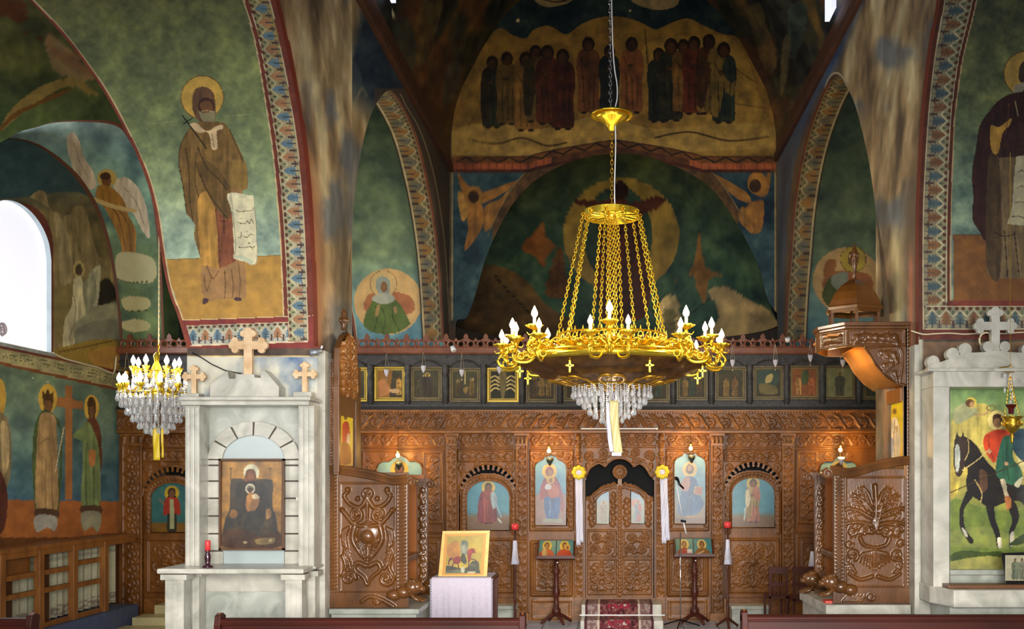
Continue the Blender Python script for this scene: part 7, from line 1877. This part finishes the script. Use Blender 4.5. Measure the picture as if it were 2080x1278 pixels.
# candle stands
for x, yt, lab, l2, l3, ya, yb in ((1046, 1064, 'slim dark candle stand between the draped table and the left icon stand', 'red candle on the left candle stand', 'white ribbon tied on the left candle stand', 1098, 1146), (1478, 1060, 'slim dark candle stand right of the right icon stand', 'red candle on the right candle stand', 'white ribbon tied on the right candle stand', 1096, 1146), (1650, None, 'slim dark candle stand half hidden behind the right throne post', None, 'white cloth cone tied on the stand beside the right throne', 1120, 1150)):
    Yb = 12.7; c_ = at(x, 0, Yb); zt = at(0, (yt+14) if yt else 1118, Yb)[2]; E = empty('candle_stand', (c_[0], Yb, 0), lab, 'candle stand')
    MB().lathe([(.001, zt-.0), (.012, zt-.01), (.014, .8), (.02, .78), (.014, .74), (.014, .4), (.022, .38), (.016, .34), (.018, .12), (.04, .1), (.001, .1)], (c_[0], Yb, 0), 10).build('pole', MAH, E, True)
    m = MB()
    for k in range(3): a = k*2.094+.5; m.tube(sm([(c_[0], Yb, .12), (c_[0]+.08*math.cos(a), Yb+.08*math.sin(a), .07), (c_[0]+.15*math.cos(a), Yb+.15*math.sin(a), .018)], 4), .02, 7, .014); m.ball((c_[0]+.15*math.cos(a), Yb+.15*math.sin(a), .02), .02, 8)
    m.build('foot', MAH, E, True)
    if yt:
        MB().lathe([(.001, zt), (.05, zt+.002), (.06, zt+.012), (.055, zt+.012), (.001, zt+.006)], (c_[0], Yb, 0), 16).build('drip_dish', MAH, E, True)
        tag(MB().lathe([(.001, zt+.007), (.046, zt+.007), (.047, zt+.085), (.03, zt+.09), (.001, zt+.086)], (c_[0], Yb, 0), 16).build('candle', REDW, None, True), l2, 'candle')
    ribbon = MB(); w0, w1 = at(0, ya, Yb)[2], at(0, yb, Yb)[2]
    ribbon.lathe([(.020, w0), (.026, w0-.02), (.03, (w0+w1)/2), (.052, w1), (.050, w1-.001), (.018, w0-.01)], (c_[0], Yb, 0), 20, 0, lambda a: 1+.12*math.cos(5*a)); tag(ribbon.build('stand_ribbon', WHS, None, True), l3, 'ribbon')
# microphone on its stand
mk = empty('microphone_stand', (at(1381, 0, 12.7)[0], 12.7, 0), 'thin microphone stand with angled boom in front of the Christ icon', 'microphone stand')
b = (at(1382, 0, 12.7)[0], 12.7, 0); top = at(1382, 1082, 12.7)
m = MB().tube([b, top], .008, 8).build('pole', CHROME, mk, True)
m = MB(); 
for k in range(3): a = k*2.094+.3; m.tube([(b[0], 12.7, .10), (b[0]+.27*math.cos(a), 12.7+.27*math.sin(a), .012)], .009, 6)
m.build('tripod_leg', DKMET, mk)
m = MB().tube([at(1394, 1085, 12.7), at(1388, 1060, 12.68)], .010, 8).tube([at(1388, 1060, 12.68), at(1374, 985, 12.55)], .008, 8); m.build('boom', mat('white_metal', '#d8dade', .3), mk, True)
m = MB().tube([at(1383, 1058, 12.68), at(1393, 1060, 12.66)], .016, 8).build('clamp', DKMET, mk, True)
m = MB(); m.tube([at(1376, 972, 12.5), at(1380, 984, 12.5), at(1389, 993, 12.5)], .018, 10, .012); m.ball(at(1374, 972, 12.5), .026, 10).build('microphone', DKMET, mk, True)
# draped table with the framed rider icon
tb = empty('table', (at(938, 0, 9.2)[0], 9.2, 0), 'dark wooden table under a white cloth beside the left throne', 'table')
zt = 2-(1174-960)*9.0/F; ta, tb_ = at(880, 0, 9.0)[0], at(1003, 0, 9.0)[0]
MB().box((ta, 9.0, zt-.03), (tb_, 9.4, zt)).build('tabletop', MAH, tb, bevel=.004)
for x in (ta+.03, tb_-.03):
    for y in (9.04, 9.36): MB().box((x-.022, y-.022, 0), (x+.022, y+.022, zt-.03)).build('leg', MAH, tb)
MB().box((ta+.02, 9.03, zt-.11), (tb_-.02, 9.05, zt-.03)).build('apron', MAH, tb)
ca, cb = at(877, 0, 8.98)[0], at(998, 0, 8.98)[0]
cp = np.array([(9.40, zt+.004), (8.985, zt+.004), (8.972, zt-.006), (8.970, zt-.05), (8.965, zt-.72)]); L = np.concatenate([[0], np.cumsum(np.hypot(*np.diff(cp, axis=0).T))]); q = np.linspace(0, L[-1], 70); n = 90
G = np.zeros((70, n, 3)); u = np.linspace(0, 1, n); G[:, :, 0] = (ca+(cb-ca)*u)[None, :]; G[:, :, 1] = np.interp(q, L, cp[:, 0])[:, None]; G[:, :, 2] = np.interp(q, L, cp[:, 1])[:, None]
dp = np.clip((q-.43)/.5, 0, 1)[:, None]; G[:, :, 1] += -.008*dp*(1+np.sin(u*26)[None, :]+.6*np.sin(u*61+1)[None, :]); G[:, :, 0] += dp*.012*np.sin(u*9)[None, :]
o = grid('tablecloth', G, CLOTH, None, None, True); tag(o, 'white linen cloth with lace edge over the table by the left throne', 'tablecloth')
md = o.modifiers.new('thickness', 'SOLIDIFY'); md.thickness = .003; md.offset = 1
m = MB()
for x in (ca-.004, cb+.004):
    for k in range(34): m.torus((x, 8.962, zt-.015-k*.021), .008, .0028, 'y', 8, 4)
lc = m.build('lace_edging', WHS, None); lc.parent = o
fr = empty('framed_icon', at(943, 1174, 9.1), 'gold-framed icon of a rider on a red horse standing on the draped table', 'icon')
fo = P('899,1079 995,1078 989,1173 890,1173'); fi_ = P('909,1090 982,1088 976,1165 905,1165')
m = MB(); Yf = 9.08
def ringp(mb, outer, inner, Y, d):
    A = [at(x, y, Y) for x, y in outer]; B = [at(x, y, Y) for x, y in inner]; n = len(A)
    vs_ = A+B+[(p[0], p[1]+d, p[2]) for p in A+B]; mb.add(vs_, [(i, (i+1) % n, n+(i+1) % n, n+i) for i in range(n)]+[(2*n+i, 3*n+i, 3*n+(i+1) % n, 2*n+(i+1) % n) for i in range(n)]+[(i, 2*n+i, 2*n+(i+1) % n, (i+1) % n) for i in range(n)]+[(n+i, n+(i+1) % n, 3*n+(i+1) % n, 3*n+i) for i in range(n)])
ringp(m, fo, P('904,1085 988,1083 982,1169 898,1169'), Yf-.012, .03); m2_ = MB(); ringp(m2_, P('903,1084 989,1082 983,1170 897,1170'), fi_, Yf-.002, .02); m2_.build('inner_moulding', mat('brown_gilt_wood', '#a87830', .35, metal=.2), fr)
m.build('gilt_frame', mat('pale_gilt_wood', '#d0a458', .35, noise=.2, nscale=20, metal=.2), fr)
HRS = '''
p #c8a830 905,1086 985,1086 985,1170 900,1170
s #c8822c 908,1110 930,1100 934,1130 912,1135
s #6a7458 937,1100 950,1100 950,1120 944,1130 936,1124
s #8a8c74 936,1110 948,1108 950,1124 940,1130
s #3c4028 904,1150 925,1152 945,1155 960,1140 972,1142 974,1160 974,1168 902,1168
s #6a6c50 908,1160 935,1158 945,1166 908,1168
s #9c2414 922,1134 930,1130 936,1134 934,1144 924,1146 920,1140
s #7a1c10 910,1146 912,1136 918,1133 920,1136 914,1140 912,1148
s #9c2414 950,1118 958,1114 964,1116 966,1124 962,1124 958,1126 956,1138 952,1142 950,1132
c #5a1c10 2.4 922,1142 918,1152 913,1158
c #5a1c10 2.4 930,1144 932,1154
c #5a1c10 2.4 952,1140 953,1160
c #5a1c10 2.2 958,1136 966,1138 968,1146
s #3c3c1c 936,1130 942,1124 948,1140 944,1146 936,1140
e #b8b8a0 940 1158 4 6
p #c8c098 950,1161 968,1161 962,1167 948,1167
c #8a7430 1.4 938,1150 950,1146 966,1150
'''
xsT = P('904,1092 908,1088 982,1087 983,1092'); icon_panel('picture', 904, 1087, 983, 1167, Yf+.004, HRS, fr, base='#c8a83c', step=.9, am=.2, thick=.004)
# dark wooden chairs near the right throne
def chair(x0, x1, Yc, lab, grp=None):
    a, b = at(x0, 0, Yc)[0], at(x1, 0, Yc)[0]; E = empty('chair', ((a+b)/2, Yc, 0), lab, 'chair'); w_ = .028; zt = at(0, 1152, Yc)[2]; D = .40
    for x in (a+w_/2, b-w_/2):
        MB().box((x-w_/2, Yc, 0), (x+w_/2, Yc+.035, zt)).build('back_leg', MAH, E, bevel=.003); MB().box((x-w_/2, Yc+D, 0), (x+w_/2, Yc+D+.035, .45)).build('front_leg', MAH, E, bevel=.003)
    MB().box((a, Yc, .44), (b, Yc+D+.03, .475)).build('seat', MAH, E, bevel=.004)
    m = MB(); m.box((a, Yc+.005, zt-.09), (b, Yc+.03, zt)); m.box((a, Yc+.005, zt-.24), (b, Yc+.03, zt-.19)); 
    for t in (.3, .5, .7): m.box((a+(b-a)*t-.012, Yc+.008, .475), (a+(b-a)*t+.012, Yc+.026, zt-.2))
    m.build('backrest', MAH, E, bevel=.003)
    MB().box((a, Yc+.01, .2), (b, Yc+.025, .23)).build('stretcher', MAH, E)
chair(1562, 1601, 12.15, 'dark red-brown wooden chair nearest the right marble step'); chair(1611, 1654, 11.9, 'dark red-brown wooden chair nearest the right throne')
# pews seen from behind at the bottom of the view
def pew(x0, x1, lab, ytop=1251, lend=True, rend=True, Yp=7.1):
    a, b = at(x0, 0, Yp)[0], at(x1, 0, Yp)[0]; zt = at(0, ytop, Yp)[2]; E = empty('pew', ((a+b)/2, Yp, 0), lab, 'pew')
    MB().box((a+.02, Yp+.01, .30), (b-.02, Yp+.035, zt-.02)).build('back_panel', PEW, E)
    m = MB(); m.prismw([(a, Yp-.015, zt-.05), (a, Yp-.02, zt-.02), (a, Yp-.008, zt-.003), (a, Yp+.02, zt), (a, Yp+.05, zt-.003), (a, Yp+.062, zt-.02), (a, Yp+.055, zt-.05)], 0, (b-a, 0, 0)); m.build('top_rail', PEW, E, bevel=.004)
    MB().box((a+.02, Yp+.04, .40), (b-.02, Yp+.46, .44)).build('seat', PEW, E, bevel=.006)
    for x, on in ((a, lend), (b-.04, rend)):
        if not on: continue
        pts = [(x, Yp-.03, 0), (x, Yp-.03, zt-.05), (x, Yp-.01, zt+.02), (x, Yp+.04, zt+.035), (x, Yp+.09, zt+.01), (x, Yp+.08, zt-.08), (x, Yp+.14, .75), (x, Yp+.30, .64), (x, Yp+.46, .66), (x, Yp+.50, .60), (x, Yp+.48, 0)]
        e = MB().prismw(pts, 0, (.045, 0, 0)).build('end_panel', PEW, E, bevel=.005)
        m = MB(); pts2 = [(x+.022, Yp+.03+.03*(1-t*.7)*math.cos(t*9), zt+.0+.028*(1-t*.7)*math.sin(t*9)) for t in np.linspace(0, 1, 18)]; m.tube(pts2, .012, 6)
        m.tube([(x+.022, Yp-.032, zt-.20), (x+.022, Yp-.032, zt-.09)], .006, 5).tube([(x+.002, Yp-.032, zt-.12), (x+.042, Yp-.032, zt-.12)], .006, 5)
        m.build('scroll', mat('orange_brown_wood', '#8a4620', .4), e, True)
pew(-260, 66, 'dark mahogany pew back at the lower left corner', 1256, False, True)
pew(437, 1066, 'long dark mahogany pew back at the lower centre', 1256)
pew(1506, 2200, 'long dark mahogany pew back at the lower right', 1249)
# unpainted wooden rack and lace curtain along the left aisle wall
rk = empty('wooden_rack', (-6.4, 11.0, .28), 'open brown wooden rack frame along the left aisle wall', 'rack')
MB().box((-6.66, 9.0, .27-.27), (-6.22, 12.9, .28)).build('rack_platform', mat('blue_grey_floor_carpet', '#46506c', .9, noise=.3, nscale=9), None)
tag(bpy.data.objects['rack_platform'], 'low blue-grey carpeted platform under the wooden rack', 'platform')
MB().box((-6.66, 9.0, 1.15), (-6.28, 12.95, 1.20)).box((-6.32, 9.0, 1.09), (-6.28, 12.95, 1.15)).build('top_board', PINE, rk, bevel=.004)
for y in (9.35, 10.13, 10.82, 11.5, 12.2): MB().box((-6.34, y-.045, .28), (-6.27, y+.045, 1.15)).build('post', PINE, rk, bevel=.004)
for i, (y0, y1) in enumerate(((9.39, 10.09), (10.17, 10.78), (10.86, 11.46), (11.54, 12.16))):
    for z in ((.86, .66) if i < 3 else (.90, .64)): MB().box((-6.36, y0, z), (-6.31, y1, z+.055)).build('cross_rail', PINE, rk)
    MB().box((-6.36, y0, .28), (-6.31, y1, .33)).build('cross_rail', PINE, rk)
    if i < 3: MB().box((-6.44, y0+.12, .30), (-6.40, y0+.32, 1.09)).build('upright_board', mat('dark_brown_board', '#4a2c14', .5, noise=.3), rk)
    if i < 2: MB().box((-6.42, y0, .90), (-6.38, y1, 1.12)).build('infill_board', mat('mid_brown_board', '#7a4c20', .5, noise=.3), rk)
yy = np.linspace(9.3, 12.92, 260); zz = np.linspace(.30, 1.12, 40); G = np.zeros((40, 260, 3)); G[:, :, 0] = -6.56+.03*np.sin(yy*42)[None, :]+.012*np.sin(yy*97)[None, :]; G[:, :, 1] = yy[None, :]; G[:, :, 2] = zz[:, None]-.015*np.abs(np.sin(yy*5.5))[None, :]*(zz[:, None] > 1.05)
def lacec(px, py, u, v):
    C = np.tile(hexc('#a8a488'), (len(u), 1)); n = vnoise(u*160, v*40, 3); b = v < .16; C[b & (n > .5)] = hexc('#7a6c60'); C[(v > .80) & (np.abs((v*30) % 1-.5) < .2)] = hexc('#8a8670'); return C
tag(grid('lace_curtain', G, mat('lace_cloth', 'ATTR', .9, noise=.1, nscale=30), None, lacec, True), 'pale lace curtain hanging behind the brown wooden rack', 'curtain')
# cables and small things
tag(MB().tube([(XA+.03, y, z) for y, z in [(atX(x, yv, XA+.03)[1], atX(x, yv, XA+.03)[2]) for x, yv in sm(P('107,717 130,728 165,738 200,747 222,756 232,756 236,724'), 4)]], .012, 6).build('wall_cable', CABLE, None, True), 'cream cable running along the ledge below the aisle window', 'cable')
tag(MB().tube([at(x, y, Y1-.02) for x, y in sm(P('1851,672 1875,679 1900,678 1930,677 1960,679 1990,677 2006,676 2040,678 2080,675 2150,676'), 4)], .006, 6).build('wall_cable', CABLE, None, True), 'thin white cable across the right pier above the marble shrine', 'cable')
tag(MB().tube([at(x, y, 8.28) for x, y in sm(P('1998,712 1990,695 1992,682 2002,676 2010,680 2010,706'), 5)], .008, 6).build('cable_loop', CABLE, None, True), 'looped cream cable behind the white cross', 'cable')
tag(MB().tube([at(x, y, 8.36) for x, y in P('391,717 410,727 430,740 458,753 490,759')], .005, 6).build('wall_cable', DKMET, None, True), 'dark cable slanting to the large tan cross base', 'cable')
m = MB(); q = (-6.2, 10.05); xq = atX(4, 668, -6.25)
m.torus((xq[0], xq[1], xq[2]), .055, .018, 'x', 16, 6); m.ball(xq, .025, 8); m.tube([(xq[0], xq[1], xq[2]-.07), (xq[0]+.0, xq[1]+.02, 3.42)], .012, 6)
tag(m.build('window_ornament', mat('pale_brown_metal', '#b0a4ac', .4), None, True), 'small round pale ornament on a stem at the window sill', 'ornament')
